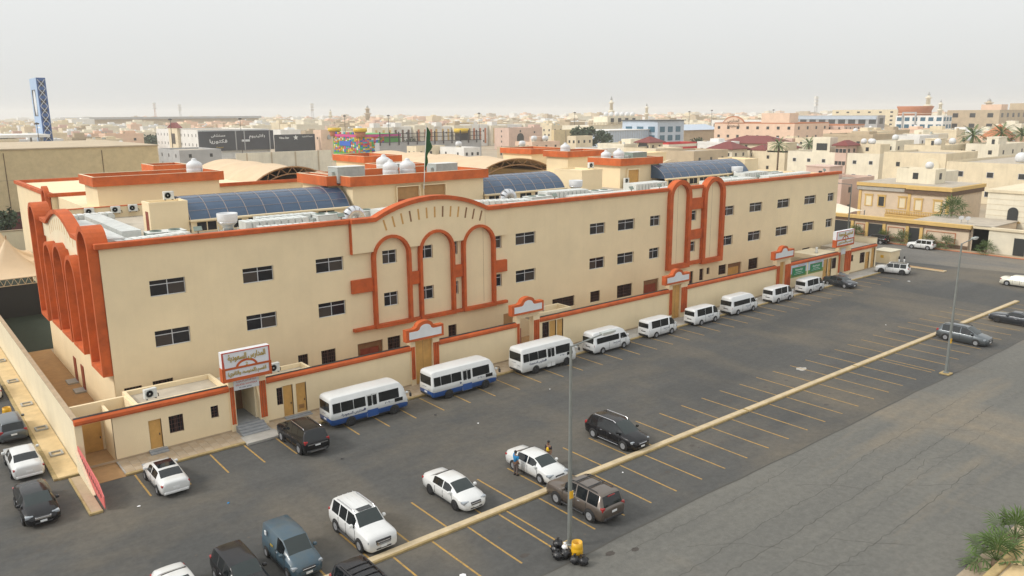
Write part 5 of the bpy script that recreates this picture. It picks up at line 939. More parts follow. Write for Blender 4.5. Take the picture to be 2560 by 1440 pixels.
# ---- minibuses
def bus(x, y, lab, blue):
    def ex(t, L, h, H):
        for s in (1, -1):
            ys = s * (h + .003); yb = s * (h - .06)
            # tapered glazing band: windows as plates following the tumblehome
            def pl(a, b, z0, z1, nm='side_window', m='car_glass', off=.006):
                def yy(z): f = max(0, (z - .53 * H) / (.95 * H - .53 * H)); return s * (h * (1 - .13 * f) + off)
                MB().add([(a, yy(z0), z0), (b, yy(z0), z0), (b, yy(z1), z1), (a, yy(z1), z1), (a, yy(z0) - s * .03, z0), (b, yy(z0) - s * .03, z0), (b, yy(z1) - s * .03, z1), (a, yy(z1) - s * .03, z1)], [(0, 1, 2, 3), (7, 6, 5, 4), (0, 4, 5, 1), (1, 5, 6, 2), (2, 6, 7, 3), (3, 7, 4, 0)]).build(nm, m, t)
            for a, b in ((-3.28, -2.62), (-2.56, -1.52), (-1.46, -.44)): pl(a, b, 1.36, 2.12)
            if s < 0:
                pl(-.34, .66, .34, 2.2, 'door', 'bus_white' if not blue else 'bus_white', .008)
                for a, b in ((-.24, .10), (.22, .56)): pl(a, b, 1.28, 2.08, 'door_window', 'car_glass', .016)
                if blue: pl(-.33, .65, .35, .93, 'door_kick', 'bus_blue', .012)
                pl(.145, .165, .36, 2.18, 'door_gap', 'plastic', .018)
            else: pl(-.38, .64, 1.36, 2.12)
            pl(.78, 2.62, 1.36, 2.14); pl(2.2, 2.95, 1.02, 1.32, 'quarter_window')
            MB().path([(3.35, s * (h - .05), 1.75), (3.5, s * (h + .28), 1.8), (3.52, s * (h + .3), 1.45)], .025, 6).build('mirror_arm', 'plastic', t); MB().bbox(3.45, 3.58, *sorted((s * (h + .2), s * (h + .42))), 1.3, 1.62, .03).build('mirror', 'plastic', t)
        MB().bbox(-L / 2 - .018, -L / 2 + .05, -h * .80, h * .80, 1.42, 2.22, .03).build('rear_window', 'car_glass', t); MB().box(-L / 2 - .03, -L / 2 - .019, .1, .13, 1.45, 1.9).build('wiper', 'plastic', t)
        lettering(arabic('المدارس السعودية'), 'navy', t, (-1.55, -h - .012, 1.08), 2.1, height=.30) if not blue or x < 30 else None
        lettering('٢٠٩٠٠٠٠', 'navy', t, (1.75, -h - .012, 1.16), .95, height=.15)
        MB().lathe([(.001, -h - .011), (.09, -h - .011), (.09, -h - .004)], (-.55, 0, 1.12), 12, 'y').build('emblem', 'navy', t)
        lettering(arabic('المدارس'), 'navy', t, (-L / 2 - .02, .2, 1.2), .6, rot=(pi / 2, 0, -pi / 2), height=.12); lettering('١٢٣٤', 'ink', t, (-L / 2 - .02, -.55, 1.0), .35, rot=(pi / 2, 0, -pi / 2), height=.1)
    return vehicle('minibus', 'bus', 6.99, 2.06, 2.62, 3.95, .38, x, y, 0, lab, 'minibus', 'bus_white', .32, rim='rim_dark', group='school minibuses along the wall', split=.95 if blue else None, lower='bus_blue' if blue else None, extra=ex, front_off=.18)
bus(28.75, 54.4, 'blue and white minibus nearest the main gate with Arabic lettering on its side', True); bus(38.2, 54.5, 'blue and white minibus second from the main gate without side lettering', True); bus(48.25, 54.65, 'all white minibus in front of the open gate', False)
# ---- vans
def van(x, y, lab, high):
    def ex(t, L, h, H):
        zb = (.50 if high else .57) * H
        if high:
            for s in (1, -1):
                def pl(a, b, z0, z1, a2=None, b2=None, nm='side_window'):
                    f = lambda z: s * (h * (1 - .12 * max(0, (z - zb) / (.9 * H - zb))) + .005); a2 = a if a2 is None else a2; b2 = b if b2 is None else b2
                    MB().add([(a, f(z0), z0), (b, f(z0), z0), (b2, f(z1), z1), (a2, f(z1), z1), (a, f(z0) - s * .03, z0), (b, f(z0) - s * .03, z0), (b2, f(z1) - s * .03, z1), (a2, f(z1) - s * .03, z1)], [(0, 1, 2, 3), (7, 6, 5, 4), (0, 4, 5, 1), (1, 5, 6, 2), (2, 6, 7, 3), (3, 7, 4, 0)]).build(nm, 'car_glass', t)
                pl(-.42 * L, -.12 * L, zb + .02, zb + .58); pl(-.115 * L, .17 * L, zb + .02, zb + .58); pl(.22 * L, .40 * L, zb + .02, zb + .56, .22 * L, .33 * L, 'door_window')
        MB().bbox(-L / 2 - .016, -L / 2 + .05, -h * .82, h * .82, zb + .05, zb + (.60 if not high else .66), .03).build('rear_window', 'car_glass', t)
        lettering(arabic('المدارس السعودية'), 'navy', t, (.10 * L, -h - .008, .88), 1.0, height=.2); lettering('٢٠٩٠٠٠٠', 'navy', t, (.10 * L, -h - .008, .68), .5, height=.09)
        lettering(arabic('المدارس'), 'navy', t, (-L / 2 - .03, .35, zb - .16), .5, rot=(pi / 2, 0, -pi / 2), height=.1); MB().box(-L / 2 - .03, -L / 2 - .005, -.3, .3, zb - .36, zb - .28).build('plate_trim', 'plastic', t)
        MB().bbox(L / 2 - .12, L / 2 + .05, -h * .96, h * .96, .28, .5, .04).build('front_bumper', 'plastic', t)
    L, H = (5.38, 2.28) if high else (4.72, 1.98)
    return vehicle('school_van', 'highvan' if high else 'van', L, 1.88 if high else 1.72, H, 3.11 if high else 2.57, .33, x, y, 0, lab, 'van', 'van_white', .2, group='white school vans along the wall', extra=ex, front_off=.08)
van(57.2, 54.85, 'high roofed white van right behind the all white minibus', True); van(65.5, 55.05, 'low white van second in the row after the minibuses', False); van(73.4, 55.1, 'low white van third in the row in front of a yellow gate', False); van(80.9, 55.3, 'high roofed white van fourth in the row', True); van(89.6, 55.45, 'low white van fifth in the row', False); van(97.45, 55.6, 'low white van below the green banners at the end of the row', False)
# ================================================================ people
def skinned(name, joints, edges, m, parent, sub=2):
    me = bpy.data.meshes.new(name); me.from_pydata([j[:3] for j in joints], edges, []); o = bpy.data.objects.new(name, me); C.objects.link(o)
    sk = o.modifiers.new('s', 'SKIN'); sk.use_smooth_shade = True
    for v, j in zip(me.skin_vertices[0].data, joints): v.radius = (j[3], j[3] if len(j) < 5 else j[4])
    me.skin_vertices[0].data[0].use_root = True
    ss = o.modifiers.new('u', 'SUBSURF'); ss.levels = sub; ss.render_levels = sub
    bpy.context.view_layer.update(); out = bpy.data.meshes.new_from_object(o.evaluated_get(bpy.context.evaluated_depsgraph_get())); bpy.data.objects.remove(o); bpy.data.meshes.remove(me)
    out.polygons.foreach_set('use_smooth', [True] * len(out.polygons)); out.materials.clear(); return link(name, out, m, parent)
def person(x, y, rz, lab, shirt, trousers, arm_l, arm_r, vest=None):
    """faces +X locally; arm_* = shoulder, elbow, wrist, fingertips"""
    t = thing('person', lab, 'person', (x, y, 0), rz)
    J = [(0, 0, .96, .13, .16), (.01, 0, 1.2, .115, .15), (.0, 0, 1.40, .10, .17), (.0, 0, 1.50, .055), (.02, 0, 1.58, .06), (.02, 0, 1.66, .095, .085), (.02, 0, 1.75, .075), (0, .1, .90, .09), (.02, .11, .50, .062), (0, .12, .10, .045), (.14, .13, .045, .04), (0, -.1, .90, .09), (.03, -.11, .50, .062), (-.02, -.12, .10, .045), (.12, -.13, .045, .04)]
    E = [(0, 1), (1, 2), (2, 3), (3, 4), (4, 5), (5, 6), (0, 7), (7, 8), (8, 9), (9, 10), (0, 11), (11, 12), (12, 13), (13, 14)]; J2 = list(J); E2 = list(E)
    for arm in (arm_l, arm_r):
        k = len(J2); J2 += [(*arm[0], .06), (*arm[1], .045), (*arm[2], .034), (*arm[3], .03)]; E2 += [(2, k), (k, k + 1), (k + 1, k + 2), (k + 2, k + 3)]
    b = skinned('body', J2, E2, 'skin', t)
    for arm in (arm_l, arm_r):
        w, f = Vector(arm[2]), Vector(arm[3]); d = (f - w).normalized(); s_ = d.orthogonal().normalized()
        for q in range(4): MB().tube(f + s_ * (.025 * (q - 1.5)), f + s_ * (.03 * (q - 1.5)) + d * (.06 + .012 * (q in (1, 2))), .011, 6, .008).build('finger', 'skin', b)
        MB().tube(w + s_ * .02, w + s_ * .055 + d * .06, .012, 6, .009).build('thumb', 'skin', b)
    g = .018; T = [(0, 0, .95, .15, .18), (.01, 0, 1.2, .138, .175), (0, 0, 1.41, .125, .19), (0, 0, 1.46, .08, .09)]; Et = [(0, 1), (1, 2), (2, 3)]
    for arm in (arm_l, arm_r):
        k = len(T); a, e = Vector(arm[0]), Vector(arm[1]); T += [(*a, .082), (*(a + (e - a) * .75), .066)]; Et += [(2, k), (k, k + 1)]
    skinned('shirt', T, Et, shirt, t)
    skinned('trousers', [(0, 0, .99, .145, .175), (0, .1, .88, .112), (.02, .11, .50, .082), (0, .12, .12, .07), (0, -.1, .88, .112), (.03, -.11, .50, .082), (-.02, -.12, .12, .07)], [(0, 1), (1, 2), (2, 3), (0, 4), (4, 5), (5, 6)], trousers, t)
    MB().lathe([(.098, .0), (.105, .05), (.09, .1), (.05, .135), (.001, .14)], (-.005, 0, 1.68), 14).build('hair', 'hair', t)
    MB().lathe([(.001, .115), (.014, .11), (.018, .08)], (.02, 0, 1.665), 8, 'x').build('nose', 'skin', b)
    for s in (1, -1): MB().lathe([(.001, .098), (.012, .092)], (.02, s * .035, 1.69), 8, 'x').build('eye', 'hair', b); MB().bbox(.0, .04, s * .085 - .008, s * .085 + .012, 1.63, 1.69, .004).build('ear', 'skin', b)
    MB().box(.108, .114, -.025, .025, 1.605, 1.615).build('mouth', 'red_door', b)
    for s in (1, -1): MB().bbox(-.07, .2, s * .125 - .05, s * .125 + .05, 0, .1, .025).build('shoe', 'plastic', t)
    if vest: skinned('vest', [(0, 0, .98, .165, .195), (.01, 0, 1.2, .152, .188), (0, 0, 1.40, .138, .172)], [(0, 1), (1, 2)], vest, t)
    return t
person(31.35, 38.3, 0.1, 'man in a blue polo shirt leaning an arm on the white sedan roof', 'shirt_blue', 'trousers_grey', ((0.02, .2, 1.42), (.28, .27, 1.55), (.5, .24, 1.56), (.58, .22, 1.53)), ((.0, -.2, 1.40), (-.06, -.27, 1.12), (.1, -.22, .92), (.16, -.2, .85)))
person(34.15, 38.1, pi + .2, 'person in a yellow vest over a dark shirt behind the white sedan', 'shirt_dark', 'trousers_grey', ((.0, .2, 1.40), (.0, .27, 1.12), (.06, .24, .9), (.08, .24, .82)), ((.0, -.2, 1.40), (.02, -.27, 1.12), (.1, -.24, .92), (.14, -.23, .85)), 'vest_yellow')
# ================================================================ neighbourhood
mat('h_cream', (0.74, 0.64, 0.46), .9, var=.12, scale=.3, streak=.2); mat('h_pale', (0.77, 0.71, 0.57), .9, var=.12, scale=.3, streak=.2); mat('h_tan', (0.52, 0.42, 0.29), .9, var=.14, scale=.3); mat('h_pink', (0.64, 0.47, 0.39), .9, var=.1, scale=.3, streak=.15); mat('h_white', (0.78, 0.77, 0.74), .9, var=.1, scale=.3, streak=.2); mat('h_grey', (0.42, 0.42, 0.42), .9, var=.12, scale=.3); mat('h_peach', (0.76, 0.55, 0.41), .9, var=.1, scale=.3)
mat('h_sand', (0.66, 0.53, 0.31), .95, var=.12, scale=.8, bump=.5, bscale=6); mat('maroon', (0.17, 0.055, 0.055), .85, var=.15, scale=1); mat('villa_wall', (0.66, 0.535, 0.40), .9, var=.1, scale=.6); mat('villa_gold', (0.64, 0.43, 0.15), .75, var=.1, scale=1); mat('villa_brown', (0.15, 0.095, 0.06), .85, var=.2, scale=2); mat('villa_blind', (0.74, 0.66, 0.48), .7); mat('red_roof', (0.20, 0.045, 0.04), .8, var=.2, scale=2); mat('terracotta', (0.50, 0.19, 0.09), .8, var=.1, scale=1)
mat('blue_glass', (0.03, 0.12, 0.19), .15, spec=.6); mat('panel_blue', (0.47, 0.54, 0.63), .5, var=.08, scale=.5); mat('win_dark', (0.035, 0.038, 0.04), .3); mat('tower_blue', (0.03, 0.10, 0.30), .5); mat('tower_light', (0.33, 0.46, 0.66), .5); mat('billboard', (0.028, 0.03, 0.038), .6, var=.3, scale=.1, col2=(0.05, 0.055, 0.07)); mat('fence_dark', (0.05, 0.042, 0.042), .7); mat('roof_dust', (0.48, 0.42, 0.34), .95, var=.2, scale=.5)
def far_windows(par, x0, y0, w, d, zb, zt_, m='win_dark', nx=3, ny=4, ww=1.1, wh=1.3, st=None, frame=False):
    st = st or max(1, int((zt_ - zb) / 3.4)); fh = (zt_ - zb) / st
    for k in range(st):
        z = zb + fh * k + fh * .38
        for i in range(ny): c = y0 + d * (i + .5) / ny; o = MB().box(x0 - .05, x0 + .02, c - ww / 2, c + ww / 2, z, z + wh).build('window', m, par); (MB().ring([(c - ww / 2 - .08, z - .08), (c + ww / 2 + .08, z - .08), (c + ww / 2 + .08, z + wh + .08), (c - ww / 2 - .08, z + wh + .08)], [(c - ww / 2, z), (c + ww / 2, z), (c + ww / 2, z + wh), (c - ww / 2, z + wh)], 'x', x0 - .1, x0 - .0).build('frame', 'aluminium', o) if frame else None)
        for i in range(nx): c = x0 + w * (i + .5) / nx; MB().box(c - ww / 2, c + ww / 2, y0 - .05, y0 + .02, z, z + wh).build('window', m, par)
def house(name, x0, y0, w, d, zt_, m, lab, cat='house', nx=3, ny=3, win=True, zb=0.0, room=None, pm=None, group=None, ww=1.1, wh=1.3, wm='win_dark', frame=False, st=None, ph=.7):
    t = thing(name, lab, cat, (0, 0, 0), 0, group)
    b = MB().box(x0, x0 + w, y0, y0 + d, zb, zt_ - ph).build('wall', m, t)
    MB().ring([(x0, y0), (x0 + w, y0), (x0 + w, y0 + d), (x0, y0 + d)], [(x0 + .25, y0 + .25), (x0 + w - .25, y0 + .25), (x0 + w - .25, y0 + d - .25), (x0 + .25, y0 + d - .25)], 'z', zt_ - ph, zt_).build('parapet', pm or m, t); MB().box(x0 + .26, x0 + w - .26, y0 + .26, y0 + d - .26, zt_ - ph, zt_ - ph + .06).build('roof', 'roof_dust', t)
    if room:
        a, c, rw, rd, rh = room; r = MB().box(x0 + a, x0 + a + rw, y0 + c, y0 + c + rd, zt_ - ph + .06, zt_ + rh).build('roof_room', m, t); MB().box(x0 + a - .15, x0 + a + rw + .15, y0 + c - .15, y0 + c + rd + .15, zt_ + rh, zt_ + rh + .25).build('slab', pm or m, r); MB().box(x0 + a - .04, x0 + a + .0, y0 + c + rd * .3, y0 + c + rd * .3 + .9, zt_ - ph + .1, zt_ - ph + 2.0).build('door', 'win_dark', r)
    if win: far_windows(t, x0, y0, w, d, max(zb, 0), zt_ - ph, wm, nx, ny, ww, wh, st, frame)
    return t
def round_tank(x, y, z, r, lab, horiz=True):
    t = thing('water_tank', lab, 'water tank', (x, y, z), 0, 'white tanks on neighbouring roofs')
    if horiz:
        MB().lathe([(.001, -1.3 * r), (.6 * r, -1.2 * r), (.98 * r, -.8 * r), (1.0 * r, -.3 * r), (.96 * r, -.25 * r), (1.0 * r, -.2 * r), (1.0 * r, .3 * r), (.96 * r, .35 * r), (1.0 * r, .4 * r), (.98 * r, .8 * r), (.6 * r, 1.2 * r), (.001, 1.3 * r)], (0, 0, r * 1.25), 16, 'x').build('body', 'tank_white', t)
        for s in (-.6, .6): MB().box(s * r - .1, s * r + .1, -.8 * r, .8 * r, 0, .6 * r).build('cradle', 'h_pale', t)
    else:
        MB().lathe([(.75 * r, .15 * r), (.97 * r, .5 * r), (1.0 * r, .95 * r), (.9 * r, 1.4 * r), (.55 * r, 1.75 * r), (.2 * r, 1.85 * r), (.001, 1.86 * r)], n=16).build('body', 'tank_white', t); MB().lathe([(.7 * r, 0), (.7 * r, .2 * r)], n=12).build('plinth', 'h_pale', t)
# ---- left background
sw = thing('windowless_hall', 'huge sand coloured windowless wall of a hall behind the school at the left', 'building'); MB().box(-40, 51.5, 188.5, 240, 0, 17.6).build('wall', 'h_sand', sw); MB().box(-40.2, 51.7, 188.3, 240.2, 17.6, 17.85).build('coping', 'h_tan', sw)
for x in (22, 40): MB().box(x, x + .12, 188.42, 188.49, 4, 17).build('joint', 'villa_brown', sw)
for i in range(9): MB().box(-40 + i * 10, -30.15 + i * 10, 188.44, 188.49, 11.5, 11.6).build('joint', 'h_tan', sw)
mw = thing('maroon_wall', 'dark maroon boundary wall in front of the sand coloured hall', 'wall'); MB().box(-40, 40, 176, 176.3, 0, 6.2).build('panel', 'maroon', mw); MB().box(-40, 40, 175.9, 176.4, 6.2, 6.4).build('coping', 'villa_brown', mw)
cw = thing('cream_wall', 'cream yard wall beyond the shade tents at the left', 'wall'); MB().box(-20, 32, 158, 158.3, 0, 5.0).build('panel', 'cream_pale', cw); MB().box(-20, 32, 157.9, 158.4, 5.0, 5.15).build('coping', 'tile', cw)
tw = thing('sign_tower', 'tall blue lattice sided pylon sign with a white oval at the left skyline', 'sign tower', (66.6, 424.8, 0))
MB().box(0, 3.7, 0, 17.4, 0, 41.7).build('core', 'tower_blue', tw); MB().box(-.1, -.002, .0, 17.4, 11, 41.7).build('sign_face', 'tower_light', tw)
rec = MB().box(-.14, -.102, 5.5, 14.5, 24.5, 36.5).build('oval_field', 'ink', tw); MB().lathe([(.001, -.18), (1, -.18), (1, -.141)], n=28, axis='x').build('oval', 'white_panel', tw, loc=(0, 8.6, 30.5), scale=(1, 3.0, 5.8))
for z in (20.5, 19.0): MB().box(-.13, -.102, 5, 13, z, z + .7).build('text_bar', 'white_panel', tw)
for k in range(8):
    z0 = 9 + k * 4.0
    for p, q in (((.35, z0), (3.35, z0 + 4)), ((3.35, z0), (.35, z0 + 4))): MB().tube((p[0], -.2, p[1]), (q[0], -.2, q[1]), .13, 6).build('brace', 'white_panel', tw)
    MB().prism([(1.85, z0 + .5), (3.1, z0 + 2), (1.85, z0 + 3.5), (.6, z0 + 2)], 'y', -.12, -.004).build('dark_panel', 'ink', tw)
for x in (.2, 3.5): MB().box(x - .18, x + .18, -.3, -.01, 8, 41.7).build('corner_post', 'tower_blue', tw)
ho = house('hospital', 146.8, 457.0, 41.3, 79, 16.4, 'h_white', 'white hospital block with a portico and a dark billboard on its side', 'hospital', nx=0, ny=12, wh=1.6, st=3)
MB().box(145.2, 146.75, 488, 505, 0, 17.2).build('portico', 'h_cream', ho); MB().prism([(486, 17.2), (507, 17.2), (496.5, 20.4)], 'x', 144.9, 148).build('pediment', 'red_roof', ho); MB().box(145.1, 145.19, 493, 500, 8, 14).build('arched_glazing', 'win_dark', ho)
bb = thing('billboard', 'long dark billboard with white Arabic lettering on the hospital side', 'billboard'); MB().box(146.9, 190, 455.6, 456.9, 4.6, 15.6).build('panel', 'billboard', bb)
lettering(arabic('مستشفى'), 'white_paint', bb, (157.5, 455.5, 13.0), 8, height=1.9); lettering(arabic('فكتوريا'), 'white_paint', bb, (157.5, 455.5, 9.8), 10, height=2.6); lettering(arabic('نجمة'), 'gold', bb, (158, 455.5, 6.6), 4, height=1.0); lettering(arabic('بلاتينيوم'), 'white_paint', bb, (180, 455.5, 12.2), 9.5, height=2.6)
for x in (167.5, 172.5, 187.5): MB().box(x - .25, x + .25, 455.2, 455.55, 4.6, 15.4).build('stay', 'h_grey', bb)
MB().box(170.5, 175.5, 455.3, 455.55, 9.4, 10.6).build('light_box', 'white_panel', bb)
b2_ = thing('billboard', 'shorter black billboard with a star between the hospital and the toy coloured block', 'billboard'); MB().box(181.4, 205.8, 433.6, 434.4, 4.0, 13.4).build('panel', 'billboard', b2_)
lettering('Vibes Star', 'white_paint', b2_, (187, 433.5, 11.6), 6, height=1.2); lettering(arabic('نجمة الترفيه'), 'white_paint', b2_, (201, 433.5, 12.0), 6.5, height=1.0)
MB().add([(194 + (1.6 if i % 2 == 0 else .7) * sin(pi * i / 5), 433.52, 11.6 + (1.6 if i % 2 == 0 else .7) * cos(pi * i / 5)) for i in range(10)], [tuple(range(10))]).build('star', 'white_paint', b2_)
kiosk = house('kiosk_tower', 208, 430, 9, 10, 15.5, 'h_peach', 'orange tan block with a round grey sign beside the black billboard', 'building', nx=1, ny=1, st=2); MB().lathe([(1.3, -.3), (1.3, 0), (.001, -.3)], (213, 429.8, 11.5), 16, 'y').build('round_sign', 'h_grey', kiosk)
# toy-block coloured building
for nm, c in (('t_red', (.55, .03, .03)), ('t_yel', (.72, .47, .02)), ('t_blu', (.02, .12, .55)), ('t_grn', (.08, .38, .05)), ('t_pnk', (.62, .06, .27)), ('t_ora', (.70, .22, .02)), ('t_cyn', (.05, .38, .45)), ('t_wht', (.7, .7, .66))): mat(nm, c, .5)
TC = ['t_red', 't_yel', 't_blu', 't_grn', 't_pnk', 't_ora', 't_cyn', 't_wht']
ty = thing('toy_block_hall', 'hall clad in bright multicoloured blocks with yellow battlement turrets', 'building'); MB().box(195.4, 219, 360.6, 390, 0, 14.4).build('core', 't_grn', ty)
tb = MB().box(0, .18, 0, 1.2, 0, .78).mesh('block'); tb2 = MB().box(0, 1.2, 0, .18, 0, .78).mesh('block'); TBm = {}
for k in range(150):
    c = rnd.choice(TC); i, j = k % 15, k // 15; key = (c, 0)
    if key not in TBm: TBm[key] = tb.copy()
    if 5 <= i <= 11 and 4 <= j <= 6: continue
    link('block', TBm[key], c, ty, loc=(195.2, 361 + 1.9 * i, 5.0 + .8 * j))
for k in range(110):
    c = rnd.choice(TC); i, j = k % 11, k // 11; key = (c, 1)
    if key not in TBm: TBm[key] = tb2.copy()
    link('block', TBm[key], c, ty, loc=(195.6 + 1.25 * i, 360.4, 5.0 + .8 * j))
MB().box(195.0, 195.19, 370, 382, 8.4, 10.8).build('blue_sign', 't_blu', ty); MB().box(194.9, 195.39, 360.6, 390, 13.0, 14.2).build('pink_band', 't_pnk', ty); MB().box(195.4, 219, 360.1, 360.38, 13.0, 14.2).build('pink_band', 't_pnk', ty); MB().box(195.4, 219, 360.2, 360.38, 0, 4.9).build('green_wall', 't_grn', ty)
for i in range(12): MB().box(195.0, 195.9, 362 + i * 2.3, 363.3 + i * 2.3, 14.42, 15.3).build('crenel', TC[i % 8], ty)
for x, y in ((196, 361), (196, 389)):
    MB().lathe([(2.4, 13), (2.6, 14.5), (2.8, 15.6)], (x, y, 0), 12).build('turret_base', 'terracotta', ty); MB().lathe([(3.4, 15.6), (3.5, 17.4), (3.3, 17.4), (3.2, 16.4), (.001, 16.3)], (x, y, 0), 16).build('turret_crown', 't_yel', ty)
fw_ = thing('rooftop_fence', 'dark slatted fence along a grey wall behind the flag', 'fence'); MB().box(199, 262, 347.6, 352, 0, 10.2).build('wall', 'h_grey', fw_)
for i in range(12): MB().box(199 + i * 5.4, 199.5 + i * 5.4, 347.0, 347.4, 9, 15.6).build('post', 'fence_dark', fw_)
for i in range(84): MB().box(200 + i * .74, 200.14 + i * .74, 347.2, 347.3, 10.3, 14.4).build('slat', 'fence_dark', fw_)
for z in (10.3, 12.6, 14.5): MB().box(199, 262, 347.25, 347.36, z, z + .3).build('rail', 'fence_dark', fw_)
yt = thing('yellow_turret', 'yellow block turret above the dark fence end', 'turret', (252, 352, 0)); MB().box(-2.5, 2.5, -2.5, 2.5, 0, 14.0).build('shaft', 'fence_dark', yt); MB().lathe([(4.0, 14), (4.2, 16.4), (3.8, 16.4), (3.7, 15.2), (.001, 15.1)], n=8).build('crown', 't_yel', yt)
# ---- row of modern white buildings with bronze fins
for k in range(9):
    x = 274 + k * 17.2
    t = house('compound_block', x, 488 + (k % 2) * 3, 16.4, 14, 15.2 + (k % 3) * .5, 'h_white' if k % 2 else 'h_pale', ['first', 'second', 'third', 'fourth', 'fifth', 'sixth', 'seventh', 'eighth', 'ninth'][k] + ' from the left of the pale compound blocks with brown fins', 'building', nx=2, ny=1, st=2)
    for q in (.2, .55, .85): MB().box(x + 16.4 * q - .7, x + 16.4 * q + .7, 487.5 + (k % 2) * 3, 487.95 + (k % 2) * 3, 2, 13.4).build('fin', ('villa_gold', 'villa_brown', 'terracotta')[k % 3], t)
    if k in (0, 1, 3, 6): MB().box(x + 2, x + 7, 489, 495, 15.2, 18.2).build('stair_tower', 'h_white', t)
pr = house('pointed_arch_block', 340, 420, 20, 16, 14.5, 'h_pink', 'pinkish block with a stepped arch opening in the middle distance', 'building', nx=1, ny=1); MB().prism(arch_pts(350, 6, 4, 11), 'y', 419.8, 419.96).build('arch', 'win_dark', pr)
tn = thing('tan_screen_wall', 'long tan panelled screen wall left of the blue glazed block', 'wall'); MB().box(322.5, 378, 355.6, 358, 0, 14.3).build('wall', 'h_sand', tn)
for i in range(6): MB().box(322.6 + i * 9.2, 322.9 + i * 9.2, 355.3, 355.58, 0, 14.3).build('pilaster', 'h_tan', tn)
# ---- blue glazed block
gb = thing('glazed_block', 'pale blue metal clad block with square blue windows', 'building'); MB().box(365, 389, 311.8, 340, 0, 19.2).build('tower', 'panel_blue', gb); MB().box(364, 390, 310.8, 341, 19.2, 19.7).build('roof_slab', 'win_dark', gb); MB().box(331, 365, 318, 342, 0, 14.0).build('wing', 'panel_blue', gb); MB().box(330, 365, 317.5, 342.5, 14.0, 14.4).build('wing_coping', 'h_white', gb)
for k in range(3):
    for i in range(3): MB().box(367 + i * 7.2, 371.2 + i * 7.2, 311.6, 311.78, 2.6 + k * 5, 5.8 + k * 5).build('window', 'blue_glass', gb)
    for i in range(3): MB().box(364.82, 364.98, 314 + i * 9, 319 + i * 9, 2.6 + k * 5, 5.8 + k * 5).build('window', 'blue_glass', gb)
for i in range(4): MB().box(333 + i * 8, 337.5 + i * 8, 317.8, 317.98, 2.8, 6.2).build('window', 'blue_glass', gb)
for i in range(17): MB().box(332 + i * 2, 332.1 + i * 2, 317.9, 317.99, 7, 14).build('panel_joint', 'h_grey', gb)
bs = thing('balustraded_hall', 'pale hall with a balustrade and a row of white tanks on its roof', 'building'); MB().box(365.6, 432, 369.8, 395, 0, 16.0).build('wall', 'h_pale', bs); MB().box(385, 418, 372, 385, 16, 21.6).build('roof_room', 'h_pale', bs); MB().box(365.4, 432.2, 369.5, 369.9, 16.0, 16.2).build('cornice', 'h_cream', bs); MB().box(365.4, 432.2, 369.5, 369.9, 17.7, 17.95).build('handrail', 'h_cream', bs)
for i in range(48): MB().box(366 + i * 1.38, 366.5 + i * 1.38, 369.55, 369.85, 16.2, 17.7).build('baluster', 'h_tan', bs)
for i in range(4): MB().box(388 + i * 7, 391 + i * 7, 371.9, 371.99, 17, 20.5).build('opening', 'win_dark', bs)
for i in range(6): round_tank(387.5 + i * 5.2, 376, 21.6, 1.6, ['first', 'second', 'third', 'fourth', 'fifth', 'last'][i] + ' of the six white roof tanks on the balustraded hall', False)
# ---- pink school with letters
ps = house('pink_school', 443.7, 271.1, 40, 59, 17.2, 'h_peach', 'peach coloured school with Arabic letters and a bowed orange parapet', 'building', nx=4, ny=8, ww=1.9, wh=1.8, st=3, pm='terracotta', ph=.7)
MB().prism([(307, 17.2)] + [(307 + 16 * i / 8, 17.2 + 3.6 * sin(pi * i / 8) ** .7) for i in range(1, 8)] + [(323, 17.2)], 'x', 443.2, 444.4).build('gable', 'h_peach', ps)
MB().ring([(307, 17.6)] + [(307 + 16 * i / 8, 17.8 + 3.6 * sin(pi * i / 8) ** .7) for i in range(1, 8)] + [(323, 17.6)], [(307, 17.2)] + [(307 + 16 * i / 8, 17.25 + 3.6 * sin(pi * i / 8) ** .7) for i in range(1, 8)] + [(323, 17.2)], 'x', 443.0, 444.6, closed=False).build('gable_band', 'terracotta', ps)
lettering(arabic('المدارس'), 'villa_brown', ps, (443.1, 315, 18.3), 9, rot=(pi / 2, 0, -pi / 2), height=2.4); lettering(arabic('السعودية'), 'villa_brown', ps, (443.1, 315, 15.2), 9, rot=(pi / 2, 0, -pi / 2), height=2.4)
MB().box(452, 462, 280, 300, 17, 23).build('roof_room', 'h_peach', ps)
house('pink_annex', 486, 262, 26, 46, 15.6, 'h_pink', 'long pink annex with small windows right of the peach school', 'building', nx=5, ny=7, pm='terracotta')
# ---- red roofed villas
def hip(x0, y0, w, d, z0, z1, wm, lab):
    t = thing('hip_roof_villa', lab, 'house'); MB().box(x0, x0 + w, y0, y0 + d, 0, z0).build('wall', wm, t); o = 1.0; r = min(w, d) / 2 * .95; A = [(x0 - o, y0 - o), (x0 + w + o, y0 - o), (x0 + w + o, y0 + d + o), (x0 - o, y0 + d + o)]
    R = [(x0 + w / 2, y0 + r), (x0 + w / 2, y0 + d - r)] if d > w else [(x0 + r, y0 + d / 2), (x0 + w - r, y0 + d / 2)]; vs = [(*p, z0) for p in A] + [(*p, z1) for p in R] + [(*p, z0 - .3) for p in A]
    fs = [(0, 1, 4), (1, 2, 5, 4), (2, 3, 5), (3, 0, 4, 5)] if d > w else [(0, 1, 5, 4), (1, 2, 5), (2, 3, 4, 5), (3, 0, 4)]
    MB().add(vs, fs + [(0, 6, 7, 1), (1, 7, 8, 2), (2, 8, 9, 3), (3, 9, 6, 0), (9, 8, 7, 6)]).build('roof', 'red_roof', t)
    far_windows(t, x0, y0, w, d, 0, z0, nx=2, ny=3); return t
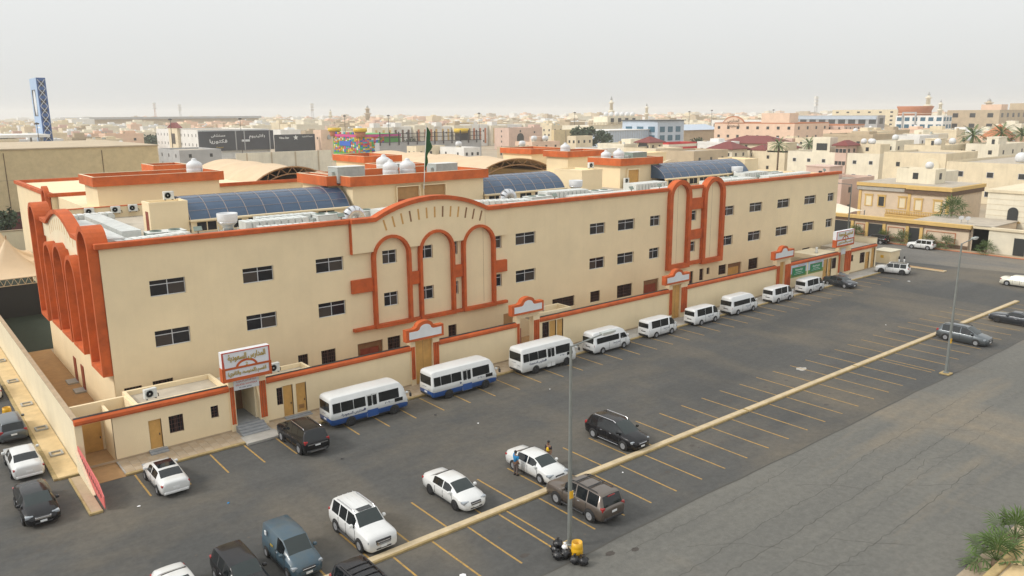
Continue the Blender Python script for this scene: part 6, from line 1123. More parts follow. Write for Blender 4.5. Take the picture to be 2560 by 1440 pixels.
hip(303, 194.5, 16, 27, 10.6, 13.6, 'h_cream', 'largest maroon hip roofed villa below the peach school'); hip(269, 191, 10, 11, 9.6, 12.4, 'h_pale', 'small maroon hip roofed pavilion left of the largest one'); hip(289, 180, 10, 11, 9.6, 12.2, 'h_pale', 'small maroon hip roofed pavilion right of the largest one'); hip(281, 184, 7, 7, 9.0, 11.0, 'h_pale', 'lowest maroon hip roof between the pavilions')
rs = house('red_strip_shop', 283, 235, 20, 10, 10.5, 'h_pale', 'low shop with a bright red band and red coping', 'shop', nx=0, ny=0, win=False, pm='t_red'); MB().box(282.8, 303, 234.8, 234.98, 6.2, 8.6).build('red_band', 't_red', rs); MB().box(282.8, 282.98, 235, 245, 6.2, 8.6).build('red_band', 't_red', rs)
ka = hip(249, 216.6, 8, 7, 12.2, 14.4, 'h_cream', 'open roof pavilion with brown hip roof in front of the blue glazed block'); MB().box(248.9, 248.98, 218, 222.4, 9.4, 11.8).build('opening', 'win_dark', ka)
house('flat_house', 235.4, 201.7, 16, 16.5, 10.5, 'h_cream', 'cream flat house below the brown hip roofed pavilion', nx=2, ny=2); house('flat_house', 228.7, 178.4, 20, 15.5, 10.5, 'h_tan', 'tan flat house just behind the right skylight', nx=3, ny=0)
# ---- cream houses at the right
house('flat_house', 280.1, 174.4, 14, 15, 8.9, 'h_cream', 'cream flat house with a boxy roof room below the red villas', nx=1, ny=1, win=True, room=(0, 0, 8, 8, 3.0)); house('flat_house', 262, 128, 22, 34, 10.0, 'h_pale', 'long bright cream house with small paired windows behind the school right end', nx=2, ny=6, ww=1.2, wh=1.1, frame=True, st=2)
rb = house('roof_hut', 262.2, 146, 5, 6.5, 15.1, 'h_pale', 'pale boxy roof hut with a dark opening', 'hut', zb=9.4, win=False); MB().box(262.1, 262.18, 147, 151, 10.6, 13.0).build('opening', 'win_dark', rb); rr_ = hip(261.5, 139.5, 7, 4, 12.6, 14.2, 'h_pink', 'brick red gabled roof hut with white window frames'); rr_.location = (0, 0, 0)
house('roof_hut', 269, 131.5, 7, 9, 12.8, 'h_cream', 'cream roof room with an arched opening', 'hut', zb=9.4, nx=0, ny=1, st=1)
for i, (x, y) in enumerate(((270.5, 135), (270.5, 138.2), (272.2, 136.5))): round_tank(x, y, 12.8, 1.0, ['left', 'right', 'rear'][i] + ' of the three clustered white tanks on the cream roof room', False)
ph_ = house('flat_house', 172, 92.2, 15, 17, 8.8, 'h_pink', 'pink plastered house directly behind the school right end', nx=2, ny=2, room=(5, 6, 6, 6, 2.2), st=2)
bc = house('flat_house', 225.9, 70, 60, 22, 10.6, 'h_cream', 'large bright cream house with a long blank wall at the right edge', nx=3, ny=3, ww=1.5, wh=1.3, frame=True, st=2); round_tank(231, 76, 10.6, 1.45, 'big white ball tank left on the large cream roof', False); round_tank(239, 73, 10.6, 1.45, 'big white ball tank right on the large cream roof', False)
house('flat_house', 189.3, 78.7, 11, 8, 10.2, 'h_pale', 'small pale stair block above the brown villa', nx=1, ny=1, st=2)
av = house('flat_house', 239.9, 98, 22, 18, 11.9, 'h_cream', 'cream villa with an arched recessed front and gold ornaments', nx=2, ny=2, st=2); MB().prism(arch_pts(102, 5, 5.5, 10.5), 'x', 239.7, 239.88).build('arch', 'villa_blind', av); MB().prism(arch_pts(102, 3.2, 5.5, 8.0), 'x', 239.6, 239.69).build('opening', 'win_dark', av)
HS = [('C', 277, 115.2, 19.9, 12, 12.6, 'h_cream', 'cream block with tanks beyond the arched villa'), ('D', 289.6, 136, 14, 8, 13.4, 'h_pale', 'pale block right of the clustered tanks'), ('E', 317.6, 121, 17, 12, 12.6, 'h_tan', 'tan block below the date palms'), ('F', 347.6, 153.5, 18, 14, 13.6, 'h_white', 'white block under the glass fronted clinic'), ('G', 282.9, 99.8, 24, 10, 13.2, 'h_pale', 'pale block at the right edge below the brick red hut'), ('H', 398.8, 208.5, 18, 18, 14.4, 'h_peach', 'peach block right of the pink annex'), ('I', 329.9, 188.7, 9, 12, 12.4, 'h_cream', 'cream block below the pink annex'), ('J', 204.5, 284, 9, 18.6, 9.6, 'h_white', 'white low house behind the central roof block'), ('K', 192.7, 304, 15.5, 8, 10.0, 'h_cream', 'cream low house right of the green wall'), ('L', 234.4, 273, 17, 12, 11.5, 'h_peach', 'peach low house with tanks behind the rear school wing'), ('M', 262.9, 274.4, 11, 6, 13.4, 'h_cream', 'cream stair tower beside the dark tree'), ('N', 215, 262, 16, 12, 10.0, 'h_tan', 'tan house behind the fabric canopies'), ('O', 237, 232, 22, 16, 9.6, 'h_white', 'white sheds beyond the right canopy')]
for n_, x, y, w, d, z, m, lab in HS: house('flat_house', x, y, w, d, z, m, lab, nx=3, ny=2, room=(w * .3, d * .3, w * .3, d * .35, 1.8) if n_ in 'CEGL' else None)
for i, (x, y, z, lab) in enumerate(((238, 276, 11.5, 'white barrel tank on the peach low house, left'), (244, 275, 11.5, 'white barrel tank on the peach low house, right'), (206, 290, 9.6, 'white barrel tank on the white low house'), (221, 264, 10, 'white barrel tank on the tan house behind the canopies'), (281, 118, 12.6, 'white ball tank left on the block beyond the arched villa'), (290, 117, 12.6, 'white ball tank right on the block beyond the arched villa'), (322, 124, 12.6, 'white ball tank on the tan block below the palms'), (293, 138, 13.4, 'pale blue ball tank on the pale block'))): round_tank(x, y, z, 1.15, lab, i < 4)
rt_ = thing('red_pyramid_tent', 'brick red pyramid roof at the right edge of the skyline', 'pavilion', (330, 117, 0)); MB().add([(-5, -5, 14), (5, -5, 14), (5, 5, 14), (-5, 5, 14), (0, 0, 19)], [(0, 1, 4), (1, 2, 4), (2, 3, 4), (3, 0, 4)]).build('roof', 'terracotta', rt_); MB().box(-4, 4, -4, 4, 0, 14).build('base', 'h_pale', rt_)
# ---- institutional blocks on the right skyline
br = house('college_block', 659, 235, 130, 37, 24.0, 'h_tan', 'large brown institutional block on the right skyline', 'building', nx=12, ny=3, ww=4, wh=3.2, st=3); MB().box(664, 676, 236, 250, 24, 28).build('roof_room', 'h_peach', br); MB().box(720, 736, 236, 250, 24, 29).build('roof_room', 'h_tan', br)
dm = thing('drum_building', 'terracotta cylindrical hall on the right skyline', 'building', (632.8, 285, 0)); MB().lathe([(11.5, 0), (11.5, 24), (13, 27), (12.6, 27.2), (12, 26.4), (.001, 26.3)], n=28).build('drum', 'terracotta', dm); MB().lathe([(11.55, 21.4), (11.7, 21.5), (11.7, 21.9), (11.55, 22)], n=28).build('ring', 'h_peach', dm)
gf = house('clinic', 585, 243.7, 14, 33, 20.4, 'h_white', 'white clinic with a glass front and a square portal frame', 'building', nx=3, ny=6, ww=3.4, wh=2.6, st=4, wm='blue_glass'); MB().ring([(262, 10), (272, 10), (272, 23), (262, 23)], [(263, 10), (271, 10), (271, 22), (263, 22)], 'x', 584.2, 584.9).build('portal', 'h_grey', gf)
sr = house('showroom', 640, 317, 12, 79, 20.4, 'h_grey', 'long grey car showroom under the skyline', 'building', nx=1, ny=9, ww=6, wh=4.5, st=2); MB().box(639.4, 639.9, 318, 395, 17.2, 19.8).build('fascia_sign', 'panel_blue', sr)
house('warehouse', 560, 360, 20, 60, 17.5, 'h_white', 'white showroom left of the grey one', 'building', nx=1, ny=6, ww=5, wh=3, st=2); house('cream_hotel', 700, 330, 60, 60, 25.0, 'h_cream', 'tall cream block rising over the showrooms', 'building', nx=6, ny=6, ww=2.4)
hg = thing('blue_roof_shed', 'long shed with a pale blue metal roof beside the peach school', 'shed'); MB().box(437, 476, 350, 376, 0, 12).build('wall', 'h_tan', hg); MB().prism([(348.5, 12), (363, 15.6), (377.5, 12)], 'x', 436, 477).build('roof', 'panel_blue', hg)
wk = house('workshop', 94, 316, 16, 27, 11.3, 'h_grey', 'grey concrete workshop right of the sand coloured hall', 'building', nx=2, ny=3); yw = thing('yard_wall', 'pale yard wall with clutter behind the left canopy', 'wall'); MB().box(112, 152, 305.9, 306.3, 0, 9.8).build('panel', 'h_pale', yw)
for i in range(4): MB().box(116 + i * 10, 116.4 + i * 10, 305.6, 305.88, 0, 9.8).build('pier', 'h_tan', yw)
cs = thing('station_canopy', 'flat white station canopy on slim posts at the left edge', 'canopy'); MB().box(40, 66, 405, 440, 15.4, 16.6).build('roof', 'h_white', cs)
for x in (42, 63):
    for y in (408, 436): MB().tube((x, y, 0), (x, y, 15.4), .4).build('post', 'h_grey', cs)
stt = thing('arena_roof', 'long low grey hall on the left skyline', 'building'); MB().box(231, 470, 1177, 1300, 0, 20.5).build('wall', 'h_tan', stt); MB().box(228, 473, 1174, 1303, 20.5, 23.5).build('roof', 'h_grey', stt)
# ---- minarets and masts
def minaret(x, y, h, lab, r=1.9, m='h_pale'):
    t = thing('minaret', lab, 'minaret', (x, y, 0)); MB().lathe([(r, 0), (r * .95, h * .62), (r * 1.5, h * .64), (r * 1.5, h * .67), (r * .8, h * .68)], n=12).build('shaft', m, t); MB().lathe([(r * .75, h * .68), (r * .72, h * .82), (r * 1.15, h * .835), (r * 1.15, h * .855), (r * .5, h * .865), (r * .5, h * .9)], n=12).build('upper_shaft', m, t); MB().lathe([(r * .5, h * .9), (r * .45, h * .93), (.12, h * .99), (.001, h)], n=10).build('spire', 'h_grey', t)
minaret(505.5, 484.2, 38.5, 'tallest slender minaret left of the tank row'); minaret(676, 594, 34.5, 'slender minaret right of the tank row'); minaret(631.6, 1136, 39, 'plain tower minaret above the toy coloured hall', 4, 'h_tan'); minaret(916.7, 399.6, 44.5, 'tall minaret behind the terracotta drum', 3); minaret(1013.7, 427, 37, 'smaller pale minaret right of the drum', 2.4); minaret(1032, 380.6, 38, 'broad minaret over the brown institutional block', 4.4, 'h_tan'); minaret(670, 1342, 35, 'distant minaret left of the plain tower', 2.6)
def mast(x, y, h, lab, red=False):
    t = thing('lattice_mast', lab, 'mast', (x, y, 0))
    for sx, sy in ((-1, -1), (1, -1), (0, 1)): MB().tube((sx * 1.6, sy * 1.6, 0), (sx * .8, sy * .8, h), .22, 6).build('leg', 'terracotta' if red else 'h_grey', t)
    for k in range(10): z = h * k / 10; MB().box(-1.6, 1.6, -1.6, 1.6, z, z + .2).build('brace', 'h_grey', t)
    for k in range(3): MB().box(-2.6, 2.6, -1.2, 1.2, h - 2 - k * 4, h + .6 - k * 4).build('antenna', 'h_white', t)
mast(397, 1446, 46, 'red and white lattice mast left on the skyline', True); mast(435, 1436, 43, 'grey lattice mast beside the red one'); mast(860, 500, 40, 'lattice mast above the showrooms'); mast(520, 1100, 40, 'faint mast over the compound blocks')
def tall_lamp(x, y, h, lab):
    t = thing('lamp_mast', lab, 'lamp mast', (x, y, 0), 0, 'tall lamp masts over the city'); MB().tube((0, 0, 0), (0, 0, h), .22, 8, .12).build('pole', 'fence_dark', t); MB().lathe([(.9, h), (1.0, h + .5), (.001, h + .9)], n=10).build('head', 'fence_dark', t)
for i, (x, y, h) in enumerate(((125, 430, 22), (165, 440, 22), (235, 452, 23), (262, 445, 23), (330, 440, 24), (420, 440, 24), (505, 400, 24), (560, 420, 25), (60, 395, 21), (620, 400, 25))): tall_lamp(x, y, h, ['leftmost tall', 'second from left tall', 'third from left tall', 'fourth from left tall', 'fifth from left tall', 'fifth from right tall', 'fourth from right tall', 'third from right tall', 'pylon side tall', 'rightmost tall'][i] + ' lamp mast rising over the distant roofs')
# ================================================================ brown villa across the side street (faces -X)
vl = thing('brown_villa', 'beige villa with gold cornice and shuttered windows across the side street', 'house'); VX = 168.0
MB().box(VX, VX + 14, 66.4, 86, 0, 7.3).build('wall', 'villa_wall', vl); MB().box(VX - 1.6, VX, 66.4, 74.6, 0, 7.3).build('bay', 'villa_wall', vl)
for a, b, x in ((66.1, 74.9, VX - 2.0), (74.9, 86.3, VX - .4)): MB().box(x, VX + 14.3, a, b, 7.3, 8.2).build('brown_band', 'villa_brown', vl); MB().box(x - .25, VX + 14.5, a - (.2 if a < 70 else 0), b, 8.2, 8.9).build('gold_cornice', 'villa_gold', vl)
MB().box(VX - .4, VX + 14, 66.6, 86, 8.9, 8.95).build('roof', 'roof_dust', vl); MB().box(VX - .42, VX - .405, 76, 86.2, 7.35, 8.1).build('worn_patch', 'concrete', vl)
for y, x in ((83.6, VX), (80.8, VX), (76.4, VX), (72.4, VX - 1.6), (68.6, VX - 1.6)):
    w_ = MB().ring([(y - .85, 3.9), (y + .85, 3.9), (y + .85, 6.3), (y - .85, 6.3)], [(y - .6, 4.05), (y + .6, 4.05), (y + .6, 6.05), (y - .6, 6.05)], 'x', x - .14, x - .002).build('window', 'villa_gold', vl); MB().box(x - .06, x - .004, y - .6, y + .6, 4.05, 6.05).build('blind', 'villa_blind' if y != 80.8 else 'win_dark', w_); MB().box(x - .22, x - .15, y - 1.0, y + 1.0, 6.3, 6.5).build('lintel', 'villa_gold', w_)
for y in (66.7, 74.3, 85.6): MB().box(VX - (1.75 if y < 75 else .15), VX - (1.6 if y < 75 else 0) - .002, y - .3, y + .3, .5, 7.3).build('corner_pilaster', 'villa_gold', vl)
bl = MB().box(VX - 3.2, VX - 1.62, 66.6, 78.4, 2.6, 2.9).build('balcony', 'villa_gold', vl)
for i in range(34): MB().lathe([(.1, 0), (.16, .3), (.08, .55), (.12, .85)], (VX - 3.05, 66.8 + i * .345, 2.9), 6).build('baluster', 'villa_gold', bl)
MB().box(VX - 3.2, VX - 2.9, 66.6, 78.4, 3.75, 3.9).build('handrail', 'villa_gold', bl); MB().box(VX - 3.1, VX - 2.95, 66.6, 78.4, 2.0, 2.6).build('beam', 'villa_gold', bl)
house('roof_room_block', VX + 4, 72, 5, 8, 12.0, 'cream_light', 'pale roof room with a blue water tank above the beige villa', 'house', zb=8.95, nx=1, ny=1, st=1); round_tank(VX + 5.5, 74, 12.0, .8, 'pale blue tank on the beige villa roof room', False)
# villa perimeter wall along the street, plane X=147
pw = thing('villa_wall', 'brown and gold street wall of the villa with palms and gates', 'wall')
MB().box(147, 147.4, 54.9, 92, 0, 3.3).build('wall', 'villa_wall', pw); MB().box(146.85, 147.5, 54.8, 92, 3.3, 3.85).build('brown_band', 'villa_brown', pw); MB().box(146.6, 147.7, 54.6, 92, 3.85, 4.45).build('gold_coping', 'villa_gold', pw); MB().box(146.9, 146.995, 54.9, 92, 0, .8).build('plinth', 'villa_brown', pw)
for y0, y1, m in ((76.2, 80.0, 'win_dark'), (84.5, 90, 'win_dark'), (63.2, 65.0, 'win_dark'), (70.0, 72.6, 'win_dark')):
    MB().box(146.88, 146.93, y0, y1, .1, 3.1).build('gate_leaf', m, pw)
    for yy in (y0 - .35, y1 + .35): MB().box(146.7, 146.92, yy - .28, yy + .28, 0, 3.28).build('pier', 'villa_gold', pw)
for y0, y1 in ((57, 62), (66, 69), (73.5, 75.2)): MB().ring([(y0, .9), (y1, .9), (y1, 2.9), (y0, 2.9)], [(y0 + .12, 1.02), (y1 - .12, 1.02), (y1 - .12, 2.78), (y0 + .12, 2.78)], 'x', 146.9, 146.985).build('moulding', 'terracotta', pw)
mj = thing('majlis_block', 'low flat roofed block with satellite dishes behind the villa wall', 'house'); MB().box(147.6, 160, 52, 65, 0, 4.2).build('wall', 'villa_wall', mj); MB().box(147.5, 160.2, 51.8, 65.2, 4.2, 4.4).build('roof', 'roof_dust', mj)
for i, y in enumerate((57.4, 56.3)):
    t = thing('satellite_dish', ('left', 'right')[i] + ' of two white satellite dishes on the flat roof', 'satellite dish', (149.6, y, 4.4), 0, 'dishes on the flat roof'); MB().tube((0, 0, 0), (0, 0, .6), .06).build('post', 'h_grey', t); MB().lathe([(.001, 0), (.25, .04), (.42, .12)], n=16).build('reflector', 'h_grey', t, loc=(0, 0, .9), rot=(0, -.9, 0))
sh = thing('shade_sail', 'white domed car shade behind the villa wall', 'canopy', (152, 84, 0)); MB().add([(-4 + 8 * i / 8, -6 + 12 * j / 6, 4.3 + 1.5 * sin(pi * i / 8) * sin(pi * (j + .3) / 6.6)) for j in range(7) for i in range(9)], [(j * 9 + i, j * 9 + i + 1, (j + 1) * 9 + i + 1, (j + 1) * 9 + i) for j in range(6) for i in range(8)], True).build('fabric_roof', 'cream_light', sh)
for x in (-3.8, 3.8):
    for y in (-5.8, 5.8): MB().tube((x, y, 0), (x, y, 4.4), .1).build('post', 'h_grey', sh)
wv = thing('white_villa', 'cream stone villa with an arched window at the right edge', 'house'); MB().box(160.5, 185, 38, 57.5, 0, 9.2).build('wall', 'h_pale', wv); MB().box(160.2, 185.3, 37.7, 57.8, 9.2, 9.7).build('cornice', 'h_cream', wv); MB().prism(arch_pts(53.0, 1.7, 4.2, 6.7), 'x', 160.35, 160.49).build('arched_window', 'win_dark', wv); MB().box(160.2, 160.49, 51.7, 54.3, 3.9, 4.2).build('sill', 'villa_gold', wv)
for k in range(8): MB().box(160.46, 160.498, 38, 57.5, 1 + k, 1.03 + k).build('course_joint', 'h_tan', wv)
ww_ = thing('white_street_wall', 'cream stone street wall with a dark gate beside the villa wall', 'wall'); MB().box(147.6, 148, 30, 54.5, 0, 4.0).build('wall', 'h_pale', ww_); MB().box(147.3, 148.2, 29.8, 54.5, 4.0, 4.4).build('coping', 'h_cream', ww_); MB().box(147.5, 147.59, 46.3, 48.0, .1, 3.0).build('gate_leaf', 'win_dark', ww_); MB().box(147.5, 147.59, 40, 44, .1, 3.3).build('gate_leaf', 'hvac_green', ww_)
vk = MB().box(145.2, 147.0, 29, 120, -.01, .15).build('villa_pavement', 'tile', kind='structure'); MB().bbox(144.9, 145.2, 29, 120, -.01, .17, .03).build('kerb_stone', 'terracotta', vk)
# ================================================================ palms and trees
def fan_frond(mb, base, d, L, size, nb, droop, seed):
    r = random.Random(seed); base = Vector(base); d = Vector(d).normalized(); side = d.cross(Vector((0, 0, 1))); side = side.normalized() if side.length > .1 else Vector((1, 0, 0)); up_ = side.cross(d)
    tip = base + d * L - Vector((0, 0, droop * L * .35)); mb.tube(base, tip, .03 * size, 5, .015 * size)
    for k in range(nb):
        a = (k / (nb - 1) - .5) * 2 * 1.75; b = (d * cos(a) + side * sin(a) + up_ * (.18 * cos(a) - .1)).normalized(); ln = size * (.85 + .25 * cos(a)) * r.uniform(.85, 1.1); w = .05 * size
        p0, p1 = tip, tip + b * ln * .55; p2 = tip + b * ln - Vector((0, 0, ln * (.18 + droop * .3) * r.uniform(.5, 1.4))); n_ = b.cross(up_).normalized() * w
        mb.add([p0, p1 - n_, p2, p1 + n_, p1 + up_ * w * .5], [(0, 1, 4), (1, 2, 4), (2, 3, 4), (3, 0, 4)])
def fan_palm(x, y, z, h, size, nf, lab, nb=13, group=None, sc=1.0):
    t = thing('fan_palm', lab, 'palm', (x, y, z), rnd.uniform(0, 6), group); MB().lathe([(.26 * sc, 0), (.2 * sc, h * .3), (.22 * sc, h)], n=10).build('trunk', 'trunk', t)
    g = MB(); dry = MB()
    for k in range(nf):
        a = k * 2.399; e = 1.35 - 1.75 * (k / nf) + rnd.uniform(-.12, .12); d = (cos(a) * cos(e), sin(a) * cos(e), sin(e))
        fan_frond(dry if e < -.28 else g, (0, 0, h - .05), d, size * rnd.uniform(.6, .95), size * .85, nb, max(0, .5 - e * .4), k * 13 + int(x))
    o = g.build('crown', 'palm_green', t); o['kind'] = 'stuff'
    if dry.v: q = dry.build('dry_fronds', 'palm_dry', t); q['kind'] = 'stuff'
    return t
fan_palm(43.7, 13.1, 0, .65, 1.2, 17, 'green fan palm at the bottom right corner of the frame', 13); fan_palm(46.9, 13.3, 0, .7, 1.25, 15, 'second fan palm cut off by the right edge behind the corner wall', 13)
for i, (y, s) in enumerate(((82.3, 1.3), (74.6, 1.35), (69.2, 1.15), (65.8, 1.3), (61.0, 1.2), (58.0, 1.25))): fan_palm(145.9, y, .15, .9, s, 18, ['first', 'second', 'third', 'fourth', 'fifth', 'last'][i] + ' fan palm from the left along the brown villa wall', 9, 'fan palms along the villa wall')
fan_palm(145.9, 51.6, .15, .7, 1.3, 18, 'fan palm before the cream stone street wall', 9); fan_palm(158, 62.5, 0, 5.4, 2.2, 22, 'taller fan palm behind the flat roof with dishes', 10); fan_palm(199, 86, 0, 7.5, 2.0, 20, 'fan palm among the stairs above the beige villa', 9)
def date_palm(x, y, h, lab, L=3.6, nf=30, group=None):
    t = thing('date_palm', lab, 'palm', (x, y, 0), 0, group); MB().lathe([(.35, 0), (.3, h)], n=8).build('trunk', 'trunk', t); g = MB()
    for k in range(nf):
        a = k * 2.399; e = 1.2 - 1.5 * k / nf; p = Vector((0, 0, h)); d = Vector((cos(a) * cos(e), sin(a) * cos(e), sin(e))); sd_ = Vector((-sin(a), cos(a), 0)); q = p; step = L / 8
        for j in range(8):
            d = (d - Vector((0, 0, .13))).normalized(); n_ = q + d * step; wl = L * .16 * sin(pi * (j + 1) / 9.5)
            for s in (1, -1): tp = n_ + sd_ * s * wl + d * wl * .6 - Vector((0, 0, wl * .35)); g.add([q, n_, tp], [(0, 1, 2)])
            q = n_
    o = g.build('crown', 'palm_green', t); o['kind'] = 'stuff'
for i, (x, y, h) in enumerate(((296, 113, 15.5), (318, 112, 15.8), (332, 110, 15.0))): date_palm(x, y, h, ['left', 'middle', 'right'][i] + ' of the three date palms over the cream houses', 5.0, group='date palms at the right')
date_palm(270, 171, 11.5, 'date palm left of the boxy roof room under the red villas', 4.2); date_palm(286, 168, 11.5, 'date palm right of the boxy roof room under the red villas', 4.0)
def tree(x, y, h, r, lab, n=900, group=None):
    t = thing('tree', lab, 'tree', (x, y, 0), 0, group); tk = MB().tube((0, 0, 0), (0, 0, h * .5), .3, 8, .2)
    for k in range(5): a = k * 1.257; tk.tube((0, 0, h * .4), (r * .5 * cos(a), r * .5 * sin(a), h * .75), .13, 6, .06)
    tk.build('trunk', 'trunk', t); g = MB(); cl = [(rnd.uniform(-.6, .6) * r, rnd.uniform(-.6, .6) * r, h * rnd.uniform(.55, .92), r * rnd.uniform(.25, .5)) for _ in range(11)]
    for k in range(n):
        c = rnd.choice(cl); v = Vector((rnd.gauss(0, 1), rnd.gauss(0, 1), rnd.gauss(0, .8))).normalized() * c[3] * rnd.uniform(.55, 1.08); p = Vector(c[:3]) + v; a = Vector((rnd.uniform(-1, 1), rnd.uniform(-1, 1), rnd.uniform(-1, 1))).normalized() * r * .11; b = v.cross(a).normalized() * r * .07; g.add([p - a, p + b, p + a, p - b], [(0, 1, 2, 3)])
    o = g.build('crown', 'leaf', t); o['kind'] = 'stuff'
tree(281, 290, 16.0, 7.5, 'dark green tree clump left of the blue glazed block', 1500); tree(292, 286, 15.0, 6.5, 'lower tree joined to the dark clump by the blue glazed block', 1100)
for i, (x, y, h, r) in enumerate(((150, 560, 13, 10), (170, 575, 13, 11), (190, 590, 12, 10), (120, 540, 11, 8), (262, 420, 9, 6), (520, 330, 13, 7), (610, 380, 14, 8), (330, 255, 11, 6), (18, 170, 7, 4), (700, 300, 18, 9), (480, 420, 13, 7))): tree(x, y, h, r, ['left', 'middle', 'right', 'smaller left', 'lone', 'lone', 'lone', 'lone', 'low', 'lone', 'lone'][i] + ' tree ' + ['behind the hospital', 'behind the hospital', 'behind the hospital', 'of the grove beside the pylon', 'near the toy coloured hall', 'left of the clinic', 'by the showrooms', 'below the pink annex', 'over the maroon wall', 'by the cream hotel', 'behind the blue roofed shed'][i], 600)
# corner wall bottom right
cwr = thing('corner_wall', 'cream capped wall corner at the bottom right', 'wall'); MB().box(40.6, 90, 8.0, 12.6, 0, .9).build('planter', 'kerb_cream', cwr); MB().bbox(40.4, 90, 12.3, 12.75, .9, 1.05, .03).build('coping', 'kerb_yellow', cwr); MB().box(40.8, 90, 8.2, 12.2, .9, .93).build('paving', 'tile_warm', cwr)
# ================================================================ the hazy city
cols = [('h_cream', 'cream'), ('h_pale', 'pale'), ('h_tan', 'tan'), ('h_white', 'white'), ('h_peach', 'peach'), ('h_cream', 'cream'), ('h_pale', 'pale'), ('h_pink', 'pink')]
R5 = random.Random(21); used = []; cnt = 0
keep_out = [(140, 450, 270, 560), (185, 340, 270, 400), (270, 480, 435, 510), (325, 305, 395, 400), (360, 360, 435, 400), (435, 255, 515, 335), (575, 230, 660, 400), (655, 230, 795, 275), (120, 290, 300, 310), (60, 400, 90, 450), (225, 1170, 475, 1310), (555, 355, 585, 425), (430, 345, 480, 380), (320, 350, 380, 360)]
def blocked(x, y, w, d): return any(x < b[2] and x + w > b[0] and y < b[3] and y + d > b[1] for b in keep_out) or any(x < b[2] + 2 and x + w > b[0] - 2 and y < b[3] + 2 and y + d > b[1] - 2 for b in used)
def city_mesh(mb, x, y, w, d, h, r):
    mb.box(x, x + w, y, y + d, 0, h)
    mb.ring([(x - .1, y - .1), (x + w + .1, y - .1), (x + w + .1, y + d + .1), (x - .1, y + d + .1)], [(x + .3, y + .3), (x + w - .3, y + .3), (x + w - .3, y + d - .3), (x + .3, y + d - .3)], 'z', h, h + 1.0)
    a, b = r.uniform(.15, .5) * w, r.uniform(.15, .5) * d; mb.box(x + a, x + a + w * .35, y + b, y + b + d * .35, h, h + r.uniform(2, 3.2))
HERO = [(380, 680, 500, 378), (680, 800, 480, 378), (820, 960, 430, 390), (945, 1330, 560, 352), (1380, 1720, 540, 350), (1780, 2050, 530, 345), (2050, 2560, 640, 315), (60, 140, 430, 350)]
def view_px(x, y, z):
    d = Vector((x, y, z - 24.0)); return 1280 + 1968.6 * d.dot(r2) / d.dot(fw), 720 - 1968.6 * d.dot(u2) / d.dot(fw)
def hides(x, y, w, d, h, D):
    xa = view_px(x, y + d, h)[0]; xb = view_px(x + w, y, h)[0]; yt = view_px(x, y, h + 2.5)[1]
    return any(xb > a and xa < b and D < Dh and yt < yb_ for a, b, Dh, yb_ in HERO)
made = {}
tries = 0
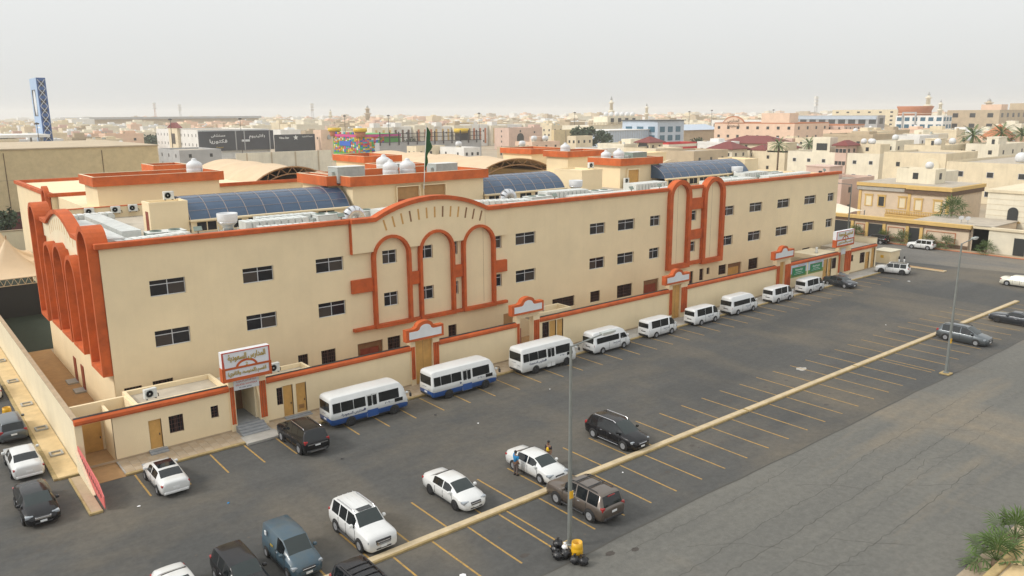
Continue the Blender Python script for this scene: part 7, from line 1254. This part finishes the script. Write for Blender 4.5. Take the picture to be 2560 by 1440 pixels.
while cnt < 285 and tries < 6000:
    tries += 1; ang = YAW + R5.uniform(-.60, .60); D = R5.choice((R5.uniform(330, 560), R5.uniform(480, 900), R5.uniform(700, 1150))); x, y = D * sin(ang), D * cos(ang)
    if x < 160 and y < 330: continue
    w, d = R5.uniform(10, 22), R5.uniform(10, 22); x, y = round(x / 6) * 6.0, round(y / 6) * 6.0
    if blocked(x, y, w, d): continue
    h = R5.choice((7.5, 9, 10.5, 11, 12.5)) + (D / 1150) * 4.5; m, nm = R5.choice(cols); 
    if hides(x, y, w, d, h, D): continue
    used.append((x, y, x + w, y + d)); ring_ = 'near' if D < 520 else 'middle' if D < 800 else 'far'
    t = thing('city_house', f'{nm} flat roofed house in the {ring_} part of the hazy city', 'house', (x, y, 0), 0, f'{nm} houses in the {ring_} city'); made.setdefault((nm, ring_), []).append((view_px(x, y, h)[0], t)); body = MB().box(0, w, 0, d, 0, h).build('wall', m, t)
    MB().ring([(-.1, -.1), (w + .1, -.1), (w + .1, d + .1), (-.1, d + .1)], [(.3, .3), (w - .3, .3), (w - .3, d - .3), (.3, d - .3)], 'z', h, h + 1.0).build('parapet', m, t); a, b = R5.uniform(.15, .5) * w, R5.uniform(.15, .5) * d; MB().box(a, a + w * .35, b, b + d * .35, h, h + R5.uniform(2, 3.2)).build('roof_room', m, t)
    if D < 620:
        for z in [h - 2.6 - 3.4 * k for k in range(2)]:
            for i in range(2): c = w * (i + .5) / 2 + R5.uniform(-.8, .8); MB().box(c - .7, c + .7, -.06, .02, z - .7, z + .8).build('window', 'win_dark', t)
            for i in range(2): c = d * (i + .5) / 2 + R5.uniform(-.8, .8); MB().box(-.06, .02, c - .7, c + .7, z - .7, z + .8).build('window', 'win_dark', t)
    if D < 700:
        for k in range(R5.choice((1, 2, 3))): a, b = R5.uniform(.5, w - 1.8), R5.uniform(.5, d - 1.8); MB().box(a, a + R5.uniform(.8, 1.6), b, b + R5.uniform(.6, 1.2), h, h + R5.uniform(1.2, 1.9)).build('cooling_unit', R5.choice(('hvac_white', 'hvac_grey', 'h_tan')), t)
    if R5.random() < .7: MB().lathe([(.95, 0), (1.0, 1.0), (.6, 1.6), (.001, 1.75)], (w * .75, d * .7, h + R5.uniform(.2, 1.6)), 10).build('roof_tank', 'tank_white', t)
    cnt += 1
def ordinal(i): return ('first', 'second', 'third', 'fourth', 'fifth', 'sixth', 'seventh', 'eighth', 'ninth', 'tenth')[i] if i < 10 else f"{i + 1}{'th' if (i + 1) % 10 not in (1, 2, 3) or 10 < i + 1 < 14 else ('st', 'nd', 'rd')[(i + 1) % 10 - 1]}"
for (nm, ring_), L_ in made.items():
    for i, (px_, t) in enumerate(sorted(L_, key=lambda q: q[0])): t['label'] = f'{ordinal(i)} {nm} flat roofed house from the left in the {ring_} part of the hazy city'
for ci, (m, nm) in enumerate((('h_cream', 'cream'), ('h_pale', 'pale'), ('h_white', 'white'), ('h_tan', 'tan'), ('h_peach', 'peach'))):
    mb = MB(); wn = MB()
    for k in range(520):
        ang = YAW + R5.uniform(-.62, .62); D = 950 + 2300 * R5.random() ** 1.4; x, y = D * sin(ang), D * cos(ang); w, d = R5.uniform(11, 28), R5.uniform(11, 28)
        if blocked(x, y, w, d): continue
        h = R5.uniform(8, 14) + (D - 900) / 2300 * 4 + (R5.uniform(2, 9) if R5.random() < .12 else 0); city_mesh(mb, x, y, w, d, h, R5)
    mb.build('distant_houses', m, label=f'mass of {nm} houses fading into haze on the horizon', cat='houses', kind='stuff')
# ================================================================ dusty air
hz = MB().box(-2400, 5200, -700, 5200, -1.2, 62); ho_ = hz.build('haze', None, label='pale dusty haze over the whole city', cat='haze', kind='stuff')
hm = bpy.data.materials.new('haze_air'); hm.use_nodes = True; hn = hm.node_tree; hn.nodes.clear(); pvn = hn.nodes.new('ShaderNodeVolumePrincipled'); pvn.inputs['Color'].default_value = (.985, .99, .985, 1); pvn.inputs['Density'].default_value = 0.00022; pvn.inputs['Anisotropy'].default_value = 0.25; hmo = hn.nodes.new('ShaderNodeOutputMaterial'); hn.links.new(pvn.outputs[0], hmo.inputs['Volume']); ho_.data.materials.append(hm)
ho_.display_type = 'WIRE'
